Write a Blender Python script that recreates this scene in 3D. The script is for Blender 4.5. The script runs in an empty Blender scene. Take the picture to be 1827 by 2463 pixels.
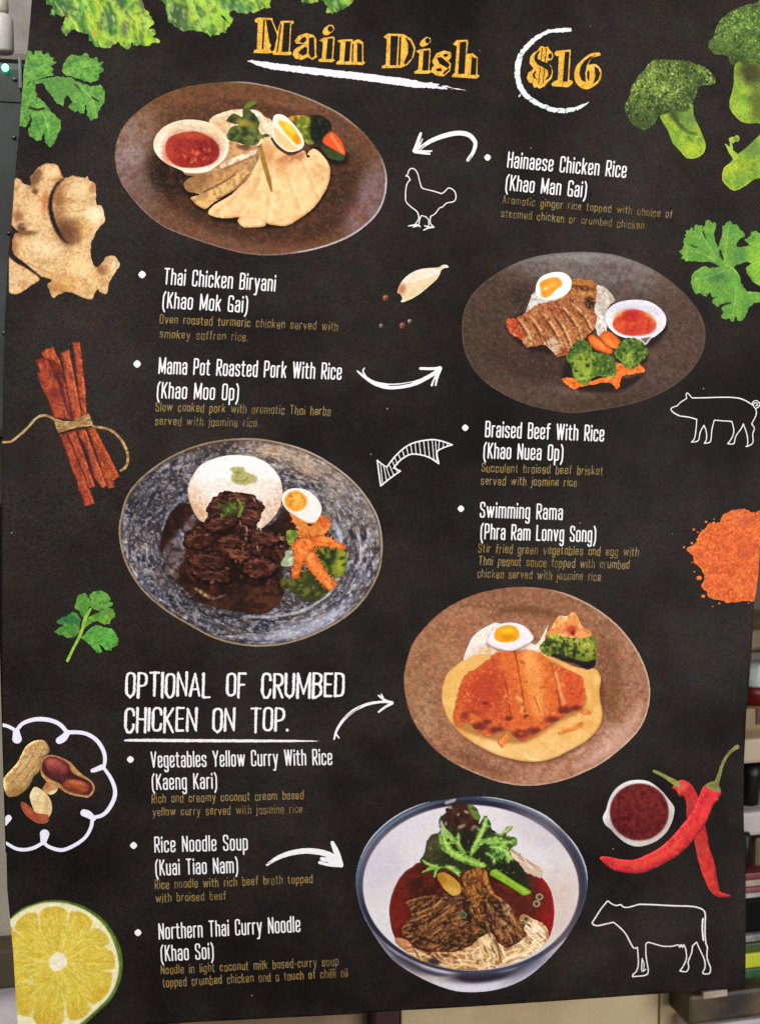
import bpy, math
import numpy as np

# ------------------------------------------------------------------ camera
scene = bpy.context.scene
PW, PH, FPX = 1827.0, 2463.0, 2975.0          # photograph size and focal length in its pixels
YAW, PITCH, DIST = math.radians(13.7), math.radians(5.4), 0.987
CENTRE = np.array([0.0, 0.0, 1.30])           # middle of the poster
FWD = np.array([math.sin(YAW) * math.cos(PITCH), math.cos(YAW) * math.cos(PITCH), -math.sin(PITCH)])
RIGHT = np.array([math.cos(YAW), -math.sin(YAW), 0.0])
UP = np.cross(RIGHT, FWD)
EYE = CENTRE - FWD * DIST

cam_data = bpy.data.cameras.new('camera')
cam = bpy.data.objects.new('camera', cam_data)
scene.collection.objects.link(cam)
cam_data.sensor_fit = 'VERTICAL'
cam_data.sensor_height = 36.0
cam_data.lens = 36.0 * FPX / PH
cam_data.clip_start, cam_data.clip_end = 0.02, 60.0
from mathutils import Matrix
cam.matrix_world = Matrix(((RIGHT[0], UP[0], -FWD[0], EYE[0]),
                           (RIGHT[1], UP[1], -FWD[1], EYE[1]),
                           (RIGHT[2], UP[2], -FWD[2], EYE[2]), (0, 0, 0, 1)))
scene.camera = cam
cam_data.dof.use_dof = True
cam_data.dof.focus_distance = 0.975
cam_data.dof.aperture_fstop = 9.0

# ------------------------------------------------------------------ light
world = bpy.data.worlds.new('World')
scene.world = world
world.use_nodes = True
world.node_tree.nodes['Background'].inputs[0].default_value = (1.0, 0.98, 0.97, 1)
world.node_tree.nodes['Background'].inputs[1].default_value = 0.22


def area_lamp(name, loc, aim, size, watts, col):
    d = bpy.data.lights.new(name, 'AREA')
    d.shape, d.size, d.energy, d.color = 'SQUARE', size, watts, col
    o = bpy.data.objects.new(name, d)
    scene.collection.objects.link(o)
    v = np.array(aim) - np.array(loc)
    from mathutils import Vector
    o.rotation_euler = Vector(v).to_track_quat('-Z', 'Y').to_euler()
    o.location = loc


area_lamp('ceiling_lamp', (-1.1, -1.9, 3.2), (0, 0, 1.30), 1.4, 74.0, (1.0, 0.985, 0.97))
area_lamp('fill_lamp', (1.25, -1.9, 1.15), (0.1, 0, 1.20), 1.5, 36.0, (1.0, 0.98, 0.98))  # added fill light, placed low right to brighten that side of the sheet

vs = scene.view_settings
vs.view_transform, vs.look, vs.exposure, vs.gamma = 'Standard', 'None', 0.0, 1.0
vs.use_curve_mapping = False

# ------------------------------------------------------------------ poster surface
HALF_H, BULGE = 0.41, 0.030


def depth(z):                                  # the hanging sheet bulges towards the room half way up
    q = np.clip((z - CENTRE[2]) / HALF_H, -1.25, 1.25)
    return -BULGE * (1.0 - q * q)


def ray(px, py):
    px, py = np.asarray(px, float), np.asarray(py, float)
    return (FWD[None] * FPX + RIGHT[None] * (px - PW / 2)[:, None] - UP[None] * (py - PH / 2)[:, None])


def on_sheet(px, py, lift=0.0):
    d = ray(px, py)
    y = np.zeros(len(d))
    for _ in range(12):
        t = (y - EYE[1]) / d[:, 1]
        p = EYE[None] + d * t[:, None]
        y = depth(p[:, 2])
    q = (p[:, 2] - CENTRE[2]) / HALF_H
    n = np.stack([np.zeros(len(q)), -np.ones(len(q)), 2 * BULGE * q / HALF_H], 1)
    n /= np.linalg.norm(n, axis=1)[:, None]
    p[:, 1] = depth(p[:, 2])
    return p + n * lift


def on_plane(px, py, yd):
    d = ray(np.array([px]), np.array([py]))[0]
    return EYE + d * ((yd - EYE[1]) / d[1])


LAYER = 0.00016
BASE = np.array([0.0, 0.0, 0.88])              # foot of the poster

# ------------------------------------------------------------------ numeric helpers


def lin(c):
    c = np.clip(np.asarray(c, float) / 255.0, 0, 1)
    return np.where(c <= 0.04045, c / 12.92, ((c + 0.055) / 1.055) ** 2.4)


_lat = {}


def vnoise(X, Y, scale, seed, octv=1):
    out, amp, tot = 0.0, 1.0, 0.0
    for o in range(octv):
        key = (seed * 7 + o) % 97
        if key not in _lat:
            _lat[key] = np.random.RandomState(key + 5).rand(128, 128)
        L = _lat[key]
        u, v = X / scale + 13.7 * seed, Y / scale + 5.1 * seed
        iu, iv = np.floor(u).astype(int), np.floor(v).astype(int)
        fu, fv = u - iu, v - iv
        fu, fv = fu * fu * (3 - 2 * fu), fv * fv * (3 - 2 * fv)
        g = lambda a, b: L[a % 128, b % 128]
        n = (g(iu, iv) * (1 - fu) + g(iu + 1, iv) * fu) * (1 - fv) + (g(iu, iv + 1) * (1 - fu) + g(iu + 1, iv + 1) * fu) * fv
        out = out + n * amp
        tot += amp
        amp *= 0.55
        scale *= 0.5
    return out / tot


def spline(P, closed=True, n=4):
    P = np.asarray(P, float)
    m = len(P)
    out = []
    rng = range(m if closed else m - 1)
    for i in rng:
        if closed:
            a, b, c, d = P[(i - 1) % m], P[i], P[(i + 1) % m], P[(i + 2) % m]
        else:
            a, b, c, d = P[max(i - 1, 0)], P[i], P[i + 1], P[min(i + 2, m - 1)]
        for k in range(n):
            t = k / n
            out.append(0.5 * ((2 * b) + (c - a) * t + (2 * a - 5 * b + 4 * c - d) * t * t + (3 * b - a - 3 * c + d) * t ** 3))
    if not closed:
        out.append(P[-1])
    return np.array(out)


def sd_poly(X, Y, P):
    """signed distance to a closed polygon, negative inside"""
    d2 = np.full(X.shape, 1e18)
    odd = np.zeros(X.shape, bool)
    m = len(P)
    for i in range(m):
        ax, ay = P[i]
        bx, by = P[(i + 1) % m]
        ex, ey = bx - ax, by - ay
        wx, wy = X - ax, Y - ay
        t = np.clip((wx * ex + wy * ey) / (ex * ex + ey * ey + 1e-12), 0, 1)
        dx, dy = wx - ex * t, wy - ey * t
        np.minimum(d2, dx * dx + dy * dy, out=d2)
        if ay != by:
            c = ((ay > Y) != (by > Y)) & (X < ex * (Y - ay) / (by - ay) + ax)
            odd ^= c
    d = np.sqrt(d2)
    return np.where(odd, -d, d)


def sd_line(X, Y, P, W):
    """distance to a polyline minus its half width; W holds one width per point"""
    out = np.full(X.shape, 1e9)
    if len(P) == 1:
        return np.hypot(X - P[0][0], Y - P[0][1]) - W[0] / 2
    for i in range(len(P) - 1):
        ax, ay = P[i]
        bx, by = P[i + 1]
        ex, ey = bx - ax, by - ay
        t = np.clip(((X - ax) * ex + (Y - ay) * ey) / (ex * ex + ey * ey + 1e-12), 0, 1)
        d = np.hypot(X - ax - ex * t, Y - ay - ey * t) - (W[i] + (W[i + 1] - W[i]) * t) / 2
        np.minimum(out, d, out=out)
    return out


def sstep(a):
    a = np.clip(a, 0, 1)
    return a * a * (3 - 2 * a)


# ------------------------------------------------------------------ materials
mats = {}


def nodes_of(name, rough=0.55, spec=0.25):
    m = bpy.data.materials.new(name)
    m.use_nodes = True
    nt = m.node_tree
    b = nt.nodes['Principled BSDF']
    b.inputs['Roughness'].default_value = rough
    b.inputs['Specular IOR Level'].default_value = spec
    return m, nt, b


def math_node(nt, op, a, b):
    n = nt.nodes.new('ShaderNodeMath')
    n.operation = op
    for i, v in enumerate((a, b)):
        if isinstance(v, (int, float)):
            n.inputs[i].default_value = v
        else:
            nt.links.new(v, n.inputs[i])
    return n.outputs[0]


def mix_node(nt, fac, a, b, mode='MIX'):
    n = nt.nodes.new('ShaderNodeMix')
    n.data_type = 'RGBA'
    n.blend_type = mode
    for s, v in ((n.inputs[0], fac), (n.inputs[6], a), (n.inputs[7], b)):
        if isinstance(v, (int, float)):
            s.default_value = v
        elif isinstance(v, tuple):
            s.default_value = v
        else:
            nt.links.new(v, s)
    return n.outputs[2]


def noise_node(nt, vec, scale, detail=2.0, rough=0.5):
    n = nt.nodes.new('ShaderNodeTexNoise')
    n.inputs['Scale'].default_value = scale
    n.inputs['Detail'].default_value = detail
    n.inputs['Roughness'].default_value = rough
    nt.links.new(vec, n.inputs['Vector'])
    return n


def ramp_node(nt, fac, stops):
    n = nt.nodes.new('ShaderNodeValToRGB')
    e = n.color_ramp.elements
    while len(e) < len(stops):
        e.new(0.5)
    for i, (p, c) in enumerate(stops):
        e[i].position = p
        e[i].color = tuple(c) + (1,) if len(c) == 3 else c
    nt.links.new(fac, n.inputs[0])
    return n.outputs[0]


GRAIN = 1050.0


def grain(nt, vec, col, lum, chroma):
    """ink grain of the printed sheet: fine speckle in lightness and a little in hue"""
    g = noise_node(nt, vec, GRAIN, 1.5, 0.6)
    f = math_node(nt, 'MULTIPLY_ADD', math_node(nt, 'SUBTRACT', g.outputs['Fac'], 0.5), lum)
    f.node.inputs[2].default_value = 1.0
    f = math_node(nt, 'MAXIMUM', f, 0.15)
    comb = nt.nodes.new('ShaderNodeCombineColor')
    for i in range(3):
        nt.links.new(f, comb.inputs[i])
    c2 = mix_node(nt, 1.0, col, comb.outputs[0], 'MULTIPLY')
    h = noise_node(nt, vec, GRAIN * 0.35, 1.0)
    sep = nt.nodes.new('ShaderNodeVectorMath')
    sep.operation = 'MULTIPLY_ADD'
    nt.links.new(h.outputs['Color'], sep.inputs[0])
    sep.inputs[1].default_value = (chroma,) * 3
    sep.inputs[2].default_value = (1 - chroma / 2,) * 3
    return mix_node(nt, 1.0, c2, sep.outputs[0], 'MULTIPLY')


def print_bump(nt, vec, b):
    n = noise_node(nt, vec, 700.0, 2.0)
    bp = nt.nodes.new('ShaderNodeBump')
    bp.inputs['Strength'].default_value = 0.08
    bp.inputs['Distance'].default_value = 0.0005
    nt.links.new(n.outputs['Fac'], bp.inputs['Height'])
    nt.links.new(bp.outputs[0], b.inputs['Normal'])


def make_print():
    m, nt, b = nodes_of('printed_ink', 0.6, 0.06)
    tc = nt.nodes.new('ShaderNodeTexCoord').outputs['Object']
    at = nt.nodes.new('ShaderNodeVertexColor')
    at.layer_name = 'ink'
    nt.links.new(grain(nt, tc, at.outputs['Color'], 0.55, 0.16), b.inputs['Base Color'])
    return m


def make_sheet():
    m, nt, b = nodes_of('black_printed_sheet', 0.55, 0.05)
    tc = nt.nodes.new('ShaderNodeTexCoord').outputs['Object']
    big = noise_node(nt, tc, 9.0, 4.0, 0.6)
    col = ramp_node(nt, big.outputs['Fac'], [(0.30, lin((17, 14, 13))), (0.5, lin((27, 23, 21))), (0.72, lin((44, 38, 35)))])
    sm = noise_node(nt, tc, 3.2, 5.0, 0.62)
    smf = ramp_node(nt, sm.outputs['Fac'], [(0.44, (0, 0, 0)), (0.68, (0.55, 0.55, 0.55))])
    col = mix_node(nt, smf, col, tuple(lin((58, 51, 48))) + (1,))
    hue = noise_node(nt, tc, 55.0, 3.0, 0.6)
    hm = nt.nodes.new('ShaderNodeVectorMath')
    hm.operation = 'MULTIPLY_ADD'
    nt.links.new(hue.outputs['Color'], hm.inputs[0])
    hm.inputs[1].default_value = (0.8, 0.7, 0.75)
    hm.inputs[2].default_value = (0.60, 0.64, 0.62)
    col = mix_node(nt, 1.0, col, hm.outputs[0], 'MULTIPLY')
    col = grain(nt, tc, col, 2.5, 0.9)
    vo = nt.nodes.new('ShaderNodeTexVoronoi')
    vo.inputs['Scale'].default_value = 75.0
    nt.links.new(tc, vo.inputs['Vector'])
    sp = nt.nodes.new('ShaderNodeSeparateColor')
    nt.links.new(vo.outputs['Color'], sp.inputs[0])
    rare = math_node(nt, 'GREATER_THAN', sp.outputs[0], 0.86)
    size = math_node(nt, 'MULTIPLY', sp.outputs[1], 0.055)
    dot = math_node(nt, 'LESS_THAN', vo.outputs['Distance'], size)
    col = mix_node(nt, math_node(nt, 'MULTIPLY', math_node(nt, 'MULTIPLY', rare, dot), 0.5), col, tuple(lin((190, 180, 172))) + (1,))
    nt.links.new(col, b.inputs['Base Color'])
    return m


PRINT, SHEET = make_print(), make_sheet()


def plain(name, c1, c2=None, scale=30.0, rough=0.5, spec=0.4, metal=0.0, emit=None):
    if name in mats:
        return mats[name]
    m, nt, b = nodes_of(name, rough, spec)
    tc = nt.nodes.new('ShaderNodeTexCoord').outputs['Object']
    n = noise_node(nt, tc, scale, 4.0, 0.6)
    c2 = c2 or tuple(v * 0.78 for v in c1)
    col = ramp_node(nt, n.outputs['Fac'], [(0.35, lin(c2)), (0.65, lin(c1))])
    nt.links.new(grain(nt, tc, col, 0.5, 0.2), b.inputs['Base Color'])
    b.inputs['Metallic'].default_value = metal
    if emit:
        b.inputs['Emission Color'].default_value = tuple(lin(emit[0])) + (1,)
        b.inputs['Emission Strength'].default_value = emit[1]
    mats[name] = m
    return m


# ------------------------------------------------------------------ objects


def link(o, parent=None):
    scene.collection.objects.link(o)
    if parent is not None:
        o.parent = parent
    return o


def empty(name, loc, label=None, cat=None, kind=None, group=None, parent=None):
    o = bpy.data.objects.new(name, None)
    o.empty_display_size = 0.02
    link(o, parent)
    o.location = tuple(loc)
    if label:
        o['label'] = label
    if cat:
        o['category'] = cat
    if kind:
        o['kind'] = kind
    if group:
        o['group'] = group
    return o


POSTER = empty('menu_poster', BASE, 'black hanging menu poster printed with five dish pictures and white dish names', 'poster')
_depth_of = {}


def sdf_mesh(name, parent, gx, gy, S, C, layer, material=None, label=None):
    """mesh of the region S < 0 on a pixel grid, edges cut by marching squares, one ink colour per vertex"""
    H, W = S.shape
    ins = S < 0
    idx = -np.ones(S.shape, int)
    X, Y = np.meshgrid(gx, gy)
    keep = ins
    idx[keep] = np.arange(keep.sum())
    px = list(X[keep])
    py = list(Y[keep])
    pc = list(C[keep])
    cnt = ins[:-1, :-1].astype(int) + ins[:-1, 1:] + ins[1:, :-1] + ins[1:, 1:]
    fi, fj = np.where(cnt == 4)
    quads = np.stack([idx[fi, fj], idx[fi + 1, fj], idx[fi + 1, fj + 1], idx[fi, fj + 1]], 1)
    faces = []
    cross = {}

    def cut(a, b):
        key = (a, b) if a < b else (b, a)
        if key not in cross:
            sa, sb = S[a], S[b]
            t = sa / (sa - sb)
            t = min(max(t, 0.02), 0.98)
            cross[key] = len(px)
            px.append(X[a] + (X[b] - X[a]) * t)
            py.append(Y[a] + (Y[b] - Y[a]) * t)
            pc.append(C[a] if sa < 0 else C[b])
        return cross[key]

    mi, mj = np.where((cnt > 0) & (cnt < 4))
    for i, j in zip(mi.tolist(), mj.tolist()):
        ring = ((i, j), (i + 1, j), (i + 1, j + 1), (i, j + 1))
        f = []
        for k in range(4):
            a, b = ring[k], ring[(k + 1) % 4]
            if ins[a]:
                f.append(int(idx[a]))
            if ins[a] != ins[b]:
                f.append(cut(a, b))
        if len(f) >= 3:
            faces.append(f)
    if len(px) < 3:
        return None
    V = on_sheet(np.array(px), np.array(py), LAYER * layer) - BASE[None]
    me = bpy.data.meshes.new(name)
    nq = len(quads)
    tot = np.concatenate([np.full(nq, 4, int), np.array([len(f) for f in faces], int)])
    lv = np.concatenate([quads.ravel(), np.array([v for f in faces for v in f], int)])
    start = np.concatenate([[0], np.cumsum(tot)[:-1]])
    me.vertices.add(len(V))
    me.vertices.foreach_set('co', V.ravel().astype(np.float32))
    me.loops.add(len(lv))
    me.loops.foreach_set('vertex_index', lv.astype(np.int32))
    me.polygons.add(len(tot))
    me.polygons.foreach_set('loop_start', start.astype(np.int32))
    me.polygons.foreach_set('loop_total', tot.astype(np.int32))
    me.update(calc_edges=True)
    me.validate()
    at = me.color_attributes.new('ink', 'FLOAT_COLOR', 'POINT')
    L = np.ones((len(V), 4), np.float32)
    L[:, :3] = lin(np.array(pc))
    at.data.foreach_set('color', L.ravel())
    me.materials.append(material or PRINT)
    o = bpy.data.objects.new(name, me)
    link(o, parent)
    if label:
        o['label'] = label
    return o


class Canvas:
    """a pixel grid that a printed picture is drawn on; points are given in a traced frame (ox, oy, k)"""

    def __init__(s, T, pts, pad=4.0, step=2.0, seed=1):
        s.T, s.k, s.seed, s.step = T, T[2], seed, step
        P = s.p(pts)
        s.gx = np.arange(P[:, 0].min() - pad, P[:, 0].max() + pad + step, step)
        s.gy = np.arange(P[:, 1].min() - pad, P[:, 1].max() + pad + step, step)
        s.X, s.Y = np.meshgrid(s.gx, s.gy)
        s.C = np.zeros(s.X.shape + (3,))
        s.S = np.full(s.X.shape, 1e9)
        s.n = seed * 31
        s.detail = 0.0

    def p(s, pts):
        return np.asarray(pts, float).reshape(-1, 2) * s.k + np.array(s.T[:2])

    def nz(s, scale, octv=1, X=None, Y=None):
        s.n += 1
        return vnoise(s.X if X is None else X, s.Y if Y is None else Y, scale, s.n % 89 + 1, octv)

    def win(s, P, m):
        j0 = int(np.searchsorted(s.gx, P[:, 0].min() - m))
        j1 = int(np.searchsorted(s.gx, P[:, 0].max() + m))
        i0 = int(np.searchsorted(s.gy, P[:, 1].min() - m))
        i1 = int(np.searchsorted(s.gy, P[:, 1].max() + m))
        return slice(max(i0, 0), max(i1, 0)), slice(max(j0, 0), max(j1, 0))

    # --- outline of the picture
    def shape(s, pts, smooth=True, rough=0.0, rs=8.0):
        P = s.p(pts)
        if smooth:
            P = spline(P)
        d = sd_poly(s.X, s.Y, P)
        if rough:
            d = d + (s.nz(rs, 2) - 0.5) * 2 * rough
        s.S = np.minimum(s.S, d)
        return s

    def stroke_shape(s, pts, w, smooth=True, rough=0.0, rs=8.0, cut=False):
        P = s.p(pts)
        w = np.full(len(P), w, float) if np.isscalar(w) else np.asarray(w, float)
        w = w * s.k
        if smooth and len(P) > 2:
            Q = spline(np.column_stack([P, w]), False)
            P, w = Q[:, :2], Q[:, 2]
        d = sd_line(s.X, s.Y, P, w)
        if rough:
            d = d + (s.nz(rs, 2) - 0.5) * 2 * rough
        s.S = np.maximum(s.S, -d) if cut else np.minimum(s.S, d)
        return s

    def hole(s, pts, smooth=True, grow=0.0):
        P = s.p(pts)
        if smooth:
            P = spline(P)
        s.S = np.maximum(s.S, grow - sd_poly(s.X, s.Y, P))
        return s

    def clip(s, pts):
        s.S = np.maximum(s.S, sd_poly(s.X, s.Y, s.p(pts)))
        return s

    # --- ink
    def fill(s, col):
        s.C[:] = col
        return s

    def _blend(s, sl, m, col):
        c = s.C[sl]
        s.C[sl] = c + (np.asarray(col, float) - c) * m[..., None]

    def poly(s, pts, col, soft=3.0, op=1.0, smooth=True, rough=0.0, rs=6.0, col2=None):
        P = s.p(pts)
        if smooth:
            P = spline(P, n=3)
        sl = s.win(P, soft + rough + 4)
        X, Y = s.X[sl], s.Y[sl]
        if X.size == 0:
            return s
        d = sd_poly(X, Y, P)
        if rough:
            d = d + (s.nz(rs, 2, X, Y) - 0.5) * 2 * rough
        m = sstep(0.5 - d / soft) * op
        if col2 is not None:
            t = s.nz(rs * 1.5, 2, X, Y)[..., None]
            t = sstep((t - 0.3) / 0.4)
            col = np.asarray(col, float) * (1 - t) + np.asarray(col2, float) * t
        s._blend(sl, m, col)
        return s

    def ell(s, cx, cy, rx, ry, col, ang=0.0, soft=0.4, op=1.0):
        """soft ellipse; soft is the share of the radius over which it fades"""
        c = s.p([(cx, cy)])[0]
        rx, ry = rx * s.k, ry * s.k
        r = max(rx, ry) * (1 + soft)
        sl = s.win(np.array([c - r, c + r]), 2)
        X, Y = s.X[sl] - c[0], s.Y[sl] - c[1]
        if X.size == 0:
            return s
        a = math.radians(ang)
        u, v = X * math.cos(a) + Y * math.sin(a), -X * math.sin(a) + Y * math.cos(a)
        d = np.hypot(u / rx, v / ry)
        s._blend(sl, sstep((1 + soft - d) / (2 * soft)) * op, col)
        return s

    def line(s, pts, w, col, soft=1.5, op=1.0, smooth=True, rough=0.0):
        P = s.p(pts)
        w = np.full(len(P), w, float) if np.isscalar(w) else np.asarray(w, float)
        w = w * s.k
        if smooth and len(P) > 2:
            Q = spline(np.column_stack([P, w]), False, 3)
            P, w = Q[:, :2], Q[:, 2]
        sl = s.win(P, w.max() + soft + 4)
        X, Y = s.X[sl], s.Y[sl]
        if X.size == 0:
            return s
        d = sd_line(X, Y, P, w)
        if rough:
            d = d + (s.nz(4, 2, X, Y) - 0.5) * 2 * rough
        s._blend(sl, sstep(0.5 - d / (2 * soft)) * op, col)
        return s

    def mottle(s, scale, amp, octv=2):
        s.C *= (1 + (s.nz(scale, octv) - 0.5) * 2 * amp)[..., None]
        return s

    def cloud(s, col, scale, thr=0.5, wid=0.2, op=0.6, octv=2, stretch=None, inside=None, soft=12):
        """col where a noise is above thr; stretch = (angle, factor) draws it out into streaks"""
        X, Y = s.X, s.Y
        if stretch:
            a = math.radians(stretch[0])
            X, Y = (X * math.cos(a) + Y * math.sin(a)) / stretch[1], -X * math.sin(a) + Y * math.cos(a)
        m = sstep((s.nz(scale, octv, X, Y) - thr) / wid + 0.5) * op
        if inside is not None:
            m = m * sstep(0.5 - sd_poly(s.X, s.Y, spline(s.p(inside), n=3)) / soft)
        s.C += (np.asarray(col, float) - s.C) * m[..., None]
        return s

    def dabs(s, n, box, size, cols, ang=None, ratio=2.0, op=0.8, soft=0.5, poly=None):
        """n small dabs of ink scattered over a box (x0, y0, x1, y1)"""
        R = np.random.RandomState(s.seed * 17 + n)
        PP = np.asarray(poly, float) if poly is not None else None
        for _ in range(n):
            for _t in range(30):
                x, y = R.uniform(box[0], box[2]), R.uniform(box[1], box[3])
                if PP is None or sd_poly(np.array([[x]]), np.array([[y]]), PP)[0, 0] < 0:
                    break
            r = size * R.uniform(0.6, 1.4)
            a = R.uniform(0, 180) if ang is None else ang + R.uniform(-18, 18)
            s.ell(x, y, r * math.sqrt(ratio), r / math.sqrt(ratio), cols[R.randint(len(cols))], a, soft, op)
        return s

    def rim(s, col, width, op=1.0, soft=2.0, ang0=None, ang1=None, centre=None, off=0.0):
        """a line of ink along the picture's own edge, optionally only between two directions"""
        m = sstep(0.5 - (np.abs(s.S + off + width / 2) - width / 2) / soft) * op
        if ang0 is not None:
            c = s.p([centre])[0]
            th = np.degrees(np.arctan2(s.Y - c[1], s.X - c[0]))
            mid, half = (ang0 + ang1) / 2, (ang1 - ang0) / 2
            dd = np.abs((th - mid + 180) % 360 - 180)
            m = m * sstep((half - dd) / 18 + 0.5)
        s.C += (np.asarray(col, float) - s.C) * m[..., None]
        return s

    def shade(s, dx, dy, amt, width):
        """light and dark side of a rounded printed shape, from the slope of its outline distance"""
        d = np.clip(-s.S / width, 0, 1)
        h = np.sqrt(1 - (1 - d) ** 2)
        gyv, gxv = np.gradient(h)
        s.C *= np.clip(1 - (gxv * dx + gyv * dy) * amt * width / s.step, 0.35, 1.6)[..., None]
        return s

    def make(s, name, parent, layer, label=None):
        if s.detail:                                # the print's own fine tone and colour variation
            s.C = 255 * (np.clip(s.C, 0, 255) / 255) ** 1.10
            g = s.C.mean(2, keepdims=True)
            s.C = g + (s.C - g) * 1.05
            a = s.detail * (1 - .7 * np.clip(g[..., 0], 0, 255) / 255)
            lum = 1 + a * ((s.nz(2.6 * s.step / 2 + .6) - .5) * .20 + (s.nz(7.0, 2) - .5) * .16)
            s.C *= lum[..., None]
            for i in range(3):
                s.C[..., i] *= 1 + a * ((s.nz(8.0, 2) - .5) * (.12, .08, .16)[i])
        s.C = np.clip(s.C, 3, 250)
        return sdf_mesh(name, parent, s.gx, s.gy, s.S, s.C, layer, None, label)


def pic(T, pts, col, seed=1, step=2.0, smooth=True, rough=0.0, rs=8.0, pad=4.0):
    c = Canvas(T, pts, pad + rough, step, seed).shape(pts, smooth, rough, rs).fill(col)
    c.detail = 0.0 if col is WHITE else 1.0
    return c


def group_part(name, label=None):
    return empty(name, (0, 0, 0), label, parent=POSTER)

# ------------------------------------------------------------------ the sheet
LEFT = [(77, -70), (77, 0), (68, 110), (57, 176), (53, 233), (48, 302), (36, 432), (29, 537), (20, 620), (16, 700), (11, 800), (8, 930),
        (6, 1061), (5, 1234), (5, 1400), (6, 1600), (7, 1739), (10, 1874), (13.5, 1971), (16, 2049), (18, 2139), (25, 2211), (32, 2285),
        (36, 2352), (42, 2449), (45, 2479)]
BOTTOM = [(330, 2466), (600, 2452), (840, 2440), (956, 2431), (1124, 2422), (1349, 2407), (1629, 2387), (1715, 2381), (1791.5, 2377)]
RIGHT_E = [(1792, 2279), (1792, 2077), (1788, 2001), (1787, 1950), (1788, 1830), (1791, 1769), (1793.5, 1715), (1799, 1652), (1804, 1590),
           (1808, 1536), (1812, 1443), (1817, 1423), (1821, 1385), (1825, 1333), (1828, 1270), (1833, 1100), (1838, 800), (1842, 400), (1846, -70)]
EDGE = LEFT + BOTTOM + RIGHT_E
SRC = (0.0, 0.0, 1.0)
cv = Canvas(SRC, EDGE, 12, 9.0, 3)
cv.S = sd_poly(cv.X, cv.Y, np.array(EDGE, float))
cv.fill((45, 38, 35))
sheet = cv.make('sheet', POSTER, 0)
sheet.data.materials.clear()
sheet.data.materials.append(SHEET)
sol = sheet.modifiers.new('thickness', 'SOLIDIFY')
sol.thickness, sol.offset = 0.0016, -1.0
E = np.array(EDGE, float)

# ------------------------------------------------------------------ lettering
XH, DE = 0.72, -0.24
LW = 0.205


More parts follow.
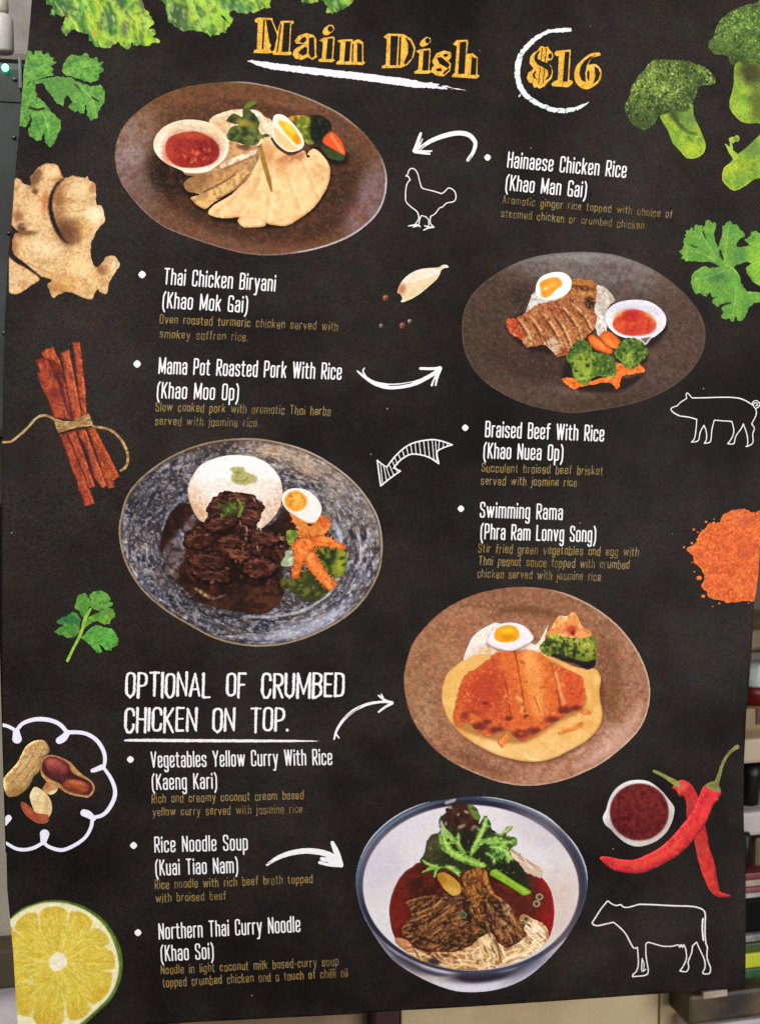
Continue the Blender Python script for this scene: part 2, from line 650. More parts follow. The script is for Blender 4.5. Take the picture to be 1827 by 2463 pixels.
def glyphs(w=LW, X=XH, D=DE):
    g = {}
    stem = [(0, X), (0, 0)]
    bowl = [(0, X), (w, X), (w, 0), (0, 0)]
    g['a'] = (w, [[(0.01, X - .16), (0.01, X), (w, X), (w, 0)], [(w, X * .57), (0, X * .57), (0, 0), (w, 0)]])
    g['b'] = (w, [[(0, 1), (0, 0)], bowl])
    g['c'] = (w, [[(w, X - .2), (w, X), (0, X), (0, 0), (w, 0), (w, .2)]])
    g['d'] = (w, [[(w, 1), (w, 0)], [(w, X), (0, X), (0, 0), (w, 0)]])
    g['e'] = (w, [[(0.01, X * .48), (w, X * .48), (w, X), (0, X), (0, 0), (w, 0), (w, .18)]])
    g['f'] = (.15, [[(.17, 1), (.05, 1), (.05, 0)], [(-.02, X), (.16, X)]])
    g['g'] = (w, [[(w, X), (0, X), (0, 0), (w, 0)], [(w, X), (w, D), (0.01, D), (0.01, D + .1)]])
    g['h'] = (w, [[(0, 1), (0, 0)], [(0, X), (w, X), (w, 0)]])
    g['i'] = (0, [stem, [(0, .91), (0, 1.0)]])
    g['j'] = (.02, [[(.02, X), (.02, D), (-.09, D)], [(.02, .91), (.02, 1.0)]])
    g['k'] = (w, [[(0, 1), (0, 0)], [(w, X), (.02, .3)], [(.08, .42), (w, 0)]])
    g['l'] = (0, [[(0, 1), (0, 0)]])
    v = w * .92
    g['m'] = (2 * v, [stem, [(0, X), (v, X), (v, 0)], [(v, X - .06), (v, X), (2 * v, X), (2 * v, 0)]])
    g['n'] = (w, [stem, [(0, X), (w, X), (w, 0)]])
    g['o'] = (w, [[(w / 2, X), (w, X), (w, 0), (0, 0), (0, X), (w / 2, X)]])
    g['p'] = (w, [[(0, X), (0, D)], bowl])
    g['r'] = (w * .6, [stem, [(0, X - .12), (.02, X), (w * .65, X)]])
    g['s'] = (w, [[(w, X - .17), (w, X), (0, X), (0, X * .58), (w, X * .43), (w, 0), (0, 0), (0, .17)]])
    g['t'] = (.15, [[(.05, .93), (.05, 0), (.16, 0)], [(-.03, X), (.15, X)]])
    g['u'] = (w, [[(0, X), (0, 0), (w, 0)], [(w, X), (w, 0)]])
    g['v'] = (w * 1.1, [[(0, X), (w * .55, 0), (w * 1.1, X)]])
    g['w'] = (w * 1.9, [[(0, X), (w * .48, 0), (w * .95, X), (w * 1.42, 0), (w * 1.9, X)]])
    g['y'] = (w * 1.1, [[(0, X), (w * .55, 0.02)], [(w * 1.1, X), (w * .4, D), (-.01, D)]])
    c = w * 1.12
    g['A'] = (c * 1.15, [[(0, 0), (c * .57, 1), (c * 1.15, 0)], [(.06, .28), (c * 1.15 - .06, .28)]])
    g['B'] = (c, [[(0, 0), (0, 1)], [(0, 1), (c, 1), (c, .54), (.0, .54)], [(.1, .54), (c, .54), (c, 0), (0, 0)]])
    g['C'] = (c, [[(c, .72), (c, 1), (0, 1), (0, 0), (c, 0), (c, .28)]])
    g['D'] = (c, [[(0, 0), (0, 1)], [(0, 1), (c, 1), (c, 0), (0, 0)]])
    g['E'] = (c * .85, [[(c * .85, 1), (0, 1), (0, 0), (c * .85, 0)], [(0, .52), (c * .75, .52)]])
    g['F'] = (c * .85, [[(c * .85, 1), (0, 1), (0, 0)], [(0, .5), (c * .7, .5)]])
    g['G'] = (c, [[(c, .80), (c, 1), (0, 1), (0, 0), (c, 0)], [(c, 0), (c, .44), (c * .5, .44)]])
    g['H'] = (c, [[(0, 1), (0, 0)], [(c, 1), (c, 0)], [(0, .52), (c, .52)]])
    g['I'] = (0, [[(0, 1), (0, 0)]])
    g['K'] = (c, [[(0, 1), (0, 0)], [(c, 1), (.02, .42)], [(.08, .55), (c * 1.05, 0)]])
    g['L'] = (c * .85, [[(0, 1), (0, 0), (c * .85, 0)]])
    g['M'] = (c * 1.5, [[(0, 0), (0, 1), (c * .75, .1), (c * 1.5, 1), (c * 1.5, 0)]])
    g['N'] = (c * 1.1, [[(0, 0), (0, 1), (c * 1.1, 0), (c * 1.1, 1)]])
    g['O'] = (c, [[(c / 2, 1), (c, 1), (c, 0), (0, 0), (0, 1), (c / 2, 1)]])
    g['P'] = (c, [[(0, 0), (0, 1)], [(0, 1), (c, 1), (c, .44), (0, .44)]])
    g['R'] = (c, [[(0, 0), (0, 1)], [(0, 1), (c, 1), (c, .47), (0, .47)], [(c * .40, .47), (c * 1.05, 0)]])
    g['S'] = (c, [[(c, .76), (c, 1), (0, 1), (0, .6), (c, .4), (c, 0), (0, 0), (0, .24)]])
    g['T'] = (c * 1.1, [[(0, 1), (c * 1.1, 1)], [(c * .55, 1), (c * .55, 0)]])
    g['U'] = (c, [[(0, 1), (0, 0), (c, 0), (c, 1)]])
    g['V'] = (c * 1.15, [[(0, 1), (c * .57, 0), (c * 1.15, 1)]])
    g['W'] = (c * 1.8, [[(0, 1), (c * .45, 0), (c * .9, 1), (c * 1.35, 0), (c * 1.8, 1)]])
    g['Y'] = (c * 1.2, [[(0, 1), (c * .6, .45), (c * 1.2, 1)], [(c * .6, .45), (c * .6, 0)]])
    g['('] = (.09, [[(.1, 1.04), (0.0, .8), (0.0, .04), (.1, -.2)]])
    g[')'] = (.09, [[(0, 1.04), (.09, .8), (.09, .04), (0, -.2)]])
    g['.'] = (0, [[(0, 0), (0, .015)]])
    g[','] = (.02, [[(.03, 0.03), (0, -.1)]])
    g['-'] = (.12, [[(0, .36), (.12, .36)]])
    return g


SHARP = set('kvwyAKMNTVWYEFHILx-.,')


def fillet(P, r):
    P = [np.array(p, float) for p in P]
    if len(P) < 3:
        return P
    out = [P[0]]
    for i in range(1, len(P) - 1):
        a, b, c = P[i - 1], P[i], P[i + 1]
        la, lc = np.linalg.norm(a - b), np.linalg.norm(c - b)
        ra, rc = min(r, la * (.96 if i == 1 else .5)), min(r, lc * (.96 if i == len(P) - 2 else .5))
        s, e = b + (a - b) / max(la, 1e-6) * ra, b + (c - b) / max(lc, 1e-6) * rc
        for t in (0, .25, .5, .75, 1):
            out.append(s * (1 - t) ** 2 + 2 * b * t * (1 - t) + e * t * t)
    out.append(P[-1])
    return out


G_SIGN = glyphs()
G_HAND = glyphs(0.25, 0.66, -0.26)
G_HAND['a'] = (0.25, [[(0.25, 0.66), (0.25, 0)], [(0.25, 0.66), (0, 0.66), (0, 0), (0.25, 0)]])
G_MARK = glyphs(0.32)


def text_line(name, words, T, a, b, up, col, G, wt, gap, space, step=1.2, jit=0.0, seed=1, rough=0.0, layer=2, col2=None, wt_h=None, label=None,
              round_r=0.11):
    """one line of lettering from a to b (baseline ends), up = vector of the cap height"""
    R = np.random.RandomState(seed)
    x = 0.0
    items = []
    for ch in words:
        if ch == ' ':
            x += space
            continue
        w, paths = G[ch]
        dy, dx, sc = R.uniform(-1, 1) * jit, R.uniform(-1, 1) * jit * .5, 1 + R.uniform(-1, 1) * jit * 1.2
        for P in paths:
            Q = P if ch in SHARP else fillet(P, round_r)
            items.append([((q[0] + dx) + x, q[1] * sc + dy) for q in Q])
        x += w + gap
    x -= gap
    k, o = T[2], np.array(T[:2])
    A, B, U = np.array(a, float) * k + o, np.array(b, float) * k + o, np.array(up, float) * k
    pw = wt * np.linalg.norm(U)
    half = pw / 2 / max(np.linalg.norm(B - A), 1)
    ends = np.array([A, B, A + U * 1.1, B + U * 1.1, A - U * .3, B - U * .3])
    cvt = Canvas(SRC, ends, 6, step, seed)
    cvt.fill(col)
    if col2 is not None:
        t = sstep((cvt.nz(5, 2) - .3) / .4)[..., None]
        t2 = sstep((cvt.nz(60, 1) - .35) / .3)[..., None]
        cvt.C = cvt.C * (1 - t) + np.asarray(col2[0], float) * t
        cvt.C = cvt.C * (1 - t2 * .55) + np.asarray(col2[1], float) * t2 * .55
    for P in items:
        P = np.array([A + (B - A) * (half + (1 - 2 * half) * p[0] / x) + U * (p[1] * (1 - wt) + wt / 2 if p[1] >= 0 else p[1]) for p in P])
        if wt_h:                                    # a marker nib: thick down strokes, thinner cross strokes
            d = np.abs(np.gradient(P, axis=0))
            hz = d[:, 0] / (d[:, 0] + d[:, 1] + 1e-9)
            W = pw * (1 - hz) + wt_h * np.linalg.norm(U) * hz
            W = W * (1 + .12 * np.sin(np.arange(len(W)) * 1.7 + seed))
        else:
            W = np.full(len(P), pw)
        sl = cvt.win(P, pw + rough + 4)
        d = sd_line(cvt.X[sl], cvt.Y[sl], P, W)
        cvt.S[sl] = np.minimum(cvt.S[sl], d)
    if rough:
        cvt.S += (cvt.nz(3.0, 2) - .5) * 2 * rough
    return cvt.make(name, POSTER, layer, label)


WHITE = (233, 231, 233)
GOLD1, GOLD2, GOLD3 = (142, 118, 75), (106, 88, 57), (160, 134, 80)
_seed = [10]


def dish(words, T, a, b, up):
    _seed[0] += 1
    return text_line('dish_name', words, T, a, b, up, WHITE, G_SIGN, .090, .165, .30, seed=_seed[0], label='white lettering reading ' + words)


def note(words, T, a, b, h, slant=0.08):
    _seed[0] += 1
    return text_line('dish_description', words, T, a, b, (slant * h, -h), GOLD1, G_HAND, .092, .20, .42, step=1.1, jit=.035, seed=_seed[0],
                     rough=.55, col2=(GOLD2, GOLD3), label='small gold lettering reading ' + words)


def bullet(T, x, y, r):
    c = pic(T, [(x - r, y), (x, y - r), (x + r, y), (x, y + r)], WHITE, step=1.0)
    return c.make('bullet', POSTER, 2)


Q1 = (1190, 340, .27240)
dish('Hainaese Chicken Rice', Q1, (102, 233), (1152, 326), (15, -144))
dish('(Khao Man Gai)', Q1, (86, 434), (800, 500), (15, -142))
note('Aromatic ginger rice topped with choice of', Q1, (62, 549), (1560, 677), 71)
note('steamed chicken or crumbed chicken', Q1, (50, 668), (1310, 778), 72)
bullet((940, 290, .1816), 1275, 490, 44)
Q2 = (320, 630, .31477)
dish('Thai Chicken Biryani', Q2, (232, 173), (1085, 228), (10, -128))
dish('(Khao Mok Gai)', Q2, (222, 354), (873, 390), (10, -127))
note('Oven roasted turmeric chicken served with', Q2, (203, 467), (1562, 528), 70)
note('smokey saffron rice,', Q2, (203, 580), (880, 605), 66)
dish('Mama Pot Roasted Pork With Rice', Q2, (193, 856), (1590, 902), (8, -129))
dish('(Khao Moo Op)', Q2, (180, 1043), (805, 1060), (8, -128))
note('Slow cooked pork with aromatic Thai herbs', Q2, (172, 1138), (1508, 1174), 70)
note('served with jasmine rice.', Q2, (168, 1245), (962, 1262), 68)
bullet(Q2, 70, 97, 29)
bullet(Q2, 32, 780, 29)
Q3 = (880, 1000, .41162)
dish('Braised Beef With Rice', Q3, (692, 125), (1387, 152), (5, -96))
dish('(Khao Nuea Op)', Q3, (682, 250), (1148, 264), (5, -95))
note('Succulent braised beef brisket', Q3, (672, 328), (1380, 347), 53)
note('served with jasmine rice', Q3, (668, 402), (1228, 413), 51)
dish('Swimming Rama', Q3, (662, 595), (1146, 610), (4, -93))
dish('(Phra Ram Lonvg Song)', Q3, (665, 722), (1340, 740), (4, -94))
note('Stir fried green vegetables and egg with', Q3, (652, 800), (1588, 822), 54)
note('Thai peanut sauce topped with crumbed', Q3, (655, 872), (1535, 895), 53)
note('chicken served with jasmine rice.', Q3, (647, 945), (1378, 965), 53)
bullet(Q3, 578, 70, 19.5)
bullet(Q3, 553, 543, 19.5)
Q4 = (290, 1600, .41162)
text_line('optional_note', 'OPTIONAL OF CRUMBED', Q4, (26, 184), (1307, 188), (4, -146), WHITE, G_MARK, .108, .17, .60, jit=.02, seed=71, rough=1.0,
          wt_h=.078, label='white brush lettering reading OPTIONAL OF CRUMBED', round_r=.24)
text_line('optional_note', 'CHICKEN ON TOP.', Q4, (20, 390), (982, 389), (4, -146), WHITE, G_MARK, .108, .17, .60, jit=.02, seed=72, rough=1.0,
          wt_h=.078, label='white brush lettering reading CHICKEN ON TOP', round_r=.24)
c = Canvas(Q4, [(10, 420), (1180, 460)], 4, 1.2, 5).stroke_shape([(18, 440), (100, 438), (600, 441), (1000, 442), (1160, 443)], (3, 16, 17, 13, 2), rough=.7, rs=4)
c.fill(WHITE).make('optional_underline', POSTER, 2)
dish('Vegetables Yellow Curry With Rice', Q4, (178, 599), (1237, 583), (-3, -96))
dish('(Kaeng Kari)', Q4, (184, 729), (565, 722), (-3, -95))
note('Rich and creamy coconut cream based', Q4, (182, 804), (1068, 783), 53, 0)
note('yellow curry served with jasmine rice', Q4, (188, 880), (1062, 862), 51, 0)
bullet(Q4, 58, 550, 20.5)
Q5 = (290, 1990, .35109)
dish('Rice Noodle Soup', Q5, (233, 173), (872, 156), (-3, -111))
dish('(Kuai Tiao Nam)', Q5, (240, 331), (806, 312), (-4, -111))
note('Rice noodle with rich beef broth topped', Q5, (235, 421), (1315, 380), 62, -.03)
note('with braised beef', Q5, (240, 514), (722, 494), 60, -.03)
dish('Northern Thai Curry Noodle', Q5, (262, 769), (1232, 716), (-4, -113))
dish('(Khao Soi)', Q5, (277, 918), (640, 900), (-5, -112))
note('Noodle in light coconut milk based-curry soup', Q5, (276, 1005), (1492, 944), 62, -.04)
note('topped crumbed chicken and a touch of chilli oil', Q5, (290, 1092), (1556, 1024), 63, -.04)
bullet(Q5, 90, 123, 24.5)
bullet(Q5, 120, 720, 24.5)

# ------------------------------------------------------------------ heading and price
TH = (580, 20, .36320)
YEL = (222, 168, 58)
heading = group_part('heading_text', 'yellow hand drawn shaded lettering reading Main Dish')


def block_letter(name, T, outer, holes, parent, lines=()):
    allp = [p for o in outer for p in o]
    c = Canvas(T, allp, 4, .9, len(allp))
    for o in outer:
        c.shape(o, smooth=False, rough=.5, rs=3)
    for h in holes:
        c.hole(h, smooth=False, grow=.9 if T[2] > .3 else .2)
    for (P, w) in lines:
        c.stroke_shape(P, w + 5, cut=True)
    c.fill(YEL).cloud((156, 104, 32), 3, .62, .2, .6).cloud((236, 192, 92), 7, .6, .2, .6)
    return c.make(name, parent, 2)


def disc(x, y, rx, ry=None, n=14):
    ry = ry or rx
    return [(x + rx * math.cos(t * 2 * math.pi / n), y + ry * math.sin(t * 2 * math.pi / n)) for t in range(n)]


block_letter('letter', TH, [[(90, 75), (112, 62), (206, 66), (208, 84), (238, 156), (262, 84), (345, 84), (348, 100), (330, 110), (322, 286), (338, 296),
    (322, 312), (212, 308), (206, 294), (180, 300), (82, 296), (84, 280), (104, 272), (110, 98), (92, 92)]],
    [[(166, 80), (197, 80), (234, 176), (214, 262), (188, 225)], [(284, 98), (322, 99), (313, 287), (270, 289)], [(190, 268), (206, 240), (222, 255), (204, 288)]],
    heading, [([(152, 80), (142, 268)], 7), ([(232, 190), (212, 275)], 7), ([(262, 110), (250, 200), (238, 288)], 5)])
block_letter('letter', TH, [[(355, 215), (380, 182), (430, 166), (478, 178), (496, 205), (496, 305), (504, 322), (470, 342), (440, 325), (400, 342), (358, 335),
    (340, 308), (350, 275), (395, 246), (422, 238), (400, 236), (362, 235)]],
    [[(450, 198), (480, 195), (484, 318), (464, 328), (448, 300)], [(378, 292), (420, 258), (436, 264), (432, 300), (408, 314)], [(385, 224), (402, 200), (424, 192), (430, 212), (412, 230)]],
    heading)
block_letter('letter', TH, [[(538, 160), (548, 132), (580, 110), (606, 112), (616, 135), (605, 155), (575, 178), (548, 180)],
    [(515, 215), (545, 195), (612, 188), (618, 202), (607, 335), (622, 346), (600, 358), (514, 355), (510, 342), (534, 330), (541, 226)]],
    [disc(590, 138, 16, 18), [(574, 204), (606, 201), (597, 334), (562, 337)]], heading)
block_letter('letter', TH, [[(635, 215), (660, 208), (735, 206), (738, 220), (775, 205), (806, 226), (807, 350), (820, 362), (805, 376), (630, 372), (628, 358),
    (650, 345), (656, 234)]],
    [[(692, 222), (723, 221), (713, 350), (682, 352)], [(770, 230), (797, 242), (797, 355), (768, 353)]], heading, [([(738, 240), (735, 350)], 5)])
block_letter('letter', TH, [[(940, 190), (972, 168), (1075, 172), (1125, 205), (1152, 260), (1142, 320), (1105, 372), (1060, 394), (932, 398), (928, 384),
    (955, 372), (963, 206)]],
    [[(990, 186), (1036, 186), (1024, 376), (985, 377)], [(1086, 196), (1120, 225), (1139, 272), (1126, 330), (1084, 374), (1078, 360), (1104, 300), (1106, 240)]],
    heading, [([(1052, 195), (1044, 372)], 9)])
block_letter('letter', TH, [[(1178, 240), (1190, 215), (1225, 190), (1250, 198), (1254, 222), (1225, 248), (1195, 258)],
    [(1155, 285), (1185, 272), (1248, 266), (1252, 282), (1243, 408), (1260, 420), (1240, 434), (1146, 434), (1144, 420), (1170, 408), (1178, 302)]],
    [disc(1232, 215, 14, 16), [(1207, 284), (1242, 280), (1235, 410), (1200, 412)]], heading)
block_letter('letter', TH, [[(1262, 350), (1290, 300), (1340, 280), (1387, 292), (1387, 328), (1370, 345), (1387, 372), (1380, 415), (1340, 452), (1290, 446),
    (1254, 420), (1262, 392), (1275, 380)]],
    [[(1296, 330), (1322, 326), (1376, 372), (1366, 396), (1312, 366)], disc(1352, 312, 14, 8), disc(1308, 408, 18, 9)], heading, [([(1370, 405), (1340, 432)], 9)])
block_letter('letter', TH, [[(1398, 240), (1425, 212), (1496, 210), (1500, 226), (1490, 305), (1530, 298), (1563, 326), (1560, 435), (1576, 450), (1556, 467),
    (1393, 455), (1395, 440), (1412, 428), (1426, 250)]],
    [[(1448, 228), (1487, 223), (1475, 432), (1436, 435)], [(1526, 324), (1555, 335), (1551, 440), (1518, 441)]], heading)
c = Canvas(TH, [(20, 330), (1500, 570)], 4, 1.1, 9)
c.shape([(28, 350), (60, 344), (130, 352), (400, 386), (800, 430), (1100, 468), (1200, 490), (1300, 506), (1300, 528), (1150, 526), (800, 478), (400, 430),
         (200, 404), (110, 380), (70, 362)], smooth=False, rough=1.6, rs=5)
R = np.random.RandomState(4)
for _ in range(46):
    t = R.rand() ** 1.6
    x = 1240 + 240 * t
    y = 512 + (x - 1240) * .13 + R.uniform(-18, 16) * (1 - t)
    c.stroke_shape([(x, y), (x + R.uniform(10, 30), y + R.uniform(0, 6))], R.uniform(3, 8) * (1.2 - t), False)
c.fill((226, 219, 226)).make('heading_underline', POSTER, 2)

TP = (1200, 40, .18160)
price = group_part('price_text', 'yellow hand drawn shaded lettering reading $16')
block_letter('letter', TP, [[(540, 395), (575, 395), (605, 410), (640, 400), (655, 430), (700, 480), (712, 530), (690, 575), (640, 585), (625, 600),
    (690, 660), (705, 740), (690, 820), (640, 870), (590, 930), (525, 955), (500, 935), (455, 945), (440, 890), (385, 870), (362, 810), (385, 740), (440, 705),
    (440, 680), (400, 620), (405, 540), (450, 480), (500, 460)]],
    [[(462, 520), (500, 470), (540, 452), (502, 525), (508, 562), (560, 592), (650, 622), (690, 680), (690, 760), (655, 822), (600, 848), (645, 780), (640, 715),
      (590, 680), (510, 640), (466, 585)], [(436, 770), (470, 722), (494, 730), (464, 770), (470, 805), (510, 842), (448, 812)], disc(670, 525, 25, 36)],
    price, [([(568, 420), (545, 590)], 7), ([(622, 425), (602, 600)], 7), ([(540, 680), (515, 890)], 6), ([(596, 690), (575, 890)], 6)])
block_letter('letter', TP, [[(725, 490), (745, 457), (860, 445), (942, 440), (942, 470), (922, 835), (972, 860), (968, 890), (910, 937), (700, 922), (688, 890),
    (722, 858), (770, 845), (786, 530), (745, 518)]], [[(866, 472), (924, 466), (902, 862), (836, 862)]], price)
block_letter('letter', TP, [spline([(1335, 490), (1325, 520), (1230, 545), (1190, 600), (1178, 640), (1260, 630), (1320, 670), (1350, 750), (1320, 860), (1240, 930),
    (1150, 965), (1060, 930), (1000, 850), (993, 740), (1030, 640), (1110, 560), (1200, 495), (1290, 476)]).tolist()],
    [[(1290, 512), (1200, 530), (1120, 592), (1072, 665), (1056, 760), (1085, 842), (1142, 874), (1134, 760), (1152, 660), (1182, 590), (1230, 535)],
     [(1160, 740), (1180, 700), (1192, 760), (1180, 860), (1160, 820)], [(1256, 660), (1308, 690), (1332, 760), (1308, 840), (1236, 892), (1268, 800)]], price)
c = Canvas(TP, [(180, 120), (1230, 1300)], 4, 1.2, 12)
c.stroke_shape([(930, 182), (860, 180), (700, 192), (560, 240), (440, 330), (340, 430), (270, 530), (243, 650), (238, 770), (272, 920), (340, 1030), (420, 1100),
                (540, 1170), (680, 1225), (830, 1248), (980, 1228), (1100, 1185), (1190, 1130)],
               (54, 52, 50, 52, 56, 62, 68, 72, 70, 68, 64, 58, 58, 60, 58, 50, 36, 4), rough=2.2, rs=5)
for P in ([(260, 560), (310, 520)], [(390, 1110), (440, 1085)], [(250, 480), (310, 500)], [(600, 1230), (640, 1190)], [(740, 1290), (800, 1230)], [(870, 1290), (880, 1220)], [(1030, 1250), (1010, 1230)]):
    c.stroke_shape(P, 9, False, cut=True)
c.stroke_shape([(262, 1055), (285, 1025)], (22, 6), False)
c.fill((224, 224, 228)).cloud((205, 216, 212), 30, .5, .3, .8).make('price_ring', POSTER, 2)

# ------------------------------------------------------------------ arrows and outline drawings


def chalk(name, T, box, strokes, cuts=(), layer=2, rough=.5, col=WHITE, label=None, step=1.1):
    c = Canvas(T, box, 6, step, len(strokes) + 3)
    for P, w in strokes:
        c.stroke_shape(P, w, rough=rough, rs=4)
    for P, w in cuts:
        c.stroke_shape(P, w, cut=True)
    return c.fill(col).make(name, POSTER, layer, label)


TA = (940, 290, .18160)
chalk('arrow', TA, [(270, 120), (1160, 560)],
      [([(360, 385), (500, 285), (650, 220), (800, 178), (930, 168), (1040, 200), (1105, 275), (1112, 330), (1085, 420), (1015, 525)], (40, 52, 58, 62, 62, 60, 54, 50, 46, 40)),
       ([(305, 405), (350, 290), (392, 172)], (44, 44, 34)), ([(350, 380), (415, 245)], (30, 14)), ([(305, 405), (420, 408), (535, 405)], (40, 28, 16)),
       ([(310, 415), (420, 432), (505, 440)], (34, 32, 30))],
      [([(365, 392), (440, 325)], 11), ([(1018, 535), (1060, 468)], 10), ([(420, 418), (520, 420)], 5)], label='curved white arrow pointing down left to the chicken rice plate')
TB = (840, 600, .18160)
chalk('arrow', TB, [(80, 1530), (1250, 1880)],
      [([(105, 1612), (200, 1690), (330, 1770), (500, 1812), (680, 1808), (860, 1772), (1000, 1712), (1120, 1640), (1195, 1570)], (22, 38, 56, 76, 72, 64, 54, 48, 46)),
       ([(200, 1570), (178, 1610), (220, 1690)], (12, 16, 22)), ([(1205, 1572), (1080, 1580), (940, 1576)], (40, 36, 36)),
       ([(1205, 1580), (1140, 1690), (1088, 1798)], (34, 34, 30)), ([(1205, 1585), (1165, 1690), (1138, 1798)], (30, 26, 22))],
      [([(520, 1802), (660, 1796), (820, 1766)], 14), ([(1108, 1798), (1130, 1720)], 10)], label='curved white arrow pointing right to the roasted pork plate')
chalk('arrow', Q3, [(50, 120), (520, 420)],
      [([(65, 260), (92, 282), (120, 300)], 7), ([(120, 300), (180, 225), (260, 165), (370, 140), (440, 148), (502, 170)], 8), ([(502, 170), (455, 185), (415, 208), (416, 240), (424, 280)], 7),
       ([(424, 280), (360, 240), (270, 224), (205, 255), (160, 305)], 8), ([(160, 305), (200, 322)], 7), ([(200, 322), (140, 365), (85, 410)], 8), ([(85, 410), (74, 330), (65, 260)], 8)]
      + [([p, q], 4.6) for p, q in (((85, 280), (95, 395)), ((102, 290), (120, 383)), ((120, 305), (140, 368)), ((137, 290), (162, 350)), ((152, 265), (182, 328)), ((168, 245), (182, 285)),
         ((188, 225), (203, 260)), ((212, 205), (225, 245)), ((236, 185), (246, 230)), ((260, 170), (268, 224)), ((285, 160), (292, 224)), ((310, 152), (318, 228)), ((335, 147), (345, 234)),
         ((360, 144), (370, 242)), ((385, 145), (395, 256)), ((405, 148), (412, 268)), ((427, 150), (422, 200)), ((450, 155), (450, 186)), ((473, 162), (474, 178)))],
      rough=.35, label='hollow hatched white arrow pointing down left to the beef plate')
chalk('arrow', Q4, [(1225, 150), (1600, 440)],
      [([(1247, 430), (1262, 380), (1300, 320), (1360, 265), (1440, 228), (1520, 214), (1580, 216)], (10, 14, 17, 18, 17, 14, 13)), ([(1275, 424), (1256, 398)], (8, 10)),
       ([(1586, 218), (1545, 205), (1506, 176)], (14, 14, 9)), ([(1535, 200), (1522, 168)], (12, 7)), ([(1586, 222), (1550, 240), (1506, 272)], (16, 14, 10))],
      [([(1310, 305), (1400, 243)], 3.5)], label='thin white arrow rising right to the crumbed chicken plate')
chalk('arrow', Q5, [(980, 80), (1540, 290)],
      [([(1003, 255), (1080, 205), (1180, 172), (1280, 160), (1380, 172), (1450, 200), (1500, 250)], (16, 28, 35, 38, 40, 40, 36)), ([(1450, 105), (1482, 180), (1512, 258)], (26, 40, 26)),
       ([(1378, 214), (1440, 230), (1510, 260)], (26, 34, 26)), ([(1364, 240), (1440, 255), (1512, 262)], (22, 26, 20))],
      [([(1000, 250), (1030, 238)], 4), ([(1395, 236), (1420, 240)], 5)], label='thick white arrow pointing right to the noodle soup bowl')
chalk('chicken_drawing', TA, [(170, 610), (880, 1480)],
      [([(250, 783), (228, 740)], 13), ([(228, 740), (195, 736), (222, 708), (230, 670), (265, 636), (310, 647), (350, 700), (370, 780), (400, 880), (440, 906), (560, 936), (670, 970)], 13),
       ([(670, 970), (710, 940), (755, 896), (800, 906), (840, 940), (856, 990), (853, 1040), (820, 1076), (730, 1096), (680, 1146), (640, 1160), (580, 1236), (520, 1270)], 13),
       ([(520, 1270), (516, 1320), (522, 1370)], 13), ([(522, 1370), (545, 1395), (568, 1414)], 13), ([(568, 1414), (500, 1420), (430, 1452)], (13, 22, 14)), ([(505, 1412), (440, 1394)], (20, 12)),
       ([(498, 1400), (496, 1320)], 12), ([(496, 1320), (462, 1278), (400, 1258)], 12), ([(400, 1258), (375, 1320), (365, 1388)], 12), ([(365, 1388), (382, 1406)], 16),
       ([(365, 1388), (290, 1414)], (18, 12)), ([(340, 1382), (230, 1396)], (24, 14)), ([(320, 1372), (350, 1330), (368, 1285)], 12),
       ([(368, 1285), (345, 1210), (270, 1150), (200, 1080), (190, 1000), (196, 900), (215, 830), (252, 785)], 13)], rough=.3, label='thin white outline drawing of a hen')
TG = (1587, 920, .25160)
chalk('pig_drawing', TG, [(80, 80), (954, 630)],
      [([(100, 262), (104, 245), (130, 232), (160, 222), (190, 190), (250, 152)], 9), ([(250, 152), (244, 118), (257, 100), (300, 148)], 8),
       ([(300, 148), (450, 145), (600, 141), (720, 146), (800, 168), (870, 210)], 10), ([(905, 250), (915, 280), (908, 320), (870, 395)], 9), ([(870, 395), (896, 440), (880, 490), (882, 570), (850, 602), (815, 612)], 9),
       ([(815, 612), (832, 590), (825, 500), (790, 395)], 9), ([(790, 395), (770, 440), (720, 510), (705, 570), (690, 588), (640, 586)], 9), ([(640, 586), (680, 530), (700, 460), (680, 372)], 9),
       ([(680, 372), (600, 367), (512, 360)], 9), ([(512, 360), (490, 450), (480, 550), (460, 575), (418, 582)], 9), ([(418, 582), (438, 540), (436, 470), (415, 410)], 9),
       ([(415, 410), (380, 470), (365, 545), (340, 565), (295, 570)], 9), ([(295, 570), (325, 530), (340, 430), (345, 352)], 9), ([(345, 352), (290, 336), (250, 328), (180, 318), (120, 285), (100, 262)], 10),
       ([(876, 215), (882, 186), (912, 172), (942, 195), (938, 232), (905, 246), (886, 222), (896, 196), (920, 198), (920, 222), (906, 222)], 8)], rough=.25, label='thin white outline drawing of a pig')
TC = (1427, 1780, .26936)
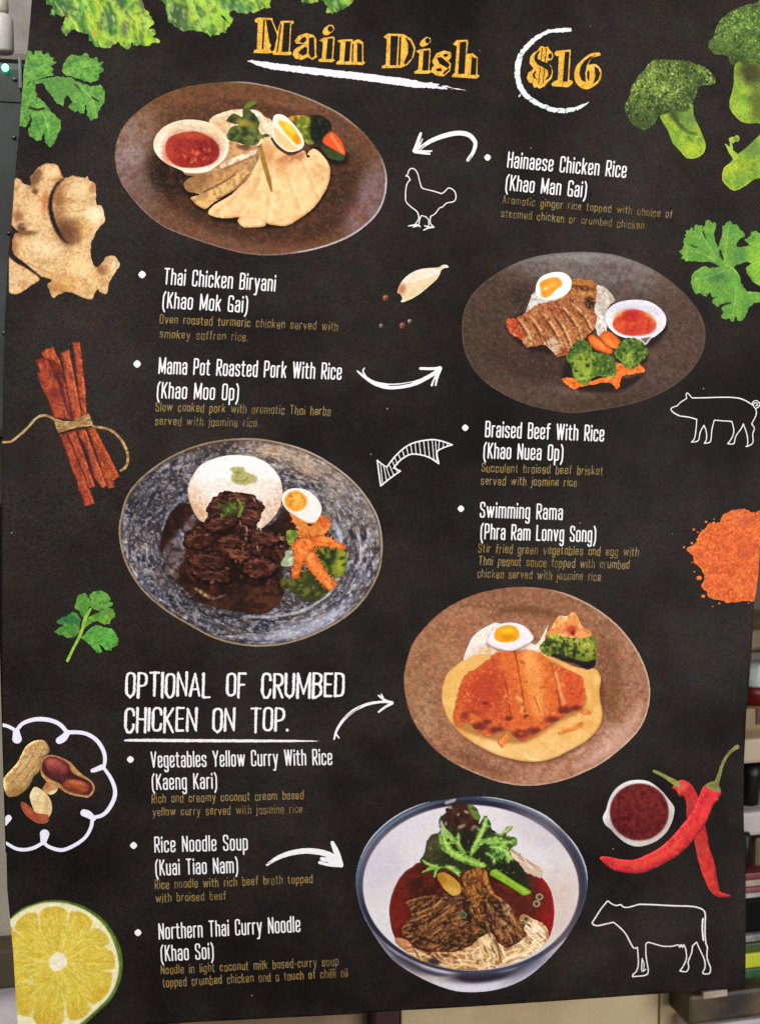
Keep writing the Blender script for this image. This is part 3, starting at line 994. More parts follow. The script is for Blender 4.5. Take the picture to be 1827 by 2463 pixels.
cow = [([(-16, 1628), (0, 1605), (60, 1510), (105, 1455)], 11), ([(105, 1455), (124, 1436), (150, 1455), (195, 1476), (240, 1468), (260, 1488), (310, 1491), (400, 1465)], 11),
       ([(400, 1465), (520, 1468), (700, 1478), (850, 1482), (930, 1495), (980, 1522), (993, 1570), (990, 1700), (996, 1800), (1012, 1850)], 12),
       ([(1012, 1850), (1008, 1940), (1040, 2030)], 10), ([(1040, 2030), (1030, 2082), (970, 2080), (990, 2030), (985, 1960), (940, 1860), (915, 1803)], 10), ([(915, 1803), (880, 1835)], 10),
       ([(880, 1835), (870, 1900), (840, 1980), (845, 2025), (825, 2066), (765, 2060)], 10), ([(765, 2060), (800, 2010), (826, 1940), (815, 1852)], 10),
       ([(815, 1852), (800, 1826), (790, 1850), (778, 1826), (765, 1848), (752, 1828), (690, 1840), (600, 1836), (490, 1805), (462, 1822)], 10), ([(462, 1822), (465, 1930), (485, 2050)], 10),
       ([(485, 2050), (466, 2096), (345, 2111)], 10), ([(345, 2111), (350, 2090), (380, 2060), (396, 1990), (388, 1850)], 10), ([(388, 1850), (350, 1850), (290, 1740), (240, 1680), (175, 1625)], 11),
       ([(175, 1625), (100, 1642), (30, 1656), (-6, 1645), (-16, 1628)], 11), ([(972, 1595), (966, 1680), (976, 1785)], 14), ([(430, 1950), (426, 2060), (462, 2045)], 9), ([(430, 1950), (446, 2000), (440, 2050)], 8)]
chalk('cow_drawing', TC, [(-40, 1410), (1070, 2140)], cow, rough=.3, label='thin white outline drawing of a cow')
TN = (0, 1700, .19370)
CL = [([(20, 222), (100, 240), (185, 285)], 42), ([(205, 300), (280, 210), (400, 162), (520, 152), (650, 172), (760, 228), (835, 320)], (46, 46, 50, 54, 52, 50, 52)),
      ([(840, 318), (950, 314), (1080, 336), (1200, 412), (1280, 530), (1306, 640), (1292, 745)], (52, 48, 48, 50, 50, 46, 42)), ([(1285, 750), (1375, 880), (1428, 1020), (1418, 1140), (1350, 1270), (1270, 1345), (1170, 1372)], (38, 46, 50, 52, 50, 46, 46)),
      ([(1150, 1390), (1130, 1500), (1060, 1620), (940, 1710), (800, 1772), (700, 1768), (600, 1730), (545, 1680)], (46, 44, 42, 44, 46, 46, 42, 40)), ([(545, 1678), (440, 1742), (320, 1772), (200, 1758), (80, 1690)], (42, 44, 44, 42, 36)),
      ([(205, 305), (215, 395)], (80, 118)), ([(845, 318), (790, 385), (738, 418)], (64, 92, 84)), ([(1265, 748), (1200, 775), (1150, 792)], (66, 60, 48)), ([(1165, 1385), (1100, 1335), (1045, 1315)], (60, 92, 88)),
      ([(542, 1680), (557, 1580)], (70, 118)), ([(60, 1450), (110, 1380)], (60, 78))]
c = Canvas(TN, [(0, 100), (1480, 1820)], 4, 1.4, 8)
for P, w in CL:
    c.stroke_shape(P, w)
c.clip(E / .1937 - np.array([0, 1700 / .1937]))
c.fill((228, 226, 240)).make('cloud_drawing', POSTER, 2, 'white scalloped cloud outline round the peanuts')

# ------------------------------------------------------------------ dish pictures


def oval(cx, cy, rx, ry, ang=0, n=26):
    a = math.radians(ang)
    out = []
    for i in range(n):
        t = i * 2 * math.pi / n
        u, v = rx * math.cos(t), ry * math.sin(t)
        out.append((cx + u * math.cos(a) - v * math.sin(a), cy + u * math.sin(a) + v * math.cos(a)))
    return out


def contact(c, pts, dx=6, dy=12, op=.6, soft=12, col=(26, 18, 14)):
    return c.poly([(x + dx, y + dy) for x, y in pts], col, soft, op)


def fibres(c, n, box, ang, L, w, cols, poly=None, seed=0, bend=12):
    R = np.random.RandomState(seed + n)
    PP = np.asarray(poly, float) if poly is not None else None
    for _ in range(n):
        for _t in range(20):
            x, y = R.uniform(box[0], box[2]), R.uniform(box[1], box[3])
            if PP is None or sd_poly(np.array([[x]]), np.array([[y]]), PP)[0, 0] < 0:
                break
        a = math.radians(ang + R.uniform(-14, 14))
        l = L * R.uniform(.5, 1.3)
        dx, dy = l * math.cos(a), l * math.sin(a)
        b = R.uniform(-bend, bend)
        c.line([(x - dx, y - dy), (x - b * math.sin(a), y + b * math.cos(a)), (x + dx, y + dy)], (w * .4, w * R.uniform(.7, 1.3), w * .3), cols[R.randint(len(cols))], 1.3, .85)
    return c


def frond(c, pts, w, col, lite, seed=0):
    c.line(pts, (w * .5,) + (w,) * (len(pts) - 2) + (w * .5,), col, 2, .95)
    R = np.random.RandomState(seed)
    Q = spline(np.array(pts, float), False, 5)
    for i in range(1, len(Q) - 1, 1):
        t = Q[i + 1] - Q[i - 1]
        t = t / (np.linalg.norm(t) + 1e-6)
        for sgn in (-1, 1):
            if R.rand() < .5:
                n_ = np.array([-t[1], t[0]]) * sgn
                e = Q[i] + (n_ * R.uniform(.4, 1.15) + t * R.uniform(.3, 1.0)) * w
                c.line([tuple(Q[i]), tuple(e)], (w * .55, w * .22), col if R.rand() < .6 else lite, 1.5, .9, False)
    c.line(pts, (w * .15,) + (w * .28,) * (len(pts) - 2) + (w * .1,), lite, 1.5, .7)
    return c


def veg(c, box, n, poly, cols, size=14):
    return c.dabs(n, box, size, cols, ratio=1.4, op=.75, soft=.5, poly=poly)


# --- chicken rice, top left
T = (260, 180, .42373)
P = [(40, 470), (50, 380), (90, 290), (160, 215), (280, 130), (420, 75), (600, 45), (770, 40), (900, 60), (1050, 100), (1200, 160), (1330, 230), (1450, 330),
     (1530, 430), (1575, 540), (1578, 650), (1545, 760), (1470, 850), (1350, 930), (1200, 985), (1050, 1015), (900, 1025), (750, 1010), (600, 970), (480, 930),
     (330, 870), (220, 790), (120, 680), (60, 580)]
c = pic(T, P, (112, 79, 56), 1, rough=.6)
c.ell(620, 120, 420, 110, (104, 74, 46), -6, .5, .6).ell(720, 160, 330, 38, (136, 84, 66), 4, .8, .7).ell(880, 190, 280, 26, (62, 44, 34), 10, .8, .7)
c.ell(800, 560, 610, 370, (76, 52, 39), 17, .18, .85).ell(760, 700, 520, 230, (56, 38, 29), 14, .35, .6).ell(340, 560, 180, 130, (44, 33, 25), 30, .5, .8)
c.ell(1330, 620, 130, 200, (50, 36, 28), 20, .6, .7).ell(700, 940, 560, 90, (116, 82, 64), 12, .5, .7).ell(1180, 850, 240, 70, (92, 60, 44), -20, .5, .6)
c.ell(120, 430, 110, 210, (158, 138, 136), 12, .6, .85).ell(160, 620, 90, 170, (126, 104, 102), -35, .7, .7).ell(200, 300, 120, 90, (134, 108, 90), -40, .7, .6)
c.ell(1480, 700, 80, 210, (134, 112, 118), 18, .6, .8).ell(1420, 800, 90, 90, (128, 102, 104), 30, .6, .7).ell(1330, 300, 160, 60, (92, 64, 52), 38, .6, .5)
c.line([(240, 480), (330, 640), (520, 790), (760, 890), (1020, 910), (1250, 840), (1400, 700)], (30, 80, 100, 90, 90, 80, 30), (64, 43, 32), 16, .75).ell(360, 570, 120, 90, (34, 25, 20), 30, .5, .75)
c.cloud((62, 44, 33), 9, .6, .3, .3, 3).cloud((150, 118, 96), 4, .63, .2, .3, 3).cloud((116, 66, 44), 18, .6, .2, .3).mottle(3, .14)
for q in ([(430, 612), (560, 550), (690, 400), (845, 400), (780, 610), (700, 665), (545, 762), (468, 702)], [(570, 790), (790, 575), (880, 370), (1040, 460), (1165, 420), (1255, 520), (1220, 680), (1080, 820), (880, 862), (735, 830)]):
    contact(c, q, 6, 14, .8, 14)
contact(c, [(1140, 380), (1330, 400), (1345, 480), (1250, 480)], 10, 26, .8, 16)
c.rim((186, 170, 160), 3.0, .75, 2.5, -100, -20, (800, 540)).rim((214, 210, 222), 3.6, .85, 2.5, -2, 62, (800, 540)).rim((150, 130, 126), 2.6, .7, 2, 62, 170, (800, 540)).rim((120, 84, 60), 2.2, .6, 2, -180, -110, (800, 540))
plate = c.make('dinner_plate', POSTER, 1, 'brown stoneware plate with sliced steamed chicken and red sauce')
Pr = [(570, 275), (600, 235), (680, 205), (760, 195), (850, 205), (890, 240), (930, 260), (940, 340), (860, 400), (760, 420), (680, 400), (620, 310)]
c = pic(T, Pr, (228, 208, 178), 2, rough=1.2, rs=5).cloud((196, 160, 122), 10, .55, .25, .6).cloud((246, 232, 208), 6, .58, .2, .6).ell(650, 300, 90, 40, (206, 160, 120), 30, .6, .5).mottle(4, .08)
c.make('rice', plate, 2)
Pv = [(1022, 245), (1060, 232), (1130, 232), (1200, 228), (1260, 270), (1270, 320), (1320, 370), (1345, 440), (1330, 488), (1250, 470), (1190, 400), (1140, 396), (1110, 372), (1060, 280)]
c = pic(T, Pv, (54, 50, 34), 3, rough=1.5, rs=6)
c.poly([(1022, 245), (1060, 230), (1130, 235), (1110, 270), (1060, 270)], (214, 140, 52), 4).poly([(1060, 262), (1140, 240), (1150, 330), (1140, 396), (1100, 370)], (142, 146, 52), 4, rough=2)
veg(c, (1060, 240, 1150, 390), 40, None, [(176, 172, 72), (104, 116, 44), (84, 96, 40)], 12)
c.ell(1205, 310, 66, 84, (30, 34, 28), 0, .25, .95).dabs(24, (1150, 240, 1262, 380), 9, [(60, 62, 46), (24, 26, 24), (46, 52, 40)], op=.7)
c.poly([(1215, 380), (1262, 322), (1310, 350), (1345, 430), (1335, 460), (1290, 430)], (214, 92, 48), 4).line([(1265, 345), (1330, 440)], 14, (238, 168, 130), 3, .6).poly([(1210, 410), (1280, 430), (1340, 460), (1330, 488), (1250, 474)], (62, 74, 44), 4, rough=2)
c.make('vegetables', plate, 2)
Pc2 = [(430, 612), (500, 570), (560, 550), (600, 520), (690, 380), (760, 400), (845, 400), (856, 470), (810, 560), (780, 610), (700, 665), (600, 725), (545, 762), (468, 702), (520, 680), (450, 660)]
c = pic(T, Pc2, (190, 148, 104), 4, rough=1.4)
c.detail = .6
c.ell(500, 610, 90, 50, (140, 100, 66), -25, .5, .7).poly([(640, 515), (700, 475), (840, 428), (852, 446), (720, 500), (650, 530)], (232, 214, 190), 3).line([(650, 540), (760, 490), (845, 455)], 10, (140, 96, 60), 2, .7)
c.poly([(475, 700), (560, 660), (660, 600), (780, 540), (790, 580), (700, 650), (560, 755)], (214, 176, 118), 3).line([(540, 668), (640, 618), (720, 568)], 9, (78, 46, 32), 2, .8).line([(620, 706), (730, 650), (790, 570)], 10, (120, 56, 42), 2, .8)
c.line([(560, 690), (650, 640), (740, 590)], 8, (232, 200, 146), 2, .6).poly([(690, 390), (760, 385), (830, 410), (790, 440), (700, 450)], (206, 160, 112), 5, .9).ell(770, 408, 40, 20, (86, 62, 40), 10, .5, .8)
c.cloud((130, 88, 54), 8, .58, .2, .4).mottle(4, .08).make('chicken_slices', plate, 3)
Pb = [(258, 410), (270, 350), (320, 295), (400, 262), (480, 256), (570, 272), (640, 315), (680, 370), (682, 430), (650, 490), (590, 535), (560, 570), (450, 572), (420, 545), (340, 510), (285, 465)]
c = pic(T, Pb, (232, 217, 192), 5, step=1.6)
c.poly([(410, 548), (500, 556), (590, 538), (545, 576), (450, 576)], (150, 108, 82), 3).ell(475, 360, 190, 88, (212, 190, 160), 4, .35, .8).ell(320, 400, 40, 90, (244, 232, 212), 10, .6, .7)
c.ell(590, 330, 60, 50, (224, 200, 160), 40, .6, .7).line([(262, 430), (300, 490), (380, 535), (470, 553), (560, 545), (640, 500), (682, 430)], 14, (245, 234, 216), 2, .9)
S_ = [(325, 415), (345, 360), (400, 335), (490, 322), (560, 345), (615, 385), (632, 430), (620, 480), (570, 515), (490, 530), (400, 522), (345, 480)]
c.poly(S_, (150, 52, 44), 4).ell(350, 440, 40, 70, (178, 74, 54), 0, .7, .7).ell(480, 345, 100, 22, (190, 92, 60), 5, .8, .6).ell(560, 430, 70, 60, (118, 36, 38), 0, .7, .6)
c.dabs(26, (420, 420, 580, 500), 9, [(214, 116, 70), (196, 84, 54), (120, 30, 34)], op=.7).dabs(30, (340, 350, 620, 515), 7, [(126, 36, 38), (176, 66, 52)], op=.6)
c.mottle(4, .08).make('sauce_bowl', plate, 4)
Pm = [(570, 790), (600, 740), (700, 680), (790, 575), (830, 470), (850, 420), (880, 370), (910, 350), (960, 420), (1040, 460), (1110, 430), (1128, 470), (1150, 462), (1130, 450), (1165, 420), (1210, 450),
      (1255, 520), (1255, 600), (1220, 680), (1160, 760), (1080, 820), (1010, 858), (920, 850), (900, 838), (880, 862), (770, 865), (735, 830), (740, 808), (650, 815)]
c = pic(T, Pm, (232, 197, 148), 6, rough=.9, rs=6)
c.detail = .6
c.ell(960, 500, 80, 60, (200, 140, 84), 40, .7, .6).ell(1050, 470, 90, 30, (168, 102, 62), -10, .6, .75).ell(800, 620, 60, 120, (204, 162, 108), 30, .6, .5).ell(1000, 700, 200, 110, (232, 198, 148), 0, .7, .7)
c.ell(1200, 540, 60, 120, (212, 174, 122), -10, .6, .6).line([(1130, 470), (1200, 520), (1215, 600)], 8, (186, 140, 92), 3, .6).line([(740, 808), (860, 815), (900, 838), (1010, 820)], 8, (206, 162, 106), 3, .6)
for pth in ([(880, 470), (850, 620), (740, 790)], [(930, 480), (915, 660), (895, 850)], [(1000, 510), (1050, 660), (1100, 790)], [(1090, 480), (1150, 600), (1190, 700)], [(800, 600), (700, 720), (610, 780)]):
    c.line(pth, (6, 22, 10), (204, 160, 108), 6, .55).line([(x + 16, y + 2) for x, y in pth], (4, 14, 6), (246, 220, 178), 5, .6)
c.ell(900, 440, 40, 60, (196, 136, 86), 10, .7, .6).ell(1180, 470, 50, 30, (240, 212, 168), 30, .7, .7)
c.rim((190, 138, 86), 4, .7, 3, -20, 150, (950, 620)).cloud((244, 216, 172), 10, .58, .2, .4).cloud((206, 160, 110), 16, .62, .2, .35)
c.line([(862, 400), (885, 500), (910, 590), (928, 660)], (20, 26, 24, 12), (136, 106, 46), 2, .95).line([(868, 420), (900, 560)], 7, (176, 148, 78), 1.5, .6)
c.make('chicken', plate, 3)
Pe = [(930, 320), (938, 240), (970, 225), (1010, 240), (1060, 290), (1100, 350), (1110, 400), (1080, 430), (1020, 438), (970, 405), (935, 360)]
c = pic(T, Pe, (236, 226, 206), 7, step=1.5)
c.poly([(930, 320), (935, 290), (990, 340), (1050, 400), (1085, 430), (1020, 440), (965, 405)], (222, 188, 134), 8, .9).poly([(965, 262), (1020, 275), (1060, 312), (1095, 380), (1075, 396), (1040, 372), (990, 312)], (222, 176, 50), 5).ell(1030, 300, 34, 18, (240, 208, 100), 40, .6, .8).ell(1070, 370, 20, 26, (206, 128, 30), -30, .6, .7).rim((238, 236, 236), 4, .6, 3)
c.make('egg', plate, 4)
Ph = [(672, 350), (700, 300), (740, 285), (672, 265), (690, 235), (720, 222), (760, 240), (768, 185), (800, 150), (855, 155), (800, 192), (835, 230), (862, 272), (850, 300), (868, 340), (900, 335), (915, 350), (868, 362), (846, 392), (790, 400), (740, 385), (690, 372)]
c = pic(T, Ph, (76, 86, 46), 8, 1.5, rough=1.5, rs=4)
veg(c, (672, 220, 868, 395), 46, Ph, [(52, 62, 38), (98, 110, 56), (44, 52, 34), (120, 128, 60)], 16)
c.ell(770, 275, 50, 20, (176, 148, 60), 10, .6, .7).ell(805, 170, 40, 16, (122, 130, 58), -20, .6, .8).make('herb_garnish', plate, 5)

# --- roasted pork, upper right
T = (1100, 590, .37530)
P = [(28, 520), (40, 420), (90, 320), (180, 230), (300, 150), (420, 95), (560, 60), (720, 45), (870, 45), (1020, 65), (1180, 120), (1320, 200), (1430, 290), (1520, 390), (1575, 500), (1582, 620),
     (1550, 720), (1470, 830), (1350, 920), (1200, 990), (1050, 1030), (880, 1060), (720, 1075), (560, 1050), (400, 1005), (250, 930), (130, 830), (60, 720), (32, 620)]
c = pic(T, P, (80, 64, 55), 11, rough=.6)
c.ell(800, 150, 480, 110, (126, 116, 112), 4, .6, .85).ell(820, 70, 260, 40, (152, 144, 140), 3, .8, .7).ell(1150, 180, 260, 90, (122, 112, 106), 28, .7, .7).ell(940, 260, 200, 80, (116, 108, 108), 20, .8, .6)
c.ell(1400, 560, 160, 300, (92, 74, 64), 0, .6, .6).ell(180, 540, 150, 280, (72, 58, 46), 10, .6, .6).ell(420, 330, 90, 70, (50, 40, 34), 0, .6, .7).ell(600, 740, 380, 160, (62, 46, 38), 8, .5, .7)
c.ell(500, 960, 380, 60, (92, 74, 64), 10, .6, .6).ell(1000, 1010, 420, 40, (70, 56, 40), -6, .7, .6).ell(700, 930, 130, 24, (132, 114, 108), 8, .8, .5).ell(1230, 770, 120, 100, (96, 78, 70), -30, .7, .5)
c.cloud((50, 39, 32), 9, .6, .25, .3, 3).cloud((122, 104, 96), 4, .63, .2, .35, 3).cloud((92, 62, 50), 20, .6, .2, .25).mottle(3, .14)
for q in ([(308, 482), (500, 385), (880, 380), (850, 560), (720, 690), (600, 682), (440, 652), (340, 565)], [(942, 450), (1332, 470), (1240, 640), (1020, 575)], [(690, 720), (850, 640), (1012, 835), (1195, 810), (1010, 928), (690, 890)], [(1000, 700), (1212, 700), (1120, 792)]):
    contact(c, q, 4, 14, .75, 12, (34, 25, 21))
c.line([(330, 130), (560, 78), (800, 62), (1050, 90), (1280, 190)], (10, 40, 60, 50, 10), (140, 134, 132), 12, .45)
c.rim((112, 100, 92), 2.2, .45, 2)
plate = c.make('dinner_plate', POSTER, 1, 'dark stoneware plate with sliced roasted pork, egg, broccoli and sauce')
Pr = [(428, 470), (445, 400), (480, 310), (520, 290), (600, 340), (740, 300), (860, 260), (940, 270), (1005, 350), (960, 400), (950, 560), (900, 585), (850, 500), (600, 420), (460, 440)]
c = pic(T, Pr, (204, 198, 190), 12, rough=1.5, rs=5).ell(930, 330, 70, 60, (176, 152, 128), 20, .6, .6).cloud((232, 228, 222), 6, .55, .2, .6).cloud((160, 140, 122), 9, .6, .2, .5).mottle(4, .08)
c.make('rice', plate, 2)
Pp = [(308, 482), (380, 462), (430, 432), (500, 385), (560, 365), (640, 345), (700, 290), (720, 222), (800, 215), (870, 230), (890, 270), (880, 380), (872, 410), (890, 480), (850, 560), (800, 610),
      (720, 690), (640, 712), (600, 682), (560, 640), (490, 650), (440, 652), (400, 600), (340, 565)]
c = pic(T, Pp, (166, 106, 66), 13, 1.4, rough=3, rs=6)
c.detail = .6
c.poly([(308, 482), (380, 465), (430, 560), (400, 600), (335, 560)], (176, 74, 46), 5).poly([(720, 225), (890, 250), (880, 330), (730, 300)], (172, 112, 52), 6).ell(800, 275, 80, 16, (80, 46, 28), 8, .5, .8).ell(790, 310, 70, 12, (190, 134, 74), 8, .5, .7)
c.ell(845, 370, 36, 40, (40, 28, 22), 0, .4, .9).ell(770, 390, 60, 18, (70, 40, 26), 35, .5, .8)
for i, (x0, y0, x1, y1) in enumerate([(395, 480, 470, 630), (470, 460, 560, 640), (545, 430, 690, 690), (610, 420, 740, 680), (680, 400, 800, 600), (730, 370, 860, 540)]):
    mx, my = (x0 + x1) / 2 + 12, (y0 + y1) / 2 - 10
    c.line([(x0 + 26, y0), (mx + 26, my), (x1 + 26, y1)], (30, 40, 22), [(176, 116, 70), (160, 96, 56), (186, 122, 84)][i % 3], 4, .8).line([(x0, y0), (mx, my), (x1, y1)], (9, 16, 12), (224, 190, 138), 2, .85)
    c.line([(x0 - 14, y0 + 12), (mx - 14, my + 8), (x1 - 14, y1 - 4)], (10, 16, 8), (92, 48, 30), 2, .75)
c.dabs(46, (400, 380, 860, 660), 13, [(196, 138, 88), (110, 58, 34), (84, 46, 30), (172, 104, 64)], 55, 3, .6).ell(610, 640, 40, 50, (214, 204, 186), -30, .5, .8).ell(455, 610, 26, 36, (206, 172, 122), 10, .5, .8).ell(690, 680, 24, 16, (170, 52, 44), 0, .5, .8)
c.dabs(20, (440, 620, 720, 712), 8, [(210, 190, 150), (120, 70, 44)], op=.7).ell(610, 420, 50, 26, (156, 74, 56), 30, .6, .7).dabs(60, (330, 240, 880, 700), 7, [(72, 40, 28), (222, 178, 126), (96, 52, 34), (196, 122, 76)], 50, 2.6, .7, poly=Pp).cloud((96, 52, 36), 4, .62, .16, .55, 3).cloud((222, 170, 118), 4, .64, .14, .5, 3).make('pork_slices', plate, 3)
Pe = [(497, 290), (510, 232), (550, 192), (620, 172), (680, 178), (720, 212), (726, 260), (700, 310), (640, 345), (570, 355), (512, 332)]
c = pic(T, Pe, (232, 231, 228), 14, 1.4).poly([(522, 245), (570, 215), (640, 207), (668, 250), (620, 292), (580, 332), (540, 330), (530, 285)], (232, 150, 52), 4).ell(590, 262, 50, 20, (240, 176, 84), -20, .6, .8).ell(555, 310, 26, 20, (206, 152, 52), -40, .6, .8).ell(560, 280, 18, 8, (244, 214, 160), -20, .6, .7)
c.rim((206, 200, 176), 3, .5, 3, 0, 120, (610, 265)).make('egg', plate, 4)
Pc_ = [[(833, 592), (870, 575), (930, 625), (990, 672), (975, 696), (920, 682), (860, 650)], [(905, 590), (925, 560), (945, 548), (990, 565), (1040, 620), (1042, 655), (990, 660), (940, 630)]]
for i, q in enumerate(Pc_):
    pic(T, q, (224, 112, 48), 15 + i, 1.4).rim((168, 74, 34), 4, .5, 4).ell(q[0][0] + 70, q[0][1] + 40, 50, 16, (240, 150, 84), 40, .6, .7).mottle(4, .1).make('carrot_slice', plate, 3 + i)
Pb = [(942, 450), (970, 400), (1030, 365), (1120, 350), (1220, 360), (1300, 410), (1332, 470), (1320, 530), (1270, 578), (1235, 600), (1200, 640), (1165, 610), (1100, 600), (1020, 575), (960, 520)]
c = pic(T, Pb, (222, 217, 224), 17, 1.5)
c.poly([(1150, 606), (1250, 590), (1205, 645)], (112, 96, 92), 3).ell(1135, 420, 160, 40, (204, 198, 208), 4, .5, .7)
c.poly([(988, 505), (1010, 460), (1060, 425), (1130, 412), (1200, 430), (1260, 480), (1266, 530), (1220, 570), (1120, 582), (1050, 570), (1005, 540)], (192, 74, 48), 5, col2=(206, 92, 58)).ell(1110, 450, 60, 36, (176, 44, 50), 0, .6, .85).ell(1140, 540, 90, 30, (186, 62, 54), 0, .6, .7).ell(1030, 440, 40, 14, (214, 156, 84), -30, .7, .7).ell(1230, 460, 40, 14, (218, 160, 100), 40, .7, .6).rim((238, 236, 240), 4, .7, 3, 20, 180, (1135, 470))
c.dabs(20, (1020, 440, 1240, 560), 8, [(164, 48, 46), (214, 110, 76)], op=.6).mottle(4, .06).make('sauce_bowl', plate, 4)
Pcs = [(665, 855), (740, 850), (800, 880), (960, 840), (1000, 800), (1005, 750), (1080, 770), (1160, 760), (1195, 810), (1120, 825), (1050, 842), (1035, 900), (1010, 928), (995, 895), (960, 880), (880, 890), (800, 902), (740, 922), (690, 890)]
c = pic(T, Pcs, (226, 120, 52), 18, 1.5, rough=2.2, rs=4).cloud((244, 160, 96), 7, .55, .2, .6).cloud((170, 80, 36), 8, .62, .2, .6).line([(810, 905), (900, 893), (970, 890)], 8, (190, 90, 44), 2, .6)
c.make('carrot_shreds', plate, 3)
for i, (q, y0) in enumerate((([(690, 720), (735, 640), (790, 600), (850, 640), (862, 685), (960, 700), (1005, 740), (1012, 835), (960, 842), (880, 840), (820, 892), (772, 880), (735, 830), (725, 770)], 0),
                             ([(1000, 700), (1040, 620), (1080, 595), (1150, 600), (1200, 650), (1212, 700), (1160, 760), (1120, 792), (1070, 782), (1035, 740)], 1))):
    c = pic(T, q, (92, 118, 50), 20 + i, 1.5, rough=2.0, rs=5)
    bx = (690, 600, 1010, 890) if i == 0 else (1000, 595, 1212, 790)
    if i == 0:
        c.poly([(740, 720), (820, 685), (880, 720), (860, 800), (820, 880), (770, 870), (735, 800)], (150, 164, 64), 10, .9).ell(770, 650, 50, 40, (70, 100, 50), 0, .6, .8).ell(940, 770, 70, 70, (76, 102, 44), 0, .6, .8)
    else:
        c.ell(1100, 730, 40, 60, (156, 170, 78), 0, .6, .9).ell(1100, 640, 90, 30, (74, 102, 48), 0, .6, .8)
    veg(c, bx, 190, None, [(54, 78, 36), (116, 138, 58), (84, 112, 46), (142, 158, 70), (62, 88, 40), (44, 62, 34)], 8)
    if i == 0:
        c.ell(830, 770, 14, 14, (30, 40, 26), 0, .6, .8).line([(760, 860), (860, 845), (1000, 840)], 10, (186, 196, 84), 2, .6)
    c.mottle(4, .14).make('broccoli', plate, 4 + i)

# --- braised beef, middle left
T = (270, 1040, .40557)
P = [(40, 600), (50, 500), (90, 370), (170, 270), (270, 190), (380, 125), (520, 70), (680, 40), (850, 35), (1000, 60), (1150, 105), (1290, 180), (1420, 280), (1520, 400), (1580, 520), (1602, 660), (1590, 800),
     (1540, 920), (1460, 1030), (1350, 1120), (1200, 1200), (1050, 1250), (900, 1270), (750, 1260), (600, 1220), (450, 1140), (320, 1060), (200, 960), (110, 840), (60, 720)]
c = pic(T, P, (116, 112, 112), 31, rough=.4)
c.ell(1100, 160, 420, 120, (178, 150, 122), 18, .7, .8).ell(1380, 420, 200, 220, (150, 138, 128), 40, .7, .6).ell(240, 350, 220, 160, (76, 72, 78), -40, .7, .7).ell(560, 90, 300, 60, (86, 72, 62), -10, .7, .7)
c.ell(1200, 1150, 380, 110, (164, 164, 178), -18, .7, .7).ell(300, 950, 200, 120, (132, 136, 150), 45, .7, .6).ell(1500, 800, 90, 260, (150, 148, 148), 10, .7, .6)
X, Y = c.X, c.Y
cc = c.p([(810, 660)])[0]
rr = np.hypot((X - cc[0]) / 1.27, Y - cc[1])
th = np.arctan2(Y - cc[1], (X - cc[0]) / 1.27)
for col, sc, thr, op in (((48, 46, 62), 15, .53, .85), ((186, 184, 190), 11, .58, .7), ((80, 82, 98), 20, .58, .55), ((66, 54, 50), 13, .6, .6), ((212, 208, 206), 6, .64, .75), ((120, 96, 84), 17, .64, .5), ((36, 34, 44), 7, .64, .7)):
    c.n += 1
    m = sstep((vnoise(rr * 1.6, th * 120, sc, c.n, 3) - thr) / .16 + .5) * op
    c.C += (np.array(col, float) - c.C) * m[..., None]
ring = .5 + .5 * np.sin(rr * 1.15 + vnoise(X, Y, 30, 8) * 3)
c.C *= (1 - .20 * ring * sstep((rr - 120) / 20) * sstep((235 - rr) / 30))[..., None]
c.ell(810, 660, 520, 410, (52, 44, 46), 8, .10, .55).ell(620, 760, 340, 330, (40, 32, 32), 0, .3, .7)
c.line([(300, 620), (320, 500), (400, 400), (450, 370)], 14, (150, 160, 176), 3, .7).line([(780, 1090), (950, 1095), (1120, 1060), (1260, 980), (1360, 880)], (8, 16, 18, 14, 6), (206, 208, 216), 3, .7)
c.line([(1200, 1035), (1300, 960), (1360, 880)], 10, (44, 32, 28), 2, .8).line([(990, 1100), (1100, 1085), (1180, 1060)], 14, (54, 42, 38), 3, .8).line([(1310, 520), (1350, 600), (1350, 720)], (6, 34, 8), (196, 204, 226), 5, .75).line([(1440, 560), (1475, 680), (1460, 800)], (5, 12, 5), (206, 210, 222), 3, .7)
c.line([(900, 120), (1020, 130), (1120, 170), (1220, 240)], (16, 26, 26, 10), (222, 202, 174), 6, .6)
c.ell(1080, 140, 330, 80, (192, 160, 128), 20, .7, .5).ell(1400, 380, 170, 150, (160, 146, 132), 42, .7, .4).ell(220, 400, 140, 200, (52, 46, 52), 20, .8, .5).ell(1180, 1160, 330, 70, (186, 186, 202), -18, .7, .35).ell(560, 90, 300, 50, (70, 56, 48), -10, .7, .55)
c.cloud((200, 198, 206), 5, .66, .14, .5, 3).line([(880, 1215), (1100, 1180), (1300, 1090), (1440, 960)], (10, 50, 50, 10), (196, 198, 214), 12, .5)
c.mottle(3, .12).rim((160, 136, 104), 4, .9, 2, None)
c.rim((44, 40, 44), 3, .5, 2, off=4.5).rim((206, 196, 190), 2.4, .6, 2, -70, 0, (810, 660))
plate = c.make('dinner_plate', POSTER, 1, 'speckled blue grey plate with rice dome, dark braised beef and half egg')
Ps = [(292, 720), (288, 620), (330, 510), (400, 420), (460, 440), (520, 520), (900, 560), (1010, 470), (1070, 500), (1080, 600), (1010, 800), (1020, 950), (960, 1040), (880, 1078), (700, 1055), (520, 1005), (380, 880), (325, 800)]
c = pic(T, Ps, (50, 30, 25), 32, rough=1.5, rs=8)
c.poly([(310, 690), (370, 620), (480, 480), (500, 560), (440, 640), (470, 660), (430, 740), (350, 860), (300, 790)], (142, 132, 138), 12, .85, col2=(100, 88, 92)).ell(420, 620, 50, 26, (170, 180, 200), 30, .6, .7).ell(360, 830, 50, 24, (160, 140, 124), 50, .6, .6)
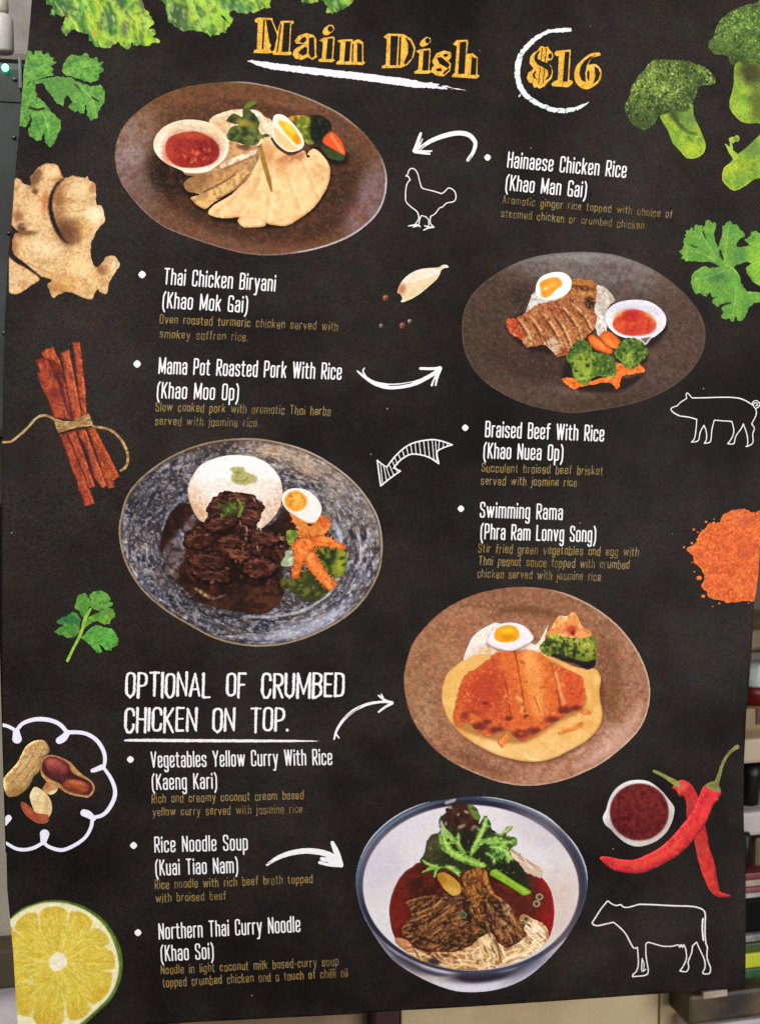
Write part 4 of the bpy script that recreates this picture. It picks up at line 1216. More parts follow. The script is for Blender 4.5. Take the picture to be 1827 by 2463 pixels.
c.ell(900, 980, 110, 80, (92, 54, 38), -10, .5, .8).ell(560, 980, 160, 50, (74, 46, 34), 12, .5, .7).ell(960, 500, 70, 60, (34, 26, 24), 0, .5, .7).line([(500, 930), (560, 970), (610, 985), (690, 945)], (14, 18, 14, 5), (216, 174, 132), 3, .8).ell(520, 930, 30, 8, (226, 186, 140), 10, .5, .8)
c.cloud((84, 48, 34), 14, .58, .2, .5).cloud((26, 18, 16), 12, .58, .2, .5).mottle(4, .15).make('sauce', plate, 2)
Pd = [(448, 340), (470, 270), (530, 190), (640, 145), (740, 135), (850, 150), (940, 200), (1000, 290), (1006, 390), (980, 470), (920, 540), (870, 572), (830, 520), (720, 420), (600, 440), (560, 525), (510, 512), (462, 420)]
c = pic(T, Pd, (236, 231, 228), 33, rough=.6).ell(500, 420, 70, 130, (214, 184, 152), -20, .7, .7).ell(940, 480, 60, 120, (200, 164, 128), 20, .7, .7).ell(800, 330, 260, 60, (222, 206, 190), 0, .7, .6).ell(740, 200, 200, 60, (240, 237, 236), 0, .7, .7).ell(700, 490, 260, 100, (208, 176, 148), 0, .6, .65).ell(480, 470, 60, 80, (196, 150, 112), -20, .7, .6).ell(990, 420, 40, 120, (206, 176, 152), 10, .7, .6).rim((206, 160, 124), 4, .5, 4, 20, 200, (730, 300)).cloud((240, 234, 228), 5, .58, .2, .5).mottle(4, .05)
c.poly([(697, 212), (780, 205), (790, 232), (855, 260), (850, 295), (760, 312), (705, 280), (720, 250)], (160, 156, 92), 6, .8, rough=2)
for k in range(9):
    a = k * 1.3
    c.line([(740 + 40 * math.cos(a) + k * 5, 255 + 26 * math.sin(a)), (770 + 36 * math.cos(a + 1), 262 + 26 * math.sin(a + 1)), (760 + 50 * math.cos(a + 2), 262 + 28 * math.sin(a + 2))], 9, (124, 122, 52) if k % 2 else (186, 180, 112), 1.5, .8)
c.make('rice_dome', plate, 3)
Pf = [(420, 610), (480, 565), (560, 520), (562, 440), (620, 370), (690, 348), (760, 352), (830, 375), (900, 432), (880, 500), (860, 560), (960, 585), (1035, 650), (1010, 760), (980, 880), (1000, 920), (900, 900), (700, 960), (560, 940), (470, 890), (430, 800), (432, 700)]
c = pic(T, Pf, (54, 30, 26), 34, 1.5, rough=5.0, rs=9).cloud((98, 54, 42), 9, .56, .2, .7, 3).cloud((26, 18, 16), 8, .58, .2, .8, 3)
c.ell(730, 430, 150, 70, (98, 52, 54), 0, .5, .8).ell(540, 640, 110, 60, (104, 58, 44), -20, .5, .8).ell(520, 770, 90, 50, (84, 42, 34), 0, .5, .8).ell(710, 630, 90, 40, (32, 28, 22), 8, .4, .9).ell(800, 820, 170, 90, (34, 22, 18), 0, .5, .85).ell(760, 720, 120, 36, (110, 62, 40), 20, .6, .7)
c.dabs(90, (430, 380, 1000, 900), 13, [(120, 66, 48), (40, 24, 20), (92, 48, 40), (30, 20, 18), (140, 84, 60)], None, 2.2, .65, poly=Pf)
c.dabs(36, (780, 380, 900, 700), 7, [(214, 178, 170), (150, 84, 90), (226, 200, 190)], 70, 4, .75).dabs(26, (820, 590, 1020, 680), 7, [(206, 158, 132), (160, 106, 84)], 15, 3, .75).dabs(18, (520, 780, 690, 830), 7, [(190, 104, 84), (160, 80, 64)], 5, 3, .7)
c.dabs(14, (640, 520, 860, 770), 8, [(176, 96, 58), (196, 120, 72)], 10, 3, .7)
for x, y, rx, ry, a in ((520, 640, 95, 48, -12), (560, 765, 115, 48, 5), (720, 655, 105, 36, 10), (770, 735, 95, 42, 20), (900, 625, 95, 40, 14), (640, 545, 95, 44, -10), (600, 855, 105, 36, 8), (870, 800, 105, 60, 0), (820, 500, 70, 50, 30), (640, 420, 60, 40, -20), (740, 390, 80, 30, 5)):
    c.poly(oval(x, y + 4, rx * 1.1, ry * 1.25, a, 12), (22, 14, 13), 5, .85, rough=6, rs=10).poly(oval(x, y - 4, rx, ry, a, 12), (146, 86, 66) if (int(x) // 10) % 2 else (104, 60, 47), 6, .85, rough=8, rs=9, col2=(62, 35, 29))
    ca, sa = math.cos(math.radians(a)), math.sin(math.radians(a))
    c.line([(x + u * rx * ca + v * ry * sa, y + u * rx * sa - v * ry * ca) for u, v in ((-.7, .3), (-.2, .7), (.5, .5))], (3, 9, 3), (166, 106, 84), 2, .55, rough=1.5)
    fibres(c, 7, (x - rx * .7, y - ry * .6, x + rx * .7, y + ry * .6), a, 26, 7, [(120, 68, 52), (44, 26, 22), (150, 90, 66)], None, int(x))
c.ell(690, 450, 56, 40, (76, 88, 44), 10, .5, .8).dabs(20, (630, 400, 790, 500), 10, [(124, 156, 66), (92, 122, 50), (60, 64, 36)], op=.8).line([(745, 400), (768, 440), (750, 495)], 16, (128, 160, 64), 2, .85).dabs(70, (430, 380, 1000, 940), 6, [(22, 15, 14), (18, 13, 12), (170, 112, 88), (128, 72, 56)], None, 2.6, .8, poly=Pf).cloud((30, 20, 18), 5, .64, .15, .35, 3).make('braised_beef', plate, 4)
Pg = [[(1000, 862), (1060, 870), (1120, 820), (1180, 800), (1230, 870), (1285, 925), (1240, 985), (1150, 1005), (1050, 935), (1003, 918)], [(1195, 690), (1260, 668), (1340, 680), (1388, 722), (1386, 800), (1350, 855), (1290, 850), (1230, 765)],
      [(1032, 590), (1060, 578), (1112, 590), (1080, 640), (1070, 680), (1035, 650)], [(962, 735), (1000, 712), (1062, 700), (1078, 740), (1070, 785), (1012, 792)]]
PGc = [((62, 66, 34), [(96, 98, 44), (40, 44, 26), (110, 108, 52)]), ((70, 82, 36), [(150, 152, 54), (36, 46, 28), (120, 132, 50)]), ((112, 134, 52), [(148, 160, 66), (84, 104, 44)]), ((160, 172, 140), [(206, 214, 190), (110, 130, 80), (186, 196, 160)])]
for i, q in enumerate(Pg):
    c = pic(T, q, PGc[i][0], 36 + i, 1.6, rough=1.8, rs=5)
    xs, ys = [p[0] for p in q], [p[1] for p in q]
    if i == 1:
        c.ell(1350, 760, 44, 80, (164, 164, 60), 0, .6, .85).ell(1275, 730, 54, 60, (40, 50, 30), 20, .4, .9)
    if i == 0:
        c.ell(1040, 890, 40, 20, (110, 112, 54), 0, .6, .8)
    c.dabs(40 if i < 2 else 16, (min(xs), min(ys), max(xs), max(ys)), 12, PGc[i][1], op=.7).mottle(4, .15).make('vegetables', plate, 3)
Pk = [(1050, 480), (1110, 498), (1180, 535), (1242, 488), (1285, 530), (1275, 580), (1238, 612), (1300, 630), (1372, 670), (1370, 692), (1240, 672), (1188, 690), (1230, 760), (1290, 860), (1326, 882), (1310, 920), (1280, 930), (1230, 885), (1160, 802), (1138, 752),
      (1100, 862), (1062, 842), (1080, 740), (1066, 660), (1120, 625), (1110, 590)]
c = Canvas(T, [(1030, 465), (1390, 950)], 6, 1.3, 41).shape(Pk, True, 2.6, 5)
R = np.random.RandomState(12)
for i in range(len(Pk)):
    for u in (.25, .6, .9):
        a_, b_ = np.array(Pk[i], float), np.array(Pk[(i + 1) % len(Pk)], float)
        m_ = a_ + (b_ - a_) * u
        n_ = np.array([b_[1] - a_[1], a_[0] - b_[0]]) / (np.linalg.norm(b_ - a_) + 1e-6)
        c.stroke_shape([tuple(m_), tuple(m_ + n_ * R.uniform(4, 20) + R.uniform(-6, 6, 2))], (11, 4), False)
c.fill((224, 126, 60))
c.detail = 1.0
fibres(c, 46, (1050, 480, 1372, 930), 55, 34, 9, [(246, 172, 100), (190, 92, 44), (236, 148, 76), (166, 76, 38)], Pk, 9).cloud((240, 160, 84), 8, .55, .2, .6).cloud((180, 84, 40), 9, .6, .2, .6).line([(1110, 600), (1180, 640), (1300, 660)], 7, (172, 78, 40), 2, .6).line([(1140, 700), (1190, 790), (1260, 880)], 8, (246, 172, 100), 3, .6).poly([(1070, 490), (1160, 540), (1240, 560), (1230, 600), (1130, 590)], (206, 136, 70), 5, .7).ell(1170, 548, 14, 8, (40, 28, 22), 0, .4, .9).line([(1066, 660), (1120, 630), (1240, 612)], 8, (130, 66, 36), 3, .6).line([(1100, 862), (1140, 752), (1188, 690)], 6, (140, 70, 38), 3, .6)
c.rim((160, 78, 40), 3, .5, 4, 0, 140, (1180, 680))
c.make('carrot_shreds', plate, 5)
Pe = [(1004, 400), (1020, 352), (1080, 330), (1160, 345), (1220, 400), (1240, 460), (1212, 520), (1165, 536), (1090, 500), (1030, 455)]
c = pic(T, Pe, (234, 226, 220), 42, 1.4).ell(1087, 407, 66, 60, (222, 154, 56), 10, .12).ell(1090, 400, 34, 30, (240, 192, 110), 0, .5, .8).dabs(9, (1050, 370, 1125, 445), 11, [(236, 176, 90), (196, 118, 36)], op=.7).rim((204, 178, 150), 3, .5, 3, 60, 180, (1120, 430))
c.make('egg', plate, 6)

# --- crumbed chicken, lower right
T = (960, 1390, .37530)
P = [(28, 660), (40, 560), (80, 430), (150, 330), (270, 215), (420, 130), (580, 80), (750, 58), (900, 65), (1050, 95), (1200, 160), (1330, 245), (1440, 350), (1530, 480), (1585, 610), (1605, 740), (1580, 880), (1520, 990),
     (1410, 1100), (1290, 1190), (1150, 1260), (1000, 1310), (820, 1332), (650, 1310), (480, 1250), (320, 1170), (190, 1060), (90, 920), (45, 790)]
c = pic(T, P, (160, 116, 88), 51, rough=.5)
c.ell(800, 130, 500, 70, (134, 94, 70), 6, .6, .7).ell(880, 230, 380, 26, (106, 72, 50), 8, .8, .6).ell(250, 400, 160, 160, (164, 118, 84), -40, .7, .6).ell(100, 700, 90, 240, (158, 118, 84), 0, .7, .6)
c.ell(1340, 640, 90, 330, (122, 82, 58), -8, .6, .75).ell(1480, 700, 90, 300, (158, 114, 92), -6, .7, .6).ell(1260, 1080, 260, 80, (206, 164, 146), -32, .7, .8).ell(700, 1230, 400, 60, (168, 118, 96), 8, .7, .6).ell(1000, 1260, 260, 50, (190, 142, 122), -10, .7, .6).ell(500, 1180, 160, 40, (118, 78, 62), 28, .6, .6)
c.ell(640, 300, 300, 60, (150, 106, 82), -8, .7, .6).ell(160, 850, 60, 140, (172, 138, 108), -15, .7, .6)
c.cloud((112, 74, 50), 9, .58, .25, .4, 3).cloud((196, 152, 124), 5, .6, .2, .4, 3).cloud((150, 96, 72), 24, .6, .2, .35).mottle(3, .12)
c.line([(560, 250), (720, 205), (880, 205), (1040, 250)], (6, 40, 44, 10), (104, 70, 48), 8, .6).line([(1300, 420), (1370, 560), (1380, 720), (1320, 880)], (10, 70, 80, 20), (122, 80, 56), 14, .5).line([(1130, 1210), (1320, 1110), (1470, 970), (1550, 800)], (20, 80, 70, 20), (212, 174, 158), 16, .65).line([(330, 1120), (520, 1215), (760, 1260)], (10, 36, 16), (124, 82, 64), 10, .5)
c.rim((222, 196, 184), 3.4, .7, 2.5, -70, 60, (800, 690)).rim((214, 184, 168), 3, .6, 2.5, 60, 130, (800, 690)).rim((120, 84, 62), 2.4, .5, 2, 150, 270, (800, 690))
contact(c, [(270, 740), (370, 552), (500, 480), (840, 440), (1255, 582), (1299, 860), (1200, 1040), (950, 1166), (680, 1150), (420, 1020)], 6, 12, .55, 16, (84, 52, 36))
plate = c.make('dinner_plate', POSTER, 1, 'tan stoneware plate with orange crumbed chicken on yellow peanut sauce')
Ps = [(270, 740), (300, 620), (370, 552), (420, 520), (500, 480), (620, 460), (840, 440), (930, 480), (1100, 560), (1190, 580), (1255, 582), (1288, 640), (1280, 720), (1285, 790), (1299, 860), (1280, 950), (1200, 1040), (1080, 1110), (950, 1166), (820, 1176), (680, 1150), (560, 1105), (420, 1020), (330, 930), (288, 850)]
c = pic(T, Ps, (226, 178, 108), 52).ell(330, 720, 60, 160, (222, 180, 104), 10, .6, .6).ell(900, 1090, 330, 70, (232, 196, 134), -6, .7, .7).ell(1230, 780, 60, 160, (216, 164, 92), 0, .7, .6).ell(1060, 960, 200, 80, (226, 170, 98), -20, .7, .6)
c.line([(800, 1120), (830, 1155), (900, 1168)], (6, 14, 6), (246, 228, 186), 3, .8).line([(880, 1030), (960, 1100), (1040, 1130)], 8, (206, 152, 84), 3, .5).ell(600, 1080, 70, 30, (240, 212, 164), 20, .7, .7).rim((196, 130, 78), 3, .6, 3).cloud((240, 204, 140), 18, .58, .2, .4)
contact(c, [(345, 890), (470, 590), (900, 480), (1180, 700), (1160, 840), (1022, 905), (800, 1042), (560, 1014), (380, 952)], 2, 16, .6, 12, (150, 92, 50))
c.detail = .5
c.make('peanut_sauce', plate, 2)
Pr = [(410, 525), (440, 430), (480, 362), (560, 310), (640, 290), (820, 400), (880, 420), (950, 300), (930, 380), (905, 470), (700, 500), (560, 490), (470, 500)]
c = pic(T, Pr, (228, 219, 210), 53, rough=.8, rs=5).ell(540, 480, 90, 40, (220, 188, 146), -20, .7, .8).ell(700, 470, 160, 24, (206, 140, 96), 4, .7, .7).ell(910, 370, 30, 70, (226, 204, 166), 20, .6, .6).cloud((242, 236, 228), 6, .56, .2, .5).mottle(4, .05)
contact(c, [(562, 400), (640, 297), (800, 310), (852, 395), (720, 465), (580, 432)], -4, 12, .65, 10, (150, 112, 88))
c.make('rice', plate, 3)
Pv = [(893, 440), (930, 400), (950, 380), (962, 345), (1100, 370), (1150, 390), (1212, 360), (1256, 400), (1258, 480), (1250, 560), (1200, 586), (1130, 550), (1000, 510), (930, 490)]
c = pic(T, Pv, (104, 118, 44), 54, 1.5, rough=2, rs=5)
c.poly([(960, 510), (1000, 480), (1120, 520), (1200, 535), (1252, 520), (1248, 566), (1200, 588), (1120, 552), (1000, 525)], (36, 28, 28), 5).ell(990, 430, 80, 40, (46, 58, 36), 15, .4, .9).ell(1060, 460, 60, 50, (52, 62, 34), 0, .5, .8).ell(1190, 450, 60, 66, (158, 158, 66), 0, .4, .9).ell(1040, 385, 80, 22, (166, 170, 64), 10, .6, .8)
c.ell(1000, 375, 60, 24, (190, 190, 80), 10, .6, .8).ell(1160, 410, 60, 30, (196, 190, 96), 10, .6, .7)
veg(c, (900, 360, 1256, 500), 130, None, [(150, 156, 58), (70, 88, 40), (166, 168, 78), (44, 56, 34), (124, 138, 50)], 9)
c.ell(1120, 470, 12, 50, (34, 36, 26), 10, .5, .8).mottle(4, .15).make('broccoli', plate, 4)
Pt = [(938, 365), (965, 320), (990, 275), (1020, 235), (1058, 245), (1110, 215), (1138, 240), (1160, 300), (1200, 330), (1224, 345), (1212, 375), (1120, 385), (1050, 372), (980, 352)]
c = pic(T, Pt, (222, 152, 90), 55, 1.5, rough=2.2, rs=5).cloud((240, 184, 124), 7, .54, .2, .7).cloud((196, 112, 56), 7, .6, .2, .6).ell(1100, 330, 34, 26, (186, 60, 44), 0, .5, .9).ell(1108, 352, 14, 16, (96, 30, 34), 0, .5, .8).ell(1058, 250, 16, 12, (240, 226, 210), 0, .5, .9)
c.make('carrot_topping', plate, 5)
Pe = [(562, 400), (590, 340), (640, 297), (720, 285), (800, 310), (845, 360), (852, 395), (800, 432), (720, 465), (640, 455), (580, 432)]
c = pic(T, Pe, (232, 226, 228), 56, 1.4).poly([(605, 370), (620, 325), (660, 308), (705, 300), (750, 320), (766, 365), (740, 400), (680, 412), (625, 402)], (226, 164, 34), 4).ell(690, 335, 40, 16, (240, 196, 60), 0, .6, .8).ell(700, 380, 50, 16, (206, 136, 24), 0, .6, .7).rim((206, 176, 186), 3, .6, 3, 20, 160, (710, 370)).make('egg', plate, 5)
Pk = [(345, 890), (358, 810), (372, 740), (402, 655), (440, 600), (470, 590), (520, 560), (580, 510), (640, 470), (740, 466), (830, 460), (920, 490), (970, 540), (1060, 580), (1130, 612), (1172, 640), (1182, 760), (1162, 840), (1110, 850), (1060, 872), (1022, 905), (960, 940), (880, 990),
      (800, 1042), (740, 1022), (700, 970), (650, 985), (600, 1002), (560, 1014), (480, 962), (430, 922), (380, 952)]
c = pic(T, Pk, (210, 108, 58), 57, 1.4, rough=2.6, rs=5)
c.ell(560, 740, 180, 160, (182, 74, 48), 0, .6, .8).ell(860, 620, 130, 160, (214, 128, 62), -10, .6, .8).ell(1100, 720, 70, 120, (206, 92, 50), -10, .6, .7).ell(660, 540, 150, 40, (216, 122, 60), -15, .7, .7).ell(820, 780, 60, 160, (214, 124, 54), -12, .6, .6)
c.cloud((160, 62, 40), 6, .6, .2, .4, 3).cloud((232, 140, 78), 5, .6, .2, .4, 3)
for pth, w, col, op in (([(600, 540), (530, 720), (480, 900)], (90, 150, 90), (178, 72, 50), .6), ([(690, 500), (720, 700), (750, 950)], (50, 70, 60), (214, 112, 60), .6), ([(830, 480), (860, 640), (890, 860)], (90, 120, 70), (234, 164, 94), .65), ([(930, 560), (960, 700), (985, 860)], (20, 40, 30), (206, 104, 52), .6), ([(1090, 640), (1110, 780)], (90, 80), (198, 88, 54), .6), ([(820, 500), (840, 560)], (60, 50), (240, 172, 104), .6)):
    c.line(pth, w, col, 14, op)
for pth, w in (([(735, 470), (755, 560), (768, 650), (790, 760), (800, 900)], (14, 8, 7, 10, 12)), ([(965, 540), (1000, 660), (1020, 780), (1030, 860)], (6, 8, 10, 12)), ([(650, 600), (690, 720), (710, 900)], (5, 7, 6)), ([(860, 760), (900, 860)], 6)):
    c.line(pth, w, (128, 52, 34), 2, .75)
c.line([(750, 765), (790, 800), (780, 850)], 22, (226, 172, 112), 3, .8).line([(1000, 610), (1020, 700), (1050, 800)], 22, (224, 168, 112), 4, .75).line([(880, 770), (910, 870)], 10, (230, 170, 104), 2, .7)
for x, y, r in ((440, 880, 50), (510, 950, 50), (620, 975, 50), (770, 1000, 54), (860, 980, 46), (980, 905, 44), (1060, 845, 50), (1130, 830, 34), (700, 900, 30), (810, 880, 16), (560, 920, 30), (545, 800, 20)):
    c.ell(x, y, r, r * .5, (96, 38, 42), 0, .6, .75)
c.dabs(70, (360, 500, 1170, 1020), 10, [(224, 128, 66), (160, 60, 40), (236, 152, 90)], None, 1.8, .55, poly=Pk).ell(470, 890, 40, 24, (222, 120, 58), 20, .6, .8).ell(660, 1000, 50, 20, (220, 130, 66), 0, .6, .7).mottle(3, .08).make('crumbed_chicken', plate, 6)
for i, q in enumerate(([(1018, 988), (1090, 958), (1165, 920), (1172, 950), (1100, 980), (1030, 1002)], [(630, 1048), (690, 990), (708, 1000), (690, 1050), (655, 1086), (640, 1070)], [(1160, 850), (1200, 838), (1226, 868), (1180, 876)])):
    pic(T, q, (212, 126, 66), 58 + i, 1.3, rough=1, rs=4).cloud((236, 168, 102), 6, .55, .2, .6).make('crumb', plate, 5)

# --- noodle soup bowl
T = (840, 1880, .36320)
P = [(42, 680), (55, 560), (100, 440), (170, 340), (270, 250), (390, 180), (520, 135), (690, 112), (745, 104), (860, 98), (1000, 112), (1150, 155), (1300, 225), (1420, 330), (1510, 440), (1565, 570), (1573, 700), (1545, 830),
     (1490, 945), (1400, 1080), (1280, 1210), (1150, 1310), (1000, 1370), (850, 1392), (700, 1385), (560, 1340), (420, 1270), (300, 1190), (220, 1100), (130, 960), (70, 830)]
c = pic(T, P, (206, 202, 212), 71, rough=.4)
c.detail = .5
c.poly([(120, 930), (260, 1100), (480, 1230), (760, 1290), (1000, 1270), (1250, 1150), (1420, 1000), (1380, 1090), (1200, 1250), (1000, 1310), (800, 1330), (700, 1300), (560, 1300), (430, 1235), (250, 1120)], (54, 48, 62), 12, .9)
c.poly([(340, 1200), (480, 1260), (600, 1290), (740, 1275), (680, 1310), (620, 1340), (700, 1370), (560, 1345), (420, 1275)], (196, 186, 182), 10, .9).line([(1000, 1345), (1200, 1240), (1360, 1100), (1480, 960)], (36, 44, 36, 10), (214, 214, 228), 10, .9)
c.line([(130, 960), (240, 1120), (330, 1200)], 26, (120, 118, 128), 5, .7).line([(560, 1330), (760, 1378), (1000, 1360)], (12, 26, 16), (222, 220, 228), 6, .8).ell(850, 1285, 190, 44, (42, 36, 50), -4, .5, .85).ell(400, 1215, 120, 30, (66, 60, 72), 28, .6, .7).ell(1180, 1230, 170, 40, (96, 92, 108), -32, .7, .6)


c.poly(oval(808, 684, 766, 586, 2), (62, 70, 92), 3).poly(oval(808, 686, 742, 562, 2), (50, 46, 60), 4)
for t0, t1, w, col in ((150, 245, 24, (84, 116, 138)), (190, 255, 9, (140, 164, 178)), (272, 330, 16, (74, 92, 116)), (-30, 40, 14, (66, 94, 124)), (45, 100, 16, (86, 100, 124)), (60, 130, 7, (120, 132, 148)), (100, 160, 12, (70, 74, 96)), (278, 320, 5, (140, 156, 166))):
    pts = [(808 + 752 * math.cos(math.radians(t)), 685 + 572 * math.sin(math.radians(t))) for t in np.linspace(t0, t1, 9)]
    c.line(pts, (2,) + (w,) * 7 + (2,), col, 4, .8)
c.line([(808 + 738 * math.cos(math.radians(t)), 690 + 556 * math.sin(math.radians(t))) for t in np.linspace(0, 360, 40)], 30, (46, 40, 54), 5, .8)
c.poly(oval(803, 702, 714, 548, 2), (220, 215, 218), 3)
c.ell(1380, 800, 120, 260, (206, 180, 166), 10, .7, .6).ell(220, 560, 120, 200, (196, 188, 204), 20, .7, .6).ell(1250, 330, 200, 90, (190, 180, 190), 35, .7, .5).ell(400, 320, 180, 70, (212, 208, 216), -30, .7, .6).cloud((216, 208, 206), 24, .55, .3, .4, 2, None, oval(802, 704, 690, 524, 2), 6)
c.line([(640, 140), (695, 122)], 20, (206, 196, 198), 3, .8)
bowl = c.make('soup_bowl', POSTER, 1, 'white bowl with dark blue rim holding red beef noodle soup and salad leaves')
Ps = [(263, 850), (290, 720), (350, 612), (420, 560), (470, 530), (700, 480), (1000, 500), (1150, 590), (1250, 620), (1322, 700), (1354, 850), (1330, 1010), (1250, 1112), (1100, 1192), (900, 1240), (700, 1240), (500, 1192), (370, 1120), (290, 1010)]
c = pic(T, Ps, (92, 34, 28), 72, rough=.8)
c.ell(1300, 830, 60, 220, (150, 34, 36), -6, .7, .8).ell(330, 800, 70, 220, (122, 38, 30), 12, .7, .7).ell(520, 680, 180, 120, (58, 30, 24), 0, .6, .8).ell(1050, 620, 160, 90, (48, 32, 26), 20, .6, .8).ell(1150, 760, 160, 90, (86, 40, 32), 20, .6, .7).rim((176, 84, 70), 3, .6, 3, -180, -130, (800, 850)).rim((170, 30, 40), 5, .6, 4, -60, 20, (800, 850)).cloud((120, 50, 34), 14, .58, .2, .5).mottle(4, .14)
c.make('soup', bowl, 2)
Pn = [(300, 1030), (380, 1050), (450, 1110), (560, 1125), (740, 1115), (850, 1040), (930, 995), (1000, 1080), (1120, 1050), (1160, 990), (1120, 930), (1150, 875), (1210, 905), (1295, 955), (1315, 1030), (1250, 1112), (1100, 1192), (900, 1240), (700, 1240), (500, 1192), (400, 1140), (320, 1080)]
c = pic(T, Pn, (176, 128, 84), 73, 1.6, rough=2, rs=5)
R = np.random.RandomState(7)
NC = [(232, 206, 160), (222, 186, 136), (240, 220, 184), (206, 164, 112), (150, 96, 58), (96, 56, 40)]
for _ in range(240):
    x, y = R.uniform(400, 1300), R.uniform(930, 1235)
    a = R.choice([20, 60, 100, 150, 170]) + R.uniform(-20, 20)
    L = R.uniform(30, 90)
    dx, dy = L * math.cos(math.radians(a)), L * math.sin(math.radians(a)) * .7
    c.line([(x - dx, y - dy), (x + R.uniform(-10, 10), y + R.uniform(-12, 12)), (x + dx, y + dy)], (5, R.uniform(9, 17), 5), NC[R.choice(6, p=[.27, .17, .22, .10, .13, .11])], 1.4, .9)
c.ell(930, 1080, 90, 60, (236, 212, 166), -30, .6, .6).ell(1200, 980, 60, 34, (232, 214, 186), 20, .5, .7).ell(560, 1190, 40, 22, (44, 38, 44), 10, .4, .85).ell(360, 1060, 40, 26, (206, 140, 104), 30, .5, .8)
fibres(c, 70, (820, 1000, 1290, 1190), -30, 60, 15, [(244, 226, 186), (232, 204, 154), (250, 236, 206), (196, 150, 100)], None, 5)
fibres(c, 40, (860, 990, 1010, 1150), 70, 56, 14, [(246, 230, 192), (224, 190, 138), (120, 74, 48)], None, 6)
fibres(c, 34, (1140, 880, 1320, 1080), 40, 44, 14, [(240, 222, 190), (214, 176, 130), (110, 50, 40), (250, 236, 214)], None, 7)
c.dabs(24, (420, 1080, 700, 1180), 14, [(70, 40, 32), (150, 70, 50), (196, 150, 104)], 30, 3, .7).mottle(3, .08).make('noodles', bowl, 3)
Pm = [(345, 985), (370, 920), (410, 880), (400, 830), (372, 800), (440, 765), (560, 745), (620, 735), (720, 742), (750, 690), (748, 600), (780, 570), (890, 566), (925, 690), (1010, 780), (1080, 830), (1110, 900), (1155, 940), (1150, 1040), (1060, 1092), (1000, 1082), (960, 1000), (850, 1035), (800, 1085), (640, 1120), (470, 1098), (380, 1040)]
c = pic(T, Pm, (84, 52, 36), 74, 1.3, rough=5, rs=12)
c.detail = .6
c.ell(600, 960, 240, 110, (92, 60, 40), -20, .6, .8).ell(640, 1050, 200, 50, (70, 44, 32), 0, .6, .8).ell(560, 850, 130, 50, (128, 84, 50), -28, .6, .7).ell(840, 700, 100, 120, (150, 92, 44), 10, .5, .8).ell(830, 590, 60, 30, (206, 134, 50), 0, .5, .8).ell(850, 800, 60, 50, (150, 84, 44), 0, .5, .8).ell(780, 810, 36, 60, (34, 28, 28), -10, .5, .9).ell(970, 820, 50, 50, (52, 44, 30), 0, .5, .8).ell(1080, 990, 70, 80, (124, 78, 58), 0, .5, .8)
for k in range(15):
    t = k / 14
    x0, y0 = 400 + 40 * t, 960 - 40 * t + 8 * k
    c.line([(x0, y0), (x0 + 120, y0 - 60 + 20 * t), (x0 + 300, y0 - 200 + 60 * t)], (5, 9, 4), [(170, 118, 70), (66, 40, 28), (146, 98, 60), (52, 34, 26)][k % 4], 2, .6)
MC = [(160, 108, 66), (104, 64, 40), (190, 138, 88), (58, 36, 28), (134, 86, 52), (80, 48, 34)]
fibres(c, 130, (350, 760, 800, 1110), -32, 62, 12, MC, [(345, 985), (410, 880), (440, 765), (720, 742), (790, 900), (850, 1035), (640, 1120), (380, 1040)], 1)
fibres(c, 60, (740, 570, 960, 860), 70, 44, 13, [(176, 112, 54), (206, 146, 72), (130, 78, 40), (84, 50, 34)], [(750, 600), (890, 570), (960, 760), (880, 860), (780, 840)], 2)
fibres(c, 70, (880, 780, 1160, 1090), 62, 46, 12, [(170, 116, 76), (206, 156, 104), (96, 60, 42), (60, 40, 32), (140, 92, 62)], [(900, 780), (1020, 790), (1155, 940), (1150, 1040), (1000, 1080), (940, 960)], 3)
c.line([(372, 800), (460, 765), (565, 752)], 14, (176, 118, 68), 2, .8).line([(410, 880), (500, 850), (560, 820), (640, 760)], 14, (196, 146, 92), 2.5, .75).line([(500, 960), (600, 890), (690, 830)], 14, (192, 146, 88), 2.5, .75).line([(345, 985), (420, 1010), (520, 1020)], 14, (186, 116, 66), 3, .75)
c.line([(900, 580), (915, 700), (990, 770), (1060, 850), (1100, 960)], (12, 22, 24, 20, 12), (200, 148, 84), 3, .85).line([(1030, 800), (1040, 860)], 40, (224, 190, 140), 4, .8).line([(910, 830), (915, 950), (990, 990), (1010, 1070)], (20, 34, 26, 14), (186, 134, 80), 4, .75).ell(880, 970, 30, 34, (36, 44, 28), 0, .5, .85).ell(820, 985, 40, 26, (184, 110, 66), -30, .5, .75)
for pth, w in (([(740, 730), (770, 830), (800, 960), (780, 1090)], (14, 40, 26, 10)), ([(600, 740), (560, 800), (430, 860)], (8, 22, 8)), ([(905, 690), (895, 820), (940, 980), (1000, 1080)], (8, 26, 20, 8)), ([(400, 1000), (560, 1060), (760, 1090)], (8, 26, 10)), ([(980, 780), (1000, 880), (1090, 960)], (8, 26, 8)), ([(660, 760), (620, 830), (520, 920), (420, 960)], (6, 12, 14, 6))):
    c.line(pth, w, (38, 26, 24), 4, .8)
c.dabs(120, (380, 600, 1150, 1090), 9, [(168, 112, 68), (48, 32, 26), (196, 142, 90), (70, 44, 32), (112, 62, 40)], -25, 3, .7, poly=Pm).cloud((44, 30, 26), 7, .6, .18, .6, 3).cloud((188, 134, 84), 5, .64, .15, .55, 3).make('beef', bowl, 4)
Py = [(578, 620), (605, 598), (650, 610), (700, 645), (732, 685), (732, 735), (685, 752), (640, 722), (600, 672)]
